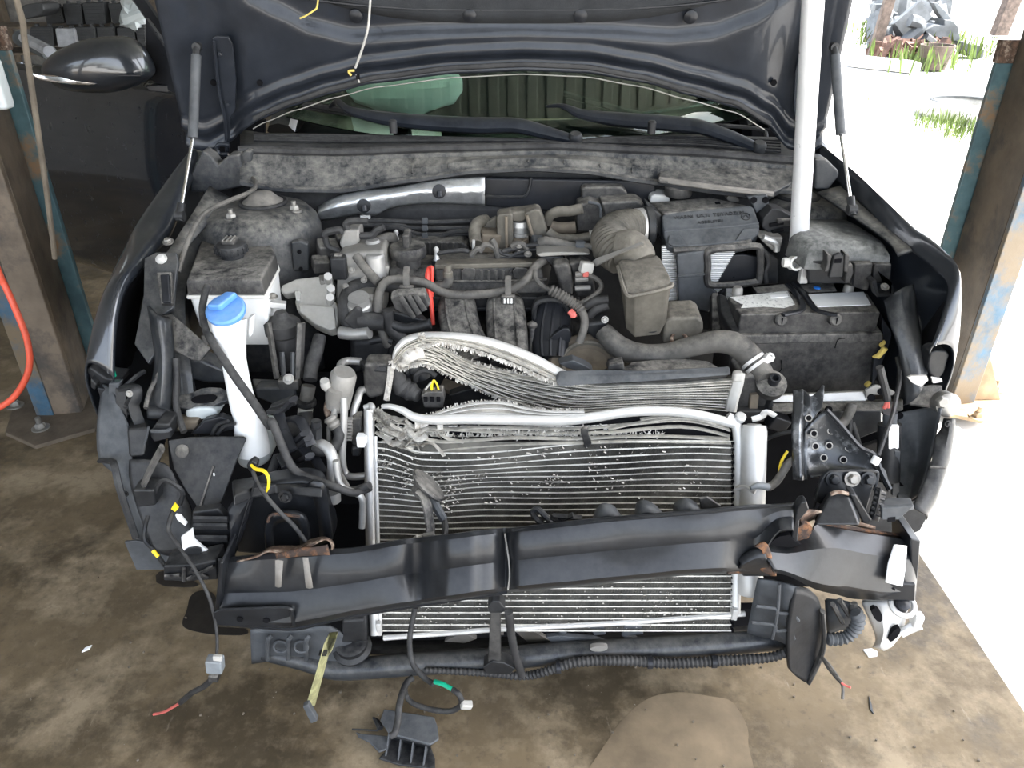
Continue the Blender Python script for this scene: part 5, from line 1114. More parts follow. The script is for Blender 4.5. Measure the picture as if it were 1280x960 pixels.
for k in range(NT):
    a, b = resample(band(k / NT + .02), .003), resample(band((k + 1) / NT - .02), .003); n_ = min(len(a), len(b)); vs = []; fs = []
    for i in range(n_):
        p = a[int(i * (len(a) - 1) / (n_ - 1))] if i % 2 else b[int(i * (len(b) - 1) / (n_ - 1))]
        j_ = .002 * random.random() if i < n_ * .55 else 0
        vs += [p + V((0, -.005 - j_, j_)), p + V((0, .012, 0))]
    for i in range(n_ - 1): fs.append((2 * i, 2 * i + 1, 2 * i + 3, 2 * i + 2))
    fin2.append((vs, fs))
O('fins', fin2, 'fin_grey', rd, smooth=False, stuff=True)
O('core_back', g_grid([[p + V((0, .016, 0)) for p in band(0)], [p + V((0, .016, 0)) for p in band(1)]]), 'fin', rd, solid=.004)
# peeled top strip
S0 = cat(T('b1', '250,195,1.40 265,150,1.40 310,112,1.41 400,93,1.43 600,102,1.46 760,143,1.47 900,200,1.47 1020,265,1.46 1110,290,1.45'), 6)
S1 = cat(T('b1', '262,235,1.39 300,190,1.39 350,155,1.40 450,132,1.41 600,160,1.44 760,215,1.45 860,258,1.45 960,300,1.44 1090,312,1.44'), 6)
O('peeled_strip', g_grid([[a + V((0, .012, -.003)) for a in S0], S0, [a.lerp(b, .18) + V((0, -.006, 0)) for a, b in zip(S0, S1)], [a.lerp(b, .45) + V((0, -.003, 0)) for a, b in zip(S0, S1)]], 1, 2), 'alu_white', rd, solid=.003)
O('strip_fins', g_grid([[a.lerp(b, .42) for a, b in zip(S0, S1)], [a.lerp(b, .7) + V((0, -.004, 0)) for a, b in zip(S0, S1)], [a.lerp(b, .95) for a, b in zip(S0, S1)]]), 'alu_torn', rd, solid=.003)
for f in (.45, .62, .8): O('cooling_tube', g_tube([a.lerp(b, f) + V((0, -.004, 0)) for a, b in zip(S0, S1)], .0018, 5, 1, flat=(.8, 2)), 'tube_alu', rd)
fray = spikes(S1, None, 900, .003, .013, (0, -.4, -.7), .45) + spikes([a.lerp(b, .5) for a, b in zip(S0, S1)], None, 500, .002, .006, (0, -1, -.2), .5)
fray += spikes([p for p in band(0)[:30]], None, 520, .004, .013, (0, -.4, .8), .5) + spikes(band(1)[:28], None, 480, .004, .012, (0, -.4, -.8), .5)
for t in (.15, .3, .45, .6, .75, .9): fray += spikes(band(t)[:32], None, 260, .002, .007, (0, -1, .2), .6)
fray += spikes(T('b1', '255,215 290,240 330,225 375,215', 1.39), None, 260, .005, .014, (-.2, -.5, -.6), .6)
O('frayed_fins', fray, 'alu_torn', rd, smooth=False, stuff=True)
O('end_fold', g_grid([T('b1', '252,200,1.395 300,150,1.40 380,115,1.42'), T('b1', '280,240,1.385 320,190,1.385 385,160,1.40'), T('b1', '300,248,1.385 350,215,1.385 400,205,1.40')], 6, 4), 'alu_torn', rd, solid=.004)
# end caps and tank at the right
O('end_cap', g_tube(T('b2', '900,440,1.43 912,380,1.44 930,320,1.45 938,270,1.46'), .010, 8, flat=(1, 1.3)), 'alu_pale', rd)
O('cap_knob', g_box(P(922, 470, 1.44), (.022, .02, .022)), 'alu_pale', rd, bev=.006)
O('end_tank', g_slab(T('b2', '945,285 1000,280 1060,300 1080,340 1085,400 1070,450 920,450 930,380', 1.46), (0, .09, 0)), 'black_dusty', rd, bev=.008)
O('tank_rib', g_slab(T('b2', '990,370 1030,365 1020,450 980,450', 1.45), (0, .02, 0)), 'brown_dust', rd, bev=.003)
nkc = P(964, 480, 1.45)
O('neck', g_lathe([(.030, -.02), (.033, -.004), (.033, .004), (.026, .008)], nkc + V((0, 0, 0)), (-.1, -.5, .85), 28), 'black_dusty', rd)
O('neck_plug', g_lathe([(.012, 0), (.012, .02), (.0075, .02), (.0075, .006)], nkc + V((.002, -.003, .006)), (0, -.5, .85), 18), 'black_clean', rd)
O('tank_foot', g_slab(T('b2', '930,440 1060,440 1090,380 1095,440 1050,470 960,480', 1.44), (0, .05, 0)), 'black', rd, bev=.004)
O('sensor_box', g_box(P(972, 527, 1.44), (.045, .03, .035), (.1, .4, .1)), 'black_clean', rd, bev=.004)
uh = thing('radiator_hose', 'thick grey upper radiator hose with white spring clamp', 'hose', P(840, 440, 1.6))
O('hose', g_tube(T('b2', '335,85,1.62 370,125,1.60 430,170,1.58 520,188,1.56 620,182,1.55 720,155,1.54 830,132,1.53 910,140,1.52 970,180,1.505 1010,225,1.49 1045,275,1.47 1062,300,1.455'), [.022, .025, .027, .024, .023, .023, .025, .027, .027, .026, .023, .021], 18, 6), 'rubber_grey', uh)
ca = P(660 + 1008 * .28125, 390 + 228 * .28125, 1.487); cdir = (P(660 + 1045 * .28125, 390 + 275 * .28125, 1.47) - P(660 + 970 * .28125, 390 + 180 * .28125, 1.505)).normalized()
cl = O('spring_clamp', [g_lathe([(.0275, -.010), (.0285, -.010), (.0285, -.003), (.0275, -.003)], ca, cdir, 28), g_lathe([(.0275, .003), (.0285, .003), (.0285, .010), (.0275, .010)], ca, cdir, 28)], 'alu_white', uh)
O('clamp_ear', g_ring(P(962, 447, 1.475), (0, -1, .3), .009, .003, 8, 6), 'alu_white', cl)
O('clamp_bridge', g_box(ca + V((.02, -.012, .018)), (.016, .012, .02), (0, .6, 0)), 'alu_white', cl, bev=.002)
fs_ = thing('fan_shroud', 'broken grey-black fan shroud top resting over the radiator', 'fan shroud', P(800, 480, 1.5))
O('top_strip', g_slab(T('b2', '122,312,1.42 140,287,1.43 300,282,1.44 500,285,1.45 880,268,1.46 902,265,1.46 902,282,1.455 700,297,1.445 500,312,1.435 300,322,1.425 140,332,1.415'), (0, .02, .004)), 'grey_plastic', fs_, bev=.003)
O('top_hump', g_slab(T('b2', '285,285,1.45 290,268,1.47 350,245,1.49 430,240,1.50 460,220,1.52 560,210,1.53 700,204,1.53 800,215,1.52 850,245,1.49 895,270,1.465 600,288,1.45'), (0, .006, -.02)), 'black_dusty', fs_, bev=.005)
O('notch', g_slab(T('b2', '352,262 360,235 425,225 430,262', 1.475), (0, .03, 0)), 'black_dusty', fs_, bev=.003)
O('broken_edge', g_slab(T('b2', '135,230 200,215 260,240 290,262 240,270 170,250', 1.50), (0, .03, 0)), 'grey_plastic', fs_, bev=.003)
dc = P(735, 462, 1.58)
O('pulley', g_lathe([(.06, -.02), (.088, -.018), (.096, -.010), (.096, .012), (.088, .020), (.06, .022), (.055, .008), (0, .008)], dc, (0, -.45, .9), 44), 'brown_dust', fs_)
O('pulley_rim', g_ring(dc + V((0, -.01, .02)), (0, -.45, .9), .062, .006, 36, 6), 'tan_plastic', fs_)
# left bits beside the condenser
lb = thing('connector_plug', 'grey connector with yellow wires poking out between torn fins', 'connector', P(541, 513, 1.42))
O('housing', g_slab(T('c3', '935,800 985,770 1110,765 1125,830 1110,900 960,895', 1.41), (0, .03, 0)), 'black_dusty', lb, bev=.003)
for k in range(3): O('cavity', g_box(P(532 + k * 8, 499, 1.408), (.008, .004, .010)), 'void', lb)
for s, m in (('1030,780 1025,720 1035,675 1060,700 1080,760', 'yellow'), ('1020,775 1020,700 1040,680', 'yellow'), ('970,750 1010,700 1030,690', 'alu_pale'), ('1040,770 1045,730', 'brown_dust')): O('wire', g_tube(T('c3', s, 1.42), .0022, 6), m, lb)
mt = thing('fan_motor_harness', 'crumpled black wrapped harness behind the torn fin edge', 'harness', P(520, 490, 1.47))
O('wrap', g_tube(T('c3', '720,560,1.43 740,640,1.43 770,710,1.43 850,760,1.43 920,800,1.42'), [.014, .017, .022, .022, .014], 10, 5, corr=.02, amp=.09), 'rubber', mt)
O('elbow', g_tube(T('c3', '780,600,1.47 830,570,1.48 880,560,1.48 930,600,1.48 960,650,1.48'), [.02, .02, .024, .02, .018], 12), 'black', mt)
O('loop', g_tube(T('c3', '890,680 900,630 940,600 1000,600 1050,640', 1.46), .007, 8), 'rubber', mt)
O('shelf', g_plate('b1', '480,290 640,345 760,390 600,400 460,330', tilt(1.56, 500, 1.62, 470), .02), 'brown_dust', mt, bev=.004)
O('panel', g_plate('b1', '500,370 600,340 780,390 760,400 640,410 520,420', 1.52, .03), 'black', mt, bev=.004)
bk = thing('radiator_bracket', 'upright black plastic bracket at the left edge of the radiator', 'bracket', P(466, 505, 1.42))
O('body', g_plate('c3', '480,545 560,540 680,545 690,600 650,800 520,830 480,780 470,640', 1.42, .05), 'black_dusty', bk, bev=.008)
O('edge', g_tube(T('c3', '695,560 690,640 675,740 660,830', 1.405), .0045, 6, 4, flat=(1, 1.6)), 'alu_torn', bk)
O('top', g_plate('c3', '440,510 560,505 690,545 660,560 480,550', tilt(1.42, 457, 1.47, 450), .015), 'black', bk, bev=.004)
# ---- air-conditioning pipes on the left
ac = thing('refrigerant_pipes', 'silver air conditioning pipes bending down beside the condenser', 'pipes', P(430, 600, 1.3))
def acp(fr, s, r, m='alu', n='pipe', **k): return O(n, g_tube(T(fr, s), r, 12, 6, **k), m, ac)
acp('c6', '895,150,1.44 870,170,1.43 838,180,1.42 810,260,1.40 785,340,1.39 775,400,1.38', .0080)
acp('c6', '700,230,1.36 705,400,1.35 695,560,1.34 692,740,1.33 715,840,1.325 770,868,1.32 890,860,1.32', .0080, 'alu')
acp('c3', '460,525,1.50 350,520,1.50 295,545,1.48 295,600,1.46 330,640,1.44 350,680,1.42', .0085)
O('valve_body', g_lathe([(.020, -.05), (.026, -.045), (.027, .0), (.027, .035), (.022, .045)], P(426, 486, 1.38), (.3, -.1, 1), 22), 'alu_cast', ac)
O('valve_foot', g_lathe([(.017, 0), (.019, .02), (.017, .04)], P(417, 500, 1.37), (.3, -.3, 1), 18), 'alu_cast', ac)
O('valve_port', g_tube(T('c6', '600,170,1.37 560,140,1.36 548,100,1.355', ), [.010, .011, .009], 12), 'alu_pale', ac)
acp('c6', '640,290,1.37 630,340,1.36 622,380,1.35', .0065)
acp('c6', '580,280,1.38 575,340,1.37 590,390,1.36', .0085, 'rust_edge')
O('pipe_coil', g_tube(T('c6', '590,390,1.355 615,430,1.35 645,475,1.345'), .0145, 14, 6, corr=.010, amp=.12), 'alu_cast', ac)
acp('c6', '645,475,1.345 665,540,1.335 640,610,1.325 580,655,1.315 500,665,1.31 440,640,1.31', .0115, 'rubber', 'rubber_section')
acp('c6', '480,540,1.30 480,590,1.30 530,610,1.29 580,650,1.28 612,720,1.27 615,800,1.265 610,900,1.26', [.007, .008, .0105, .0115, .0115, .0115, .0115], 'alu')
O('pipe_fitting', [g_cyl(P(395, 546, 1.30), P(395, 533, 1.30), .0135, 6), g_cyl(P(395, 533, 1.30), P(395, 526, 1.30), .010, 12)], 'black', ac)
O('pipe_collar', g_lathe([(.0155, -.012), (.0165, 0), (.0155, .012)], P(416, 620, 1.258), (0, 0, 1), 16), 'alu', ac)
acp('c6', '640,700,1.33 660,820,1.30 700,900,1.27 740,970,1.25', .0065, 'alu_cast')
acp('c6', '580,470,1.36 585,580,1.35 600,640,1.34', .005, 'alu_cast')
O('clip_body', g_plate('c6', '760,410 840,395 850,620 770,625 750,560', 1.36, .03), 'black_dusty', ac, bev=.004)
O('clip_body', g_plate('c6', '760,640 830,635 830,710 765,710', 1.35, .025), 'black', ac, bev=.004)
O('clip_pad', g_box(P(453, 550, 1.345), (.022, .02, .026)), 'label_white', ac, bev=.002)
for k in range(7): O('clip_tooth', g_box(P(436, 524 + k * 4, 1.352), (.014, .012, .004)), 'alu_cast', ac)
acp('c6', '870,320,1.40 900,310,1.40 920,300,1.40 930,330,1.39 915,420,1.38', .007, 'alu_white')
acp('b1', '0,660,1.24 20,770,1.23 110,820,1.225 118,900,1.22 115,960,1.21', .007, 'alu')
O('drain_hose', g_tube(T('b1', '-60,760,1.25 20,785,1.245 80,795,1.24 150,770,1.235'), .009, 10), 'rubber', ac)
ps = thing('steering_hose', 'vertical dark hose with pale sleeves left of the air conditioning pipes', 'hose', P(380, 560, 1.4))
O('hose', g_tube(T('b6', '1120,480,1.55 1100,560,1.52 1080,620,1.50 1070,700,1.47'), [.014, .016, .016, .015], 12), 'rubber', ps)
O('sleeve', g_cyl(P(386, 482, 1.465), P(383, 500, 1.455), .0155, 16), 'rubber_grey', ps)
O('sleeve_ring', g_lathe([(.021, -.006), (.022, 0), (.021, .006)], P(383, 503, 1.45), (0, 0, 1), 18), 'black', ps)
O('sleeve', g_cyl(P(382, 510, 1.44), P(381, 520, 1.435), .0165, 16), 'alu_pale', ps)
O('hose_tail', g_tube(T('c6', '395,350,1.43 400,420,1.42 380,500,1.40 400,560,1.38'), .015, 12), 'rubber', ps)
mo = thing('plastic_bracket', 'webbed black plastic carrier beneath the ribbed reservoir hose', 'carrier', P(375, 590, 1.28))
for s in ('180,330 200,420 250,560 290,660', '220,420 350,420 440,620', '280,560 380,640 430,720', '270,640 390,520', '290,660 420,560', '430,650 540,850', '280,740 300,860 430,850', '350,740 430,700', '120,340 220,330 300,250', '450,700 520,860 300,870', '180,700 120,860', '200,700 250,800'):
    O('web', g_tube(T('c6', s, (1.33, 1.27)), .0065, 6, 3, flat=(1, 1.8)), 'black_clean', mo)
O('web_plate', g_plate('c6', '100,320 300,240 330,300 210,340 230,500 290,660 430,640 540,860 320,880 240,740 180,480', 1.36, .02), 'black', mo, bev=.004)
O('web_cover', g_plate('c6', '230,430 340,420 360,540 260,560', 1.32, .02), 'black_dusty', mo, bev=.004)
# ================================================================ BUMPER BEAM
bm_ = thing('bumper_beam', 'buckled black steel bumper beam with rusty tears across the front', 'bumper beam', P(700, 740, 1.05))
topf = curve('272,702 330,697 375,694 440,689 514,677 560,672 600,667 630,664 636,664 700,657 739,652 800,647 860,642 930,636 992,630')
botf = curve('266,781 330,784 361,785 400,778 440,769 500,759 560,750 600,744 634,739 640,738 700,733 780,725 860,717 902,715 940,716 992,718')
def bY(x): return 1.06 - .035 * (1 - ((x - 640) / 380) ** 2) + .030 * gauss(x, 632, 10) - .010 * gauss(x, 575, 25) + .012 * gauss(x, 525, 14) + .02 * sst(900, 990, x)
def dent(x, t): return .008 * gauss(x, 548, 7) * gauss(t, .3, .4) - .006 * gauss(x, 470, 14) * gauss(t, .5, .3) + .005 * gauss(x, 790, 30) * gauss(t, .4, .3) - .004 * gauss(x, 870, 16) * gauss(t, .3, .3) + .016 * gauss(x, 518, 16) * gauss(t, .35, .35) - .008 * gauss(x, 560, 22) - .006 * gauss(x, 430, 60) * gauss(t, .7, .3) + .02 * gauss(x, 930, 22) * gauss(t, .9, .35) - .006 * gauss(x, 590, 10) + .008 * gauss(x, 330, 25) * gauss(t, .3, .2) + .006 * gauss(x, 372, 18) * gauss(t, .3, .2)
xs = sorted(set([272, 285, 300, 318, 335, 350, 365, 380, 400, 420, 440, 460, 480, 495, 505, 512, 518, 524, 532, 540, 550, 560, 570, 580, 590, 600, 610, 620, 626, 630, 633, 636, 640, 646, 655, 670, 690, 720, 750, 780, 810, 840, 860, 880, 895, 905, 915, 925, 935, 945, 955, 965, 975, 985, 992]))
tear = lambda x: 0 if x < 935 else .62 * sst(935, 978, x) * 1.0
rows = [[], []]
for t, o_ in ((-.06, .075), (-.05, .035), (0, .003), (.03, 0), (.22, -.004), (.45, .0), (.5, .003), (.72, -.002), (.93, -.004), (.98, .001), (1.02, .03), (1.03, .075)):
    r = []
    for x in xs:
        yt, yb_ = topf(x), botf(x)
        yb2 = yb_ - (yb_ - yt) * tear(x)
        y = yt + (yb2 - yt) * t
        r.append(P(x, y, bY(x) + o_ + dent(x, t) + (.05 * (.5 - t) if o_ < .03 else 0)))
    rows.append(r)
O('beam_panel', g_grid(rows[2:], 2, 1), 'beam', bm_, solid=.004, ang=32)
O('fold_crease', g_tube([P(a[0], a[1], bY(a[0]) - .006 + .05 * (.5 - (a[1] - 664) / 75)) for a in ((631, 667), (633, 680), (636, 700), (637, 720), (635, 737))], .0018, 6), 'alu_cast', bm_)
O('end_flange', g_plate('z8', '775,395 800,385 1040,375 1065,395 1070,440 1055,452 780,442', 1.022, .006), 'beam', bm_, bev=.002)
O('flange_rib', g_tube(T('z8', '800,385 900,382 1040,378 1062,398 1068,440', 1.018), .004, 6), 'beam', bm_)
for a in ((872, 420), (968, 424)): O('hole', g_lathe([(.006, -.002), (.006, .001)], P(a[0] * .34375, 630 + a[1] * .34375, 1.020), (0, -1, 0), 12), 'void', bm_)
O('left_end', g_slab(T('z8', '778,390 800,210 812,215 800,440', 1.045), (0, .08, 0)), 'beam', bm_, bev=.003)
# torn rusty upper flange at the left
O('torn_flange', g_grid([T('z8', '860,207 930,190 975,170 1030,178 1090,165 1130,150 1185,125 1210,150 1205,185', 1.07), T('z8', '870,200 940,178 985,155 1035,150 1090,150 1125,130 1180,118 1215,140 1212,178', 1.10)], 4, 2), 'rust_edge', bm_, solid=.003)
O('rust_patch', g_grid([T('z8', '1000,182 1050,172 1100,160 1140,158 1190,150', 1.062), T('z8', '1005,200 1050,195 1100,190 1140,188 1200,186', 1.058)], 4, 2), 'rust', bm_, solid=.003)
O('tear_strip', g_grid([T('z8', '1000,205 1015,205 1030,208', 1.042), T('z8', '1000,300 1012,304 1022,302', 1.034)], 3, 4), 'dusty_light', bm_, solid=.001)
O('tear_strip', g_grid([T('z8', '1100,195 1110,195 1120,196', 1.040), T('z8', '1112,304 1125,308 1138,305', 1.032)], 3, 4), 'dusty_light', bm_, solid=.001)
O('lower_lip', g_tube(T('p', '275,778 361,786 400,779 440,770 520,757 634,740', 1.055), .004, 6), 'beam', bm_)
O('upper_lip', g_tube(T('p', '640,663 700,657 800,647 900,638 990,631', 1.056), .0022, 6), 'beam', bm_)
# bent right-hand length
R0 = [T('b5', s, (y[0] + .012 * k_, y[1] + .012 * k_)) for k_, (s, y) in zip((0, 2.5, 1.2, 0, -1.5, -1.5), (('350,150 430,145 500,100 530,62 620,82 740,100 870,120 895,135', (1.12, 1.20)), ('345,150 425,150 505,105 528,75 620,92 740,112 870,135 893,150', (1.05, 1.15)), ('330,170 420,180 520,165 600,160 700,180 800,195 870,205 893,215', (1.035, 1.13)), ('350,200 420,215 520,220 600,225 700,240 800,252 870,262 890,270', (1.035, 1.13)), ('370,235 430,250 520,285 600,300 640,300 760,320 860,318 888,316', (1.04, 1.13)), ('370,250 430,265 520,310 600,330 660,345 760,350 860,356 884,356', (1.06, 1.14))))]
rp_ = O('beam_end', g_grid(R0, 3, 1), 'beam', bm_, solid=.004, ang=22)
O('beam_end_face', g_slab([p for p in T('b5', '868,125 905,135 893,290 870,300', 1.128)], (0, .09, 0)), 'beam', bm_, bev=.003)
O('end_flange', g_plate('b5', '612,312 625,268 650,250 690,262 800,290 888,292 885,355 780,350 640,325', 1.095, .008), 'beam', bm_, bev=.003)
for a in ((676, 298), (800, 312)): O('hole', g_lathe([(.006, -.002), (.006, .001)], P(840 + a[0] * .34375, 630 + a[1] * .34375, 1.094), (0, -1, 0), 12), 'void', bm_)
O('paper_label', g_plate('b5', '812,148 855,152 850,225 838,300 780,285 790,215 800,185', pl3(*T('b5', '812,148,1.12 838,300,1.09 700,220,1.07')), .003), 'label_white', bm_, label='torn white paper label')
O('rust_edge_top', g_tube(T('b5', '530,65 620,84 740,102 870,122', (1.13, 1.19)), .005, 6), 'rust', bm_)
O('rust_lip', g_grid([T('b5', '465,50 480,28 530,28 620,55 740,88', (1.12, 1.16)), T('b5', '470,80 510,60 560,55 640,75 740,98', (1.14, 1.18))], 4, 2), 'rust_edge', bm_, solid=.004)
O('tear_hole', g_plate('b5', '345,150 390,118 430,112 440,130 470,148 430,158', 1.075, .01), 'void', bm_)
O('rust_tear', g_grid([T('b5', '300,155 330,140 350,150 365,195', 1.042), T('b5', '330,175 345,185 365,225 370,250', 1.038), T('b5', '320,240 345,255 365,262 380,262', 1.045)], 4, 3), 'rust', bm_, solid=.004)
O('rust_patch', g_grid([T('b5', '195,245 210,215 240,195', 1.052), T('b5', '205,250 235,232 262,225', 1.050), T('b5', '200,256 240,252 290,248', 1.052)], 4, 3), 'rust', bm_, solid=.003)
O('crush_fold', g_grid([T('b5', '240,195 290,165 330,155', 1.050), T('b5', '250,225 300,200 345,195', 1.035), T('b5', '240,240 300,235 360,240', 1.045), T('b5', '260,262 320,262 370,262', 1.06)], 4, 3), 'beam', bm_, solid=.004)
O('rust_spot', g_slab(T('b5', '445,110 465,75 500,72 515,95 480,145 450,145', 1.10), (0, .01, 0), 1), 'rust', bm_)
O('bent_bracket', g_slab(T('b5', '432,130 455,20 470,-5 490,-10 500,20 465,60 458,140', 1.08), (0, .02, 0)), 'beam', bm_, bev=.003)
# ================================================================ FRAME RAILS, SUPPORT PANELS
rl_ = thing('frame_rail', 'rounded black steel rail end behind the left beam end', 'frame rail', P(355, 700, 1.18))
O('rail_face', g_plate('b7', '660,560 720,480 790,440 900,410 1070,400 1130,440 1150,560 1190,640 1180,740 700,790 670,700', 1.20, .05, 1), 'beam', rl_, bev=.01)
O('rail_channel', g_grid([T('b7', s, y) for s, y in (('860,780 850,640 880,580 960,570 1040,600 1060,740', 1.16), ('900,780 890,660 910,620 960,610 1010,630 1020,740', 1.17))], 4, 2), 'beam', rl_, solid=.01)
O('rail_side', g_grid([T('b7', '660,540 690,500 760,450 780,440', (1.17, 1.19)), T('b7', '670,660 700,600 750,520 790,460', (1.15, 1.17)), T('b7', '690,750 700,740 740,660 790,480', (1.15, 1.17))], 4, 3), 'black_clean', rl_, solid=.006)
O('rail_side', g_grid([T('b7', '1080,410 1140,430 1160,560 1180,700', 1.17), T('b7', '1040,440 1080,480 1110,600 1120,720', 1.18)], 4, 2), 'beam', rl_, solid=.006)
bolt(rl_, P(357, 620, 1.175), (0, -1, .2), .011, 'beam')
O('rust_seam', g_tube(T('b7', '860,610 870,580 900,570 960,575 1020,585', 1.155), .003, 6), 'rust', rl_)
O('rail_top', g_plate('b7', '680,400 800,380 1000,390 1130,400 1130,440 900,420 780,440 690,480', tilt(1.20, 605, 1.28, 595), .02), 'black', rl_, bev=.004)
O('rail_stay', g_slab(T('b7', '780,440 790,430 700,740 690,745', 1.15), (0, .02, 0)), 'black', rl_, bev=.002)
rr_ = thing('headlamp_support', 'stamped steel corner support with holes at the right of the radiator', 'bracket', P(1040, 640, 1.30))
SPL = tilt(1.24, 640, 1.36, 500)
O('post', g_grid([[SPL.hit(960 + a * .1875, 470 + b * .1875) + SPL.n * o for a, b, o in r] for r in (((165, 95, 0), (205, 88, .02), (240, 95, 0), (260, 130, .012), (300, 130, 0), (345, 60, .02), (372, 100, .0)), ((165, 200, 0), (200, 200, .022), (235, 200, .004), (260, 210, .015), (300, 210, .0), (340, 200, .015), (352, 210, 0)),
   ((155, 330, 0), (185, 330, .02), (215, 330, .012), (240, 330, .0), (270, 310, .0), (300, 300, .0), (330, 250, .0)), ((160, 500, 0), (185, 500, .018), (215, 500, .012), (240, 500, 0), (250, 500, 0), (255, 500, 0), (260, 500, 0)), ((165, 690, 0), (190, 690, .02), (220, 690, .015), (245, 690, 0), (255, 690, 0), (260, 690, 0), (265, 690, 0)))], 3, 4), 'worn_steel', rr_, solid=.005, ang=50)
O('gusset', g_grid([[SPL.hit(960 + a * .1875, 470 + b * .1875) + SPL.n * o for a, b, o in r] for r in (((240, 370, .006), (290, 300, .012), (345, 235, .02), (365, 245, .03)), ((245, 450, .0), (330, 420, -.004), (420, 400, .008), (470, 350, .03)), ((250, 560, .0), (350, 540, -.008), (480, 480, .006), (600, 490, .03)), ((260, 640, .004), (400, 625, .0), (560, 590, .008), (660, 540, .03)), ((260, 660, .02), (400, 650, .02), (600, 640, .02), (700, 630, .03)))], 5, 4), 'worn_steel', rr_, solid=.005, ang=60)
for a in ((295, 383), (305, 467), (395, 463), (360, 543), (490, 557), (525, 478), (408, 365), (260, 280)):
    c_ = SPL.hit(960 + a[0] * .1875, 470 + a[1] * .1875) + SPL.n * .008
    O('hole', g_lathe([(.0055, -.004), (.0055, .001)], c_, SPL.n, 14), 'void', rr_); O('hole_rim', g_ring(c_ + SPL.n * .001, SPL.n, .0068, .0016, 16, 5), 'steel', rr_)
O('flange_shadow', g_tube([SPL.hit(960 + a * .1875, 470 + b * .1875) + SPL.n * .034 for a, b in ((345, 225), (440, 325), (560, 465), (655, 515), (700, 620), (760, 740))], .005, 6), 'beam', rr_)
O('crumpled_flange', g_grid([[SPL.hit(960 + a * .1875, 470 + b * .1875) + SPL.n * .03 for a, b in r] for r in (((640, 520), (690, 580), (740, 630), (765, 760)), ((650, 590), (690, 640), (715, 690), (750, 760)))], 4, 3), 'beam', rr_, solid=.004)
cb = thing('crash_box', 'black crash box with three bolts behind the right beam end', 'crash box', P(1055, 665, 1.2))
KP = tilt(1.185, 680, 1.24, 595)
O('mounting_plate', g_slab([KP.hit(*a) for a in PX('c5', '300,870 345,700 380,640 440,625 690,625 725,660 700,760 650,930')], -KP.n * .012, 1), 'beam', cb, bev=.004)
for a, m in (((430, 683), 'beam'), ((553, 680), 'steel'), ((660, 685), 'beam')): bolt(cb, KP.hit(960 + a[0] * .1875, 470 + a[1] * .1875) + KP.n * .004, KP.n, .0135, m)
O('box', g_hexa(T('c5', '300,1000,1.12 620,1000,1.12 620,900,1.22 320,900,1.22'), T('c5', '400,800,1.17 540,790,1.17 560,770,1.22 400,770,1.22')), 'beam', cb, bev=.006)
O('box_side', g_slab(T('c5', '545,790 590,790 700,965 640,1000', 1.165), (0, .03, 0)), 'beam', cb, bev=.004)
O('box_rust', g_grid([T('c5', '410,775 470,758 540,775', 1.165), T('c5', '420,800 480,785 540,795', 1.160)], 3, 3), 'rust_edge', cb, solid=.003)
O('plate_lip', g_tube([KP.hit(*a) + KP.n * .006 for a in PX('c5', '300,870 345,700 385,640 440,628 690,628 722,665 700,760')], .003, 6), 'beam', cb)
ct = thing('wire_duct', 'black ribbed plastic duct with small shelf beside the crash box', 'duct', P(1110, 660, 1.2))
O('duct', g_grid([T('c5', '715,740 700,820 665,940', 1.19), T('c5', '750,755 735,840 700,960', 1.17), T('c5', '790,775 780,820 740,970', 1.19)], 3, 3), 'black', ct, solid=.006)
for k in range(5): O('duct_rib', g_tube(T('c5', '%d,%d %d,%d' % (712 - 8 * k, 770 + 35 * k, 782 - 8 * k, 790 + 35 * k), 1.175), .003, 5), 'black', ct)
O('shelf', g_plate('c5', '770,830 800,808 950,810 975,865 760,880', tilt(1.16, 640, 1.22, 622), .01), 'grey_plastic', ct, bev=.002)
O('shelf_front', g_plate('c5', '760,880 975,868 870,960 760,960', 1.16, .01), 'grey_plastic', ct, bev=.002)
O('shelf_hole', g_plate('c5', '800,945 850,940 850,970 800,975', 1.159, .003), 'void', ct)
# right wheel-side: liner, cross bar, canister
fl_ = thing('fender_liner', 'dark grey inner fender liner at the right front corner', 'fender liner', P(1150, 660, 1.3))
O('panel', g_grid([T('c5', '870,250,1.42 960,230,1.42 1060,215,1.40 1150,215,1.36'), T('c5', '870,420,1.40 950,420,1.40 1030,420,1.39 1110,400,1.36'), T('c5', '870,640,1.36 930,640,1.36 990,640,1.36 1060,620,1.32'), T('c5', '870,820,1.32 910,820,1.32 950,820,1.31 1000,780,1.28')], 4, 4), 'grey_plastic', fl_, solid=.004)
O('lip', g_grid([T('c5', '1170,280,1.36 1150,350,1.34 1110,420,1.32 1090,560,1.29 1040,700,1.26 960,870,1.22'), T('c5', '1215,285,1.33 1200,400,1.31 1170,520,1.29 1130,680,1.26 1080,780,1.24 1010,900,1.21'), T('c5', '1250,290,1.34 1245,370,1.33 1215,560,1.30 1150,760,1.26 1110,860,1.24 1060,930,1.22'), T('c5', '1240,330,1.38 1225,420,1.38 1190,600,1.36 1130,800,1.34 1100,880,1.32 1060,960,1.30')], 4, 3), 'black', fl_, solid=.004)
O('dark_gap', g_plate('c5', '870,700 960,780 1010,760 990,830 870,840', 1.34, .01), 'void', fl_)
for y in (605, 770): O('rib', g_tube(T('c5', '%d,%d %d,%d' % (1080 - (y - 600) * .3, y, 1180 - (y - 600) * .4, y + 6), 1.255), .003, 5), 'black_dusty', fl_)
bolt(fl_, P(960 + 1200 * .1875, 470 + 318 * .1875, 1.325), (0, -1, .3), .006, 'black')
O('back_panel', g_plate('c5', '370,230 760,230 760,360 560,440 420,310', 1.44, .02), 'apron', fl_, bev=.004)
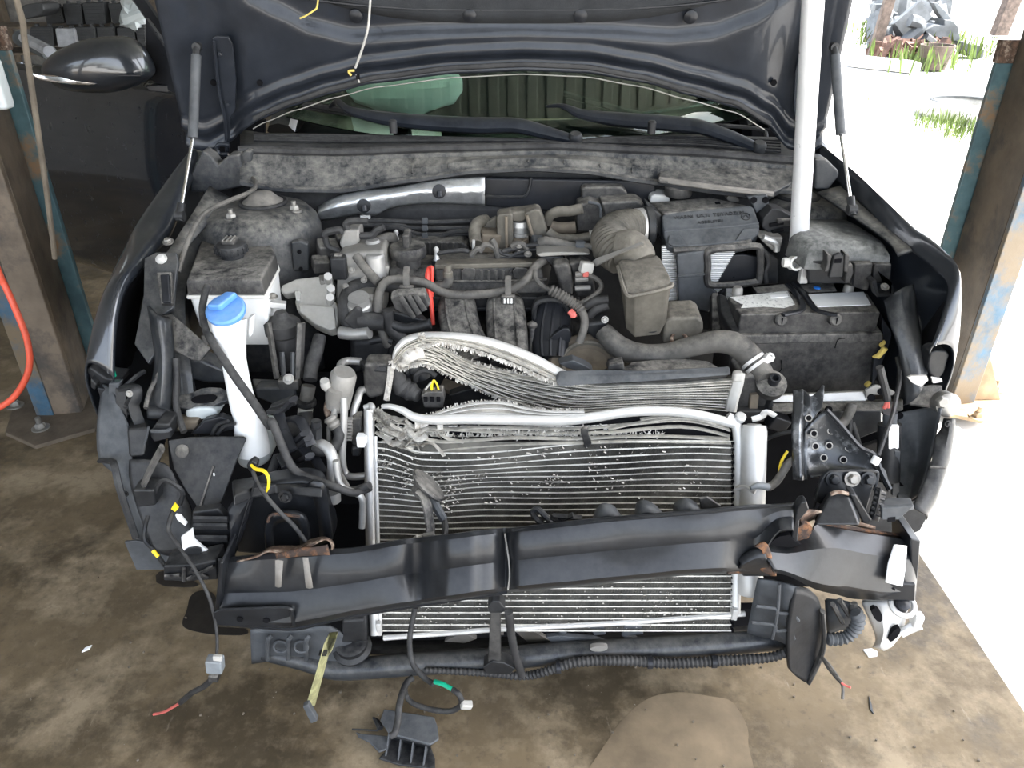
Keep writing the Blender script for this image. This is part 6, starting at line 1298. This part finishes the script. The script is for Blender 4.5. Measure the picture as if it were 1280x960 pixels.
O('lower_flap', g_plate('p', '1070,560 1120,545 1160,575 1163,640 1150,664 1080,690', 1.43, .01), 'black', fl_, bev=.003)
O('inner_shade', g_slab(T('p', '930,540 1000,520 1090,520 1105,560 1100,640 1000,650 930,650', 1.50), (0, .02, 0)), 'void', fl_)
cbar = thing('cross_bar', 'silver radiator support bar in front of the battery', 'support bar', P(1040, 500, 1.47))
O('bar', g_hexa(T('c5', '30,178,1.46 660,170,1.46 660,140,1.50 30,150,1.50'), T('c5', '30,130,1.47 640,100,1.47 640,92,1.50 30,120,1.50')), 'alu_white', cbar, bev=.003)
O('bar_tear', g_plate('c5', '650,95 720,60 800,80 850,110 830,130 700,125 660,150', 1.46, .006), 'alu', cbar, bev=.001)
O('lower_bar', g_hexa(T('c5', '20,240,1.42 900,235,1.42 900,200,1.5 20,200,1.5'), T('c5', '20,185,1.45 900,165,1.45 900,150,1.5 20,170,1.5')), 'black_dusty', cbar, bev=.004)
for a in ((405, 225), (690, 145), (755, 103), (878, 265)): O('hole', g_lathe([(.008, -.003), (.008, .001)], P(960 + a[0] * .1875, 470 + a[1] * .1875, 1.418 if a[1] > 120 else 1.458), (0, -1, .2), 14), 'void', cbar)
bp_ = O('end_bracket', g_plate('c5', '945,130 960,80 1100,55 1165,60 1170,200 1140,215 945,195', tilt(1.41, 510, 1.44, 480), .01), 'black_dusty', cbar, bev=.004)
O('bracket_hole', g_lathe([(.005, -.002), (.005, .001)], P(1143, 496, 1.418), (0, -1, .3), 12), 'void', bp_)
O('torn_tab', g_slab(T('c5', '930,10 960,0 1060,0 1070,30 1020,75 960,45', 1.40), (0, .006, 0)), 'alu_pale', cbar, bev=.001)
O('torn_tab', g_slab(T('c5', '1090,10 1160,20 1165,40 1100,50', 1.40), (0, .006, 0)), 'alu_white', cbar, bev=.001)
O('roller', [g_lathe([(.022, 0), (.026, .004), (.026, .03), (.020, .034)], P(1176, 502, 1.40), (0, -1, .3), 24), g_hex(P(1176, 502, 1.36), (0, -1, .3), .013, .012)], 'steel', cbar)
O('clip_cluster', g_slab(T('z7', '945,400 1015,405 1000,450 990,490 960,510 930,480 930,440', 1.44), (0, .04, 0), 1), 'black', cbar, bev=.004)
O('rail_column', g_grid([T('z7', s, y) for s, y in (('770,220 790,300 830,420 850,600', (1.56, 1.42)), ('830,180 850,300 890,420 900,560', (1.54, 1.41)), ('880,160 900,300 920,400 935,470', (1.58, 1.45)))], 4, 4), 'apron', cbar, solid=.006)
cs = thing('vacuum_canister', 'black cylindrical canister with white label beside the liner', 'canister', P(1112, 600, 1.33))
ctp, cbt = P(1112, 530, 1.37), P(1110, 600, 1.335)
O('cylinder', g_cyl(cbt, ctp, .0235, 24), 'black', cs)
O('label', g_slab(T('c5', '808,330 872,330 872,480 850,492 806,485', 1.335), (0, .004, 0)), 'label_white', cs)
O('top_cap', g_cyl(ctp, ctp + V((-.006, 0, .03)), .014, 16), 'grey_plastic', cs)
O('foot', g_slab(T('c5', '845,500 885,505 878,800 828,800', 1.33), (0, .01, 0)), 'grey_plastic', cs, bev=.002)
for s, m, r in (('775,215 790,180 800,150', 'red_wire', .004), ('800,210 800,170 796,150', 'red_wire', .004), ('795,160 785,100 770,40 745,-60', 'rubber', .008)): O('lead', g_tube(T('c5', s, 1.38), r, 8), m, cs)
tag(O('release_cable', g_tube(T('c5', '860,-120,1.5 880,0,1.44 860,120,1.39 830,260,1.34 780,400,1.30 735,530,1.27'), .0045, 8), 'black'), 'thin black hood release cable with white tip at the right', 'cable')
tag(O('cable_tip', g_cyl(P(1097, 571, 1.265), P(1092, 580, 1.26), .0085, 14), 'label_white'), 'white plastic end on the hood release cable', 'cable end')
hb = thing('side_harness', 'taped grey wiring branch crossing to the right of the drier', 'harness', P(985, 590, 1.32))
for s, r, m in (('0,745,1.27 60,700,1.28 130,590,1.30 170,560,1.31', .0085, 'rubber_grey'), ('560,190,1.42 545,240,1.41 500,310,1.39 450,330,1.37', .011, 'rubber_grey'), ('545,290,1.40 545,360,1.39 540,430,1.38', .0055, 'rubber'), ('560,310,1.40 580,370,1.39 605,460,1.38', .006, 'rubber'), ('-10,420,1.38 60,390,1.37 160,370,1.35', .005, 'rubber'), ('75,640,1.3 90,570,1.31 130,500,1.32', .003, 'yellow')):
    O('branch', g_tube(T('c5', s), r, 10), m, hb)
O('plug', g_tube(T('p', '938,610,1.25 948,607,1.255 960,609,1.26'), [.004, .007, .008], 10), 'grey_connector', hb)
# ================================================================ LOWER PARTS
ls = thing('lower_support', 'black lower radiator support tube under the condenser', 'support tube', P(650, 830, 1.12))
O('tube', g_tube(T('p', '330,815,1.16 380,826,1.15 420,836,1.14 470,834,1.13 520,830,1.13 600,825,1.13 700,817,1.13 800,811,1.13 900,805,1.13 985,798,1.15'), [.018, .021, .024, .024, .024, .024, .024, .024, .024, .023], 18, 4), 'apron', ls)
O('rear_shelf', g_grid([T('p', '400,790,1.26 500,800,1.26 600,797,1.26 750,790,1.26 980,780,1.26'), T('p', '400,815,1.18 500,815,1.18 600,812,1.18 750,804,1.18 980,795,1.18')], 3, 2), 'black', ls, solid=.006)
O('cushion', g_lathe([(.040, 0), (.042, .01), (.034, .018), (.034, .03), (.028, .034)], P(441, 812, 1.15), (0, -.2, 1), 28), 'black', ls)
O('mount_block', g_plate('b4', '20,470 95,465 105,540 15,545', 1.13, .05), 'black', ls, bev=.006)
O('post', g_plate('b4', '515,415 548,415 550,600 545,625 505,625 512,500', 1.085, .02), 'black_dusty', ls, bev=.003)
O('post_head', g_plate('b4', '505,425 520,405 545,405 565,430 555,445 510,445', 1.08, .03), 'black', ls, bev=.003)
O('post_foot', g_plate('b4', '490,625 520,605 560,610 600,630 580,650 500,648', 1.08, .03), 'black', ls, bev=.003)
for s in ('700,525 740,520 780,545 770,560 720,545', '740,520 860,530 905,545 905,560 830,555 760,540', '840,485 895,490 900,515 860,520 850,500', '950,515 1000,530 1030,555 1040,560 990,560', '960,485 1020,490 1025,515 950,522', '735,490 765,488 770,515 745,510'):
    O('deflector', g_plate('b4', s, 1.15, .012), 'grey_plastic', ls, bev=.002)
for s in ('360,540 420,510 470,530 430,545', '590,500 660,505 720,540 640,545', '490,500 520,480 560,520'): O('deflector', g_plate('b4', s, 1.20, .012), 'alu_cast', ls, bev=.002)
O('slot', g_slab(T('b4', '845,562 860,555 900,555 908,562 890,572 855,572', 1.105), (0, .01, 0), 1), 'alu_cast', ls)
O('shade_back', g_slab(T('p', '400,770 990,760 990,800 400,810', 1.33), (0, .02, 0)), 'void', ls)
lm_ = thing('lower_loom', 'black corrugated wiring loom clipped under the support tube', 'loom', P(800, 825, 1.1))
O('loom', g_tube(T('p', '530,838,1.10 600,841,1.10 650,845,1.10 680,840,1.09 720,828,1.09 780,826,1.09 840,829,1.09 900,826,1.09 960,822,1.09 983,815,1.10'), [.006, .007, .008, .009, .010, .010, .0105, .0105, .0105, .009], 10, 6, corr=.009), 'rubber', lm_)
O('branch', g_tube(T('b4', '575,440 585,520 600,590 620,650', (1.07, 1.08)), .0085, 10, 5, corr=.014, amp=.05), 'rubber', lm_)
for x, y in ((698, 834), (812, 828), (892, 827)): O('loom_clip', g_lathe([(.013, -.005), (.013, .005)], P(x, y, 1.09), (1, 0, 0), 14), 'black_clean', lm_)
O('branch', g_tube(T('b3', '690,850 760,845 810,810 830,760 815,730', (1.09, 1.10)), .0125, 12, 6, corr=.010), 'grey_plastic', lm_)
sg = thing('splash_guard', 'ribbed grey plastic splash guard under the left beam end', 'splash guard', P(380, 835, 1.1))
O('panel', g_grid([T('z8', '910,460,1.12 1000,455,1.12 1100,455,1.12 1200,450,1.12 1280,500,1.14', ), T('z8', '912,520,1.13 1000,510,1.13 1100,510,1.13 1190,520,1.13 1280,560,1.14'), T('z8', '915,582,1.15 1000,572,1.15 1080,575,1.15 1180,605,1.15 1290,640,1.15')], 4, 3), 'grey_plastic', sg, solid=.006)
for x in (985, 1060, 1125): O('rib', g_tube(T('z8', '%d,480,1.115 %d,500,1.11 %d,565,1.135' % (x, x - 12, x - 12), ), .005, 6), 'grey_plastic', sg)
for x in (1020, 1095): O('panel_bead', g_ring(P(x * .34375, 630 + 520 * .34375, 1.118), (0, -1, .2), .014, .003, 16, 5), 'grey_plastic', sg)
fm = thing('foam_strip', 'olive foam strip hanging down to the floor at the left', 'foam strip', P(390, 895, 1.0))
O('strip', g_slab(T('z8', '1195,490 1222,490 1205,540 1190,560 1145,735 1110,740 1150,610 1172,530', (1.06, .95)), (0, .015, 0)), 'olive_foam', fm, bev=.003)
O('dark_end', g_slab(T('z8', '1100,738 1120,730 1155,790 1130,800', .94), (0, .012, 0)), 'grey_plastic', fm, bev=.002)
O('fold_mark', g_box(P(404, 816, .99), (.014, .012, .004)), 'black', fm)
df = thing('air_deflector', 'black ribbed air deflector hanging below the right beam', 'deflector', P(985, 840, 1.12))
O('ribbed_panel', g_grid([T('b5', '310,275,1.12 390,285,1.10 440,300,1.08 500,310,1.10'), T('b5', '290,370,1.13 375,380,1.11 430,395,1.09 500,400,1.10'), T('b5', '270,480,1.14 360,490,1.12 410,510,1.10 430,520,1.10')], 3, 3), 'grey_plastic', df, solid=.005)
for s in ('305,370 375,380 385,395 440,400 460,425', '290,430 370,440 380,460 430,460 445,490', '390,290 385,380 375,440 365,490'): O('rib', g_tube(T('b5', s, 1.088), .0035, 6), 'grey_plastic', df)
O('paddle', g_grid([T('b5', '450,305,1.08 490,312,1.09 530,340,1.10 548,400,1.11'), T('b5', '425,440,1.08 470,450,1.09 520,460,1.10 552,470,1.11'), T('b5', '425,560,1.08 460,560,1.09 500,555,1.10 545,530,1.11'), T('b5', '430,605,1.08 455,630,1.085 485,648,1.09 500,645,1.095')], 4, 4), 'black', df, solid=.008)
O('paddle_edge', g_tube(T('b5', '548,390 553,470 548,530 525,590 495,648', 1.095), .008, 8, flat=(1, .6)), 'black_dusty', df)
wcast = thing('cast_bracket', 'bright white alloy bracket hanging below the right beam end', 'bracket', P(1110, 815, 1.1))
O('casting', g_grid([T('b5', '690,362,1.13 750,355,1.12 820,350,1.11 862,365,1.11'), T('b5', '720,430,1.12 765,425,1.10 800,430,1.10 850,420,1.11'), T('b5', '740,490,1.12 770,470,1.09 800,480,1.10 838,470,1.11'), T('b5', '728,520,1.12 755,520,1.09 770,535,1.10 800,520,1.11')], 3, 3), 'alu_white', wcast, solid=.012)
O('opening', g_slab(T('b5', '722,385 745,378 765,400 765,430 740,425', 1.095), (0, .01, 0), 1), 'void', wcast)
O('opening', g_slab(T('b5', '785,490 810,455 835,450 825,480 795,505', 1.088), (0, .01, 0), 1), 'void', wcast)
O('arm', g_tube(T('b5', '830,470 860,455 895,435', 1.10), [.012, .012, .016], 10, flat=(1, .7)), 'alu_white', wcast)
O('arm_tip', g_box(P(1146, 774, 1.10), (.020, .02, .03)), 'alu_white', wcast, bev=.004)
O('socket_ring', g_ring(P(1128, 756, 1.10), (0, -.5, 1), .022, .006, 24, 8), 'alu_white', wcast)
O('socket', g_lathe([(.014, -.01), (.014, .014), (.008, .018)], P(1126, 757, 1.10), (0, -.4, 1), 18), 'black_clean', wcast)
lh = thing('lamp_bracket', 'dark grey plastic lower lamp bracket under the right beam end', 'bracket', P(1060, 770, 1.15))
O('body', g_grid([T('b5', '555,350,1.15 600,345,1.14 660,360,1.13 690,380,1.13'), T('b5', '560,420,1.14 600,400,1.12 650,400,1.12 690,410,1.13'), T('b5', '565,480,1.14 610,460,1.13 660,450,1.13 680,430,1.13')], 3, 3), 'grey_plastic', lh, solid=.01)
for s in ('610,350 640,400', '660,360 665,420', '585,365 620,430'): O('rib', g_tube(T('b5', s, 1.115), .005, 6, flat=(1, 1.6)), 'black_dusty', lh)
# ---- left lower liner and brackets
lf = thing('wheel_arch_liner', 'grey plastic wheel arch liner at the left front corner', 'wheel arch liner', P(165, 700, 1.3))
O('panel', g_grid([T('p', '128,480,1.38 140,490,1.36 160,530,1.33', ), T('p', '121,530,1.34 145,545,1.32 165,570,1.30'), T('p', '124,575,1.30 150,585,1.28 170,610,1.26'), T('p', '150,600,1.28 165,625,1.25 190,650,1.23'), T('p', '165,660,1.24 185,675,1.21 215,690,1.20'), T('p', '172,690,1.22 200,705,1.19 235,712,1.18')], 4, 3), 'grey_plastic', lf, solid=.005)
O('flap', g_slab(T('b7', '140,710 200,705 430,745 420,840 330,850 200,850', 1.19), (0, .006, 0)), 'grey_plastic', lf, bev=.002)
O('panel_lip', g_tube(T('b7', '20,302 80,308 95,340 120,450 200,690', (1.28, 1.2)), .005, 6, flat=(1, 1.5)), 'black', lf)
O('dark_pocket', g_grid([T('b7', '165,300 260,300 360,330 400,400', (1.26, 1.26)), T('b7', '170,420 280,440 400,460 480,540', (1.24, 1.24)), T('b7', '240,640 340,640 420,640 480,650', (1.20, 1.20)), T('b7', '300,760 360,780 420,760 470,740', (1.18, 1.18))], 4, 3), 'black', lf, solid=.006)
O('groove', g_tube(T('b7', '330,240 280,330 230,440', (1.24, 1.22)), .012, 6, flat=(.5, 1.4)), 'black_dusty', lf)
O('pocket_box', g_plate('b7', '180,450 290,450 300,530 200,540', 1.20, .04), 'black', lf, bev=.005)
O('pocket_rib', g_tube(T('b7', '300,460 340,400 430,455 420,520', 1.21), .005, 6), 'black', lf)
bolt(lf, P(158, 617, 1.245), (-.3, -1, .2), .005, 'black')
hc = thing('headlamp_carrier', 'cracked black plastic headlamp carrier at the left front corner', 'carrier', P(190, 560, 1.36))
O('tip', g_slab(T('d5', '45,130 70,110 190,190 290,200 290,240 200,270 120,250 75,200', 1.39), (0, .05, 0)), 'black', hc, bev=.004)
O('tip_block', g_slab(T('d5', '75,190 120,240 110,280 75,260', 1.375), (0, .04, 0)), 'black', hc, bev=.003)
O('clip', g_slab(T('d5', '120,260 200,270 210,330 150,360 140,320', 1.37), (0, .03, 0)), 'black_clean', hc, bev=.003)
O('clip', g_slab(T('d5', '205,230 285,225 280,350 240,410 200,415', 1.36), (0, .02, 0)), 'grey_plastic', hc, bev=.003)
O('green_tip', g_box(P(142, 467, 1.385), (.006, .006, .014)), 'green', hc)
O('frame', [g_tube(T('d5', '300,265 305,400 320,560', (1.36, 1.34)), .006, 6, flat=(1, 2)), g_tube(T('d5', '300,265 400,262 410,330 390,400 440,540', (1.36, 1.33)), .006, 6, flat=(1, 2)), g_tube(T('d5', '310,400 390,400', 1.35), .005, 6), g_tube(T('d5', '310,445 400,440', 1.35), .005, 6), g_tube(T('d5', '320,395 390,310', 1.352), .005, 6)], 'black', hc)
bolt(hc, P(162, 492, 1.34), (0, -1, .3), .006, 'alu_cast')
O('knuckle', g_lathe([(.018, -.02), (.022, -.01), (.022, .01), (.016, .02)], P(146, 524, 1.36), (0, -1, .4), 18), 'black', hc)
bolt(hc, P(147, 534, 1.34), (0, -1, .2), .008, 'alu_white')
O('box', g_hexa(T('d5', '360,770,1.27 470,760,1.27 500,690,1.33 350,700,1.33'), T('d5', '340,560,1.30 500,545,1.30 490,490,1.36 370,490,1.36')), 'black', hc, bev=.006)
O('box_lip', g_tube(T('d5', '360,705 455,695 500,545', 1.285), .0025, 6), 'grey_plastic', hc)
O('connector', g_slab(T('d5', '505,590 550,520 650,525 660,630 540,660 510,620', 1.30), (0, .05, 0)), 'black', hc, bev=.004)
O('connector_lip', g_tube(T('d5', '515,575 620,575 660,560', 1.295), .004, 6), 'grey_plastic', hc)
O('cable_arc', g_tube(T('d5', '300,270 350,230 420,170 470,140', (1.36, 1.40)), .005, 6), 'black', hc)
O('tower', g_grid([T('d5', '480,380 540,380 610,390 640,380', 1.36), T('d5', '490,480 550,480 620,480 660,470', 1.34)], 3, 2), 'black', hc, solid=.02)
mf = thing('mud_flap', 'triangular black plastic flap hanging left of the filler neck', 'flap', P(250, 640, 1.25))
MP = tilt(1.22, 640, 1.31, 545)
O('flap', g_slab([MP.hit(*a) for a in PX('b7', '358,200 470,185 620,180 735,182 752,190 700,310 640,480 608,552 520,558 440,440 385,340')], -MP.n * .006), 'black', mf, bev=.003)
O('fold', g_tube([MP.hit(*a) + MP.n * .002 for a in PX('b7', '590,330 560,420 520,545')], .0025, 6), 'black_dusty', mf)
O('rivet', g_lathe([(.014, -.002), (.014, .002), (.008, .005), (0, .005)], MP.hit(228, 564), MP.n, 20), 'black_dusty', mf)
O('rivet', g_box(MP.hit(268, 593) + MP.n * .002, (.0025, .002, .006)), 'label_white', mf)
O('hinge_rib', g_slab(T('d5', '800,600 900,500 1020,470 1130,520 1140,560 960,605', 1.34), (0, .02, 0)), 'black_clean', mf, bev=.004)
for s in ('960,600 1000,530 1080,500', '1000,600 1050,540 1130,520'): O('hinge_web', g_tube(T('d5', s, 1.33), .004, 6), 'black', mf)
gs_ = thing('grille_bracket', 'black plastic grille side bracket hanging left of the beam end', 'bracket', P(260, 710, 1.12))
O('upper', g_slab(T('b7', '480,560 610,545 690,640 700,770 660,800 600,790 470,690', 1.17), (0, .02, 0)), 'black', gs_, bev=.004)
for y in (595, 630, 690): O('ledge', g_tube(T('b7', '490,%d 660,%d' % (y, y + 3), 1.155), .006, 6, flat=(1.3, .8)), 'black', gs_)
O('gap', g_slab(T('b7', '575,750 630,745 635,795 610,790', 1.15), (0, .01, 0)), 'void', gs_)
O('lower', g_slab(T('b7', '335,830 480,825 600,800 610,900 430,910 335,905', 1.11), (0, .05, 0)), 'black', gs_, bev=.004)
for s in ('345,880 420,875', '440,840 440,905', '470,850 560,890', '460,895 590,830'): O('lower_rib', g_tube(T('b7', s, 1.105), .004, 6), 'black_dusty', gs_)
wt = tag(O('white_clip', [g_slab(T('b7', '425,685 480,645 490,700 600,790 590,800 420,832 415,808 470,790 430,740', 1.145), (0, .006, 0))], 'label_white', bev=.001), 'torn white plastic bracket hanging above the left beam end', 'bracket')
tag(O('white_tab', g_slab(T('b7', '395,575 420,578 455,620 445,630 405,600', 1.16), (0, .006, 0)), 'label_white', bev=.001), 'small white plastic tab above the torn white bracket', 'tab')
O('pad', g_slab(T('b7', '440,745 520,735 530,770 480,790 445,780', 1.14), (0, .004, 0), 1), 'black', wt)
hcab = thing('lamp_cable', 'black lamp cable hanging down to a grey plug above the floor', 'cable', P(272, 840, 1.0))
O('cable', g_tube(T('b7', '390,540,1.18 370,600,1.15 365,660,1.13 420,740,1.10 490,840,1.06 550,950,1.04') + T('z8', '770,370,1.03 785,440,1.02 790,500,1.0 788,552,.98'), [.004, .005, .004, .0034, .0034, .0034, .0034, .0032, .003, .003], 10, 6), 'rubber', hcab)
O('yellow_tape', g_slab(T('b7', '375,545 390,520 410,545 395,560', 1.165), (0, .006, 0)), 'yellow', hcab)
O('plug', g_box(P(269, 830, .98), (.03, .022, .032), (0, .12, 0)), 'grey_connector', hcab, bev=.003)
O('plug_latch', g_box(P(272, 822, .966), (.016, .008, .012), (0, .12, 0)), 'alu_pale', hcab, bev=.002)
O('plug_end', g_box(P(268, 845, .985), (.018, .018, .016), (0, .12, 0)), 'black_dusty', hcab, bev=.002)
O('pigtail', g_tube([P(266, 848, .99), P(255, 858, 1.0), P(240, 866, 1.02), P(226, 878, 1.06)], .006, 8), 'rubber', hcab)
O('red_wires', g_tube([P(226, 878, 1.06), P(216, 884, 1.075), P(205, 890, 1.09), P(192, 893, 1.095)], .003, 6), 'red_wire', hcab)
tag(O('wire_lead', g_tube(T('b7', '260,580,1.19 245,640,1.17 245,700,1.16 285,745,1.15 310,780,1.14 345,828,1.12'), .0045, 8), 'black'), 'thin black wire hanging down the wheel arch liner', 'wire')
tag(O('wire_sleeve', g_cyl(P(191, 688, 1.143), P(199, 697, 1.137), .004, 12), 'yellow'), 'yellow sleeve on the thin wire at lower left', 'sleeve')
yw = thing('airbag_wire', 'bright yellow wire with black plug above the left frame rail', 'wire', P(325, 610, 1.18))
O('yellow_wire', g_tube(T('b7', '775,325,1.20 800,345,1.19 840,355,1.18 862,390,1.17 862,430,1.165 850,458,1.165'), [.0028, .0036, .0036, .0032, .003, .0026], 8), 'yellow', yw)
O('plug', g_slab(T('b7', '750,330 780,305 805,320 800,355 765,360', 1.205), (0, .02, 0)), 'black', yw, bev=.003)
O('black_lead', g_tube(T('b7', '785,355,1.19 805,410,1.17 850,480,1.15 920,560,1.13 990,630,1.12 1050,710,1.11'), .0042, 10), 'rubber', yw)
hn = thing('horn', 'small grey horn disc on a bent steel strap before the condenser', 'horn', P(530, 668, 1.18))
hcn = P(535, 607, 1.20); hax = V((.68, .22, .64)).normalized()
O('disc', g_lathe([(.012, -.030), (.018, -.028), (.022, -.016), (.026, -.006), (.039, -.003), (.041, .001), (.039, .005), (.0, .007)], hcn, hax, 36), 'black_dusty', hn)
O('strap', g_tube(T('d7', '330,340,1.17 390,400,1.165 430,500,1.15 450,620,1.14 465,720,1.13 455,780,1.12'), .008, 6, 5, flat=(.5, 1.5)), 'black_dusty', hn)
O('terminal', g_tube(T('d7', '490,450,1.18 530,520,1.165 600,640,1.15'), [.010, .011, .010], 8, flat=(1, .8)), 'grey_plastic', hn)
O('lead', g_tube(T('d7', '600,640 615,720 595,830', (1.15, 1.11)), .006, 8), 'rubber', hn)
O('strap_clip', g_slab(T('d7', '385,800 500,785 510,825 385,832', 1.10), (0, .01, 0)), 'alu_cast', hn, bev=.002)
O('strap_foot', g_slab(T('d7', '270,855 320,820 380,830 330,850', 1.10), (0, .01, 0)), 'alu_pale', hn, bev=.001)
gf = thing('grille_fragment', 'wavy broken grey grille fragment lodged behind the beam', 'fragment', P(810, 645, 1.12))
O('wave', g_grid([T('b2', '285,925 300,880 330,850 380,860 420,905 470,900 480,850 520,835 570,860 600,895 640,895 650,850 700,825 750,850 765,880 830,870', 1.125), T('b2', '285,930 310,915 350,905 390,915 440,915 480,905 520,890 560,895 610,905 650,900 680,885 720,875 755,885 790,885 880,875', 1.10)], 4, 2), 'grey_plastic', gf, solid=.006)
O('torn_end', g_slab(T('b2', '760,830 800,825 860,865 820,885 770,880', 1.12), (0, .006, 0)), 'black_dusty', gf, bev=.002)
lp2 = thing('rubber_loop', 'black rubber loop fragment sticking up behind the beam', 'fragment', P(685, 655, 1.12))
O('loop', g_tube(T('b2', '20,890,1.13 40,875,1.13 70,900,1.12 100,935,1.11 70,945,1.11 35,915,1.12 20,890,1.13'), .006, 8), 'black', lp2)
for s in ('100,910 150,945', '130,905 180,945', '110,905 240,915', '120,940 200,900'): O('finger', g_tube(T('b2', s, 1.115), .005, 6, flat=(.6, 1.4)), 'black', lp2)
tag(O('plastic_shard', g_slab(T('b1', '1085,535 1100,515 1125,520 1120,550 1138,580 1130,600 1105,612 1098,570', 1.335), (0, .01, 0), 1), 'black_dusty', bev=.002), 'dark plastic shard stuck on the condenser fins', 'shard')
# ---- hanging harness and broken tray on the floor in front
fh = thing('hanging_harness', 'grey wiring loop with green wires dangling to the floor in front', 'harness', P(520, 870, 1.0))
O('drop', g_tube(T('b4', '265,425,1.07 255,470,1.06 245,540,1.04 255,610,1.02 290,655,1.0 325,680,.98'), .0055, 10, 6, corr=.008, amp=.06), 'rubber', fh)
O('green_wires', g_tube(T('d6', '735,85,.978 800,105,.97 850,130,.965 895,155,.96'), .0045, 8), 'green', fh)
O('loop', g_tube(T('d6', '895,155,.96 950,200,.95 975,270,.95 940,320,.955 860,350,.96 740,340,.97 620,310,.98 530,270,.99 480,210,1.0 470,150,1.0'), .0055, 10, 6, corr=.008, amp=.06), 'rubber', fh)
O('down_lead', g_tube(T('d6', '540,50,1.01 490,90,1.0 450,180,.98 420,300,.95 410,420,.93 380,540,.905 340,570,.90'), .0065, 10), 'rubber', fh)
O('loop_clip', g_box(P(583, 881, .945), (.022, .014, .014), (.2, .3, .2)), 'alu_pale', fh, bev=.003)
bt_ = thing('broken_duct', 'broken black plastic duct piece with ribs lying in front', 'duct piece', PZ(505, 950, 0))
ZA = .03
def zq(s, z): return TZ('d6', s, z)
O('upper_panel', g_slab(zq('285,340 730,410 760,490 775,610 700,660 330,560 250,440', .045), (0, 0, .006)), 'grey_plastic', bt_, bev=.003)
O('step', g_hexa(zq('340,600 700,690 705,655 370,560', .004), zq('350,575 695,660 700,640 380,545', .045)), 'black', bt_, bev=.003)
O('lower_panel', g_slab(zq('330,590 700,670 740,780 740,880 420,840 235,780 320,690', .006), (0, 0, .006)), 'black', bt_, bev=.003)
for a, b in (((335, 600), (290, 750)), ((440, 625), (400, 790)), ((550, 650), (510, 815)), ((665, 670), (625, 835))):
    p, q = zq('%d,%d %d,%d' % (*a, *b), .012); O('rib', g_slab([p, p + V((0, 0, .032)), q], (.004, 0, 0)), 'grey_plastic', bt_, bev=.001)
O('tongue', g_slab(zq('30,540 90,560 160,565 330,580 310,700 240,725 160,640 60,590', .02), (0, 0, .006)), 'grey_plastic', bt_, bev=.003)
O('thorn', g_tube(zq('250,500 220,440 185,405', .04), [.008, .006, .002], 6), 'black', bt_)
O('whisker', g_tube(zq('230,520 120,515 0,510', .03), .002, 6), 'black', bt_)
tag(O('wire_end', g_tube(T('b5', '545,555,1.06 570,590,1.03 600,630,1.0 620,660,.98 620,710,.96'), [.003, .006, .005, .003, .003], 8), 'rubber_grey'), 'frayed cable end dangling under the black deflector paddle', 'cable')
tag(O('wire_end', g_tube(T('b5', '615,650,.98 635,662,.975 650,668,.97'), .002, 6), 'red_wire'), 'short red wire end at the dangling frayed cable', 'wire')
# wires hanging from the hood
tag(O('hood_wire', [g_tube([HP.hit(a[0], a[1]) + HP.n * o for a, o in (((466, -40), .02), ((465, 0), .04), ((463, 25), .05), ((456, 50), .055), ((448, 72), .055))], .0028, 8)], 'alu_pale'), 'thin white cable hanging from the hood liner', 'cable')
tg = thing('hood_wire_end', 'tiny frayed metal contacts at the white cable end', 'wire end', HP.hit(448, 80) + HP.n * .05)
O('contact', g_tube([HP.hit(447, 75) + HP.n * .056, HP.hit(440, 76) + HP.n * .056, HP.hit(443, 81) + HP.n * .056], .003, 6), 'yellow_foam', tg)
O('contact', g_tube([HP.hit(449, 80) + HP.n * .055, HP.hit(453, 90) + HP.n * .055], .002, 6), 'alu_pale', tg)
O('insulator', g_box(HP.hit(451, 83) + HP.n * .054, (.008, .008, .012)), 'void', tg)
tag(O('hood_wire', g_tube([HP.hit(a[0], a[1]) + HP.n * .04 for a in ((402, -20), (400, 0), (395, 5), (386, 11), (379, 14))], .002, 6), 'yellow_foam'), 'short yellow wire stub hanging at the top of the hood', 'wire')
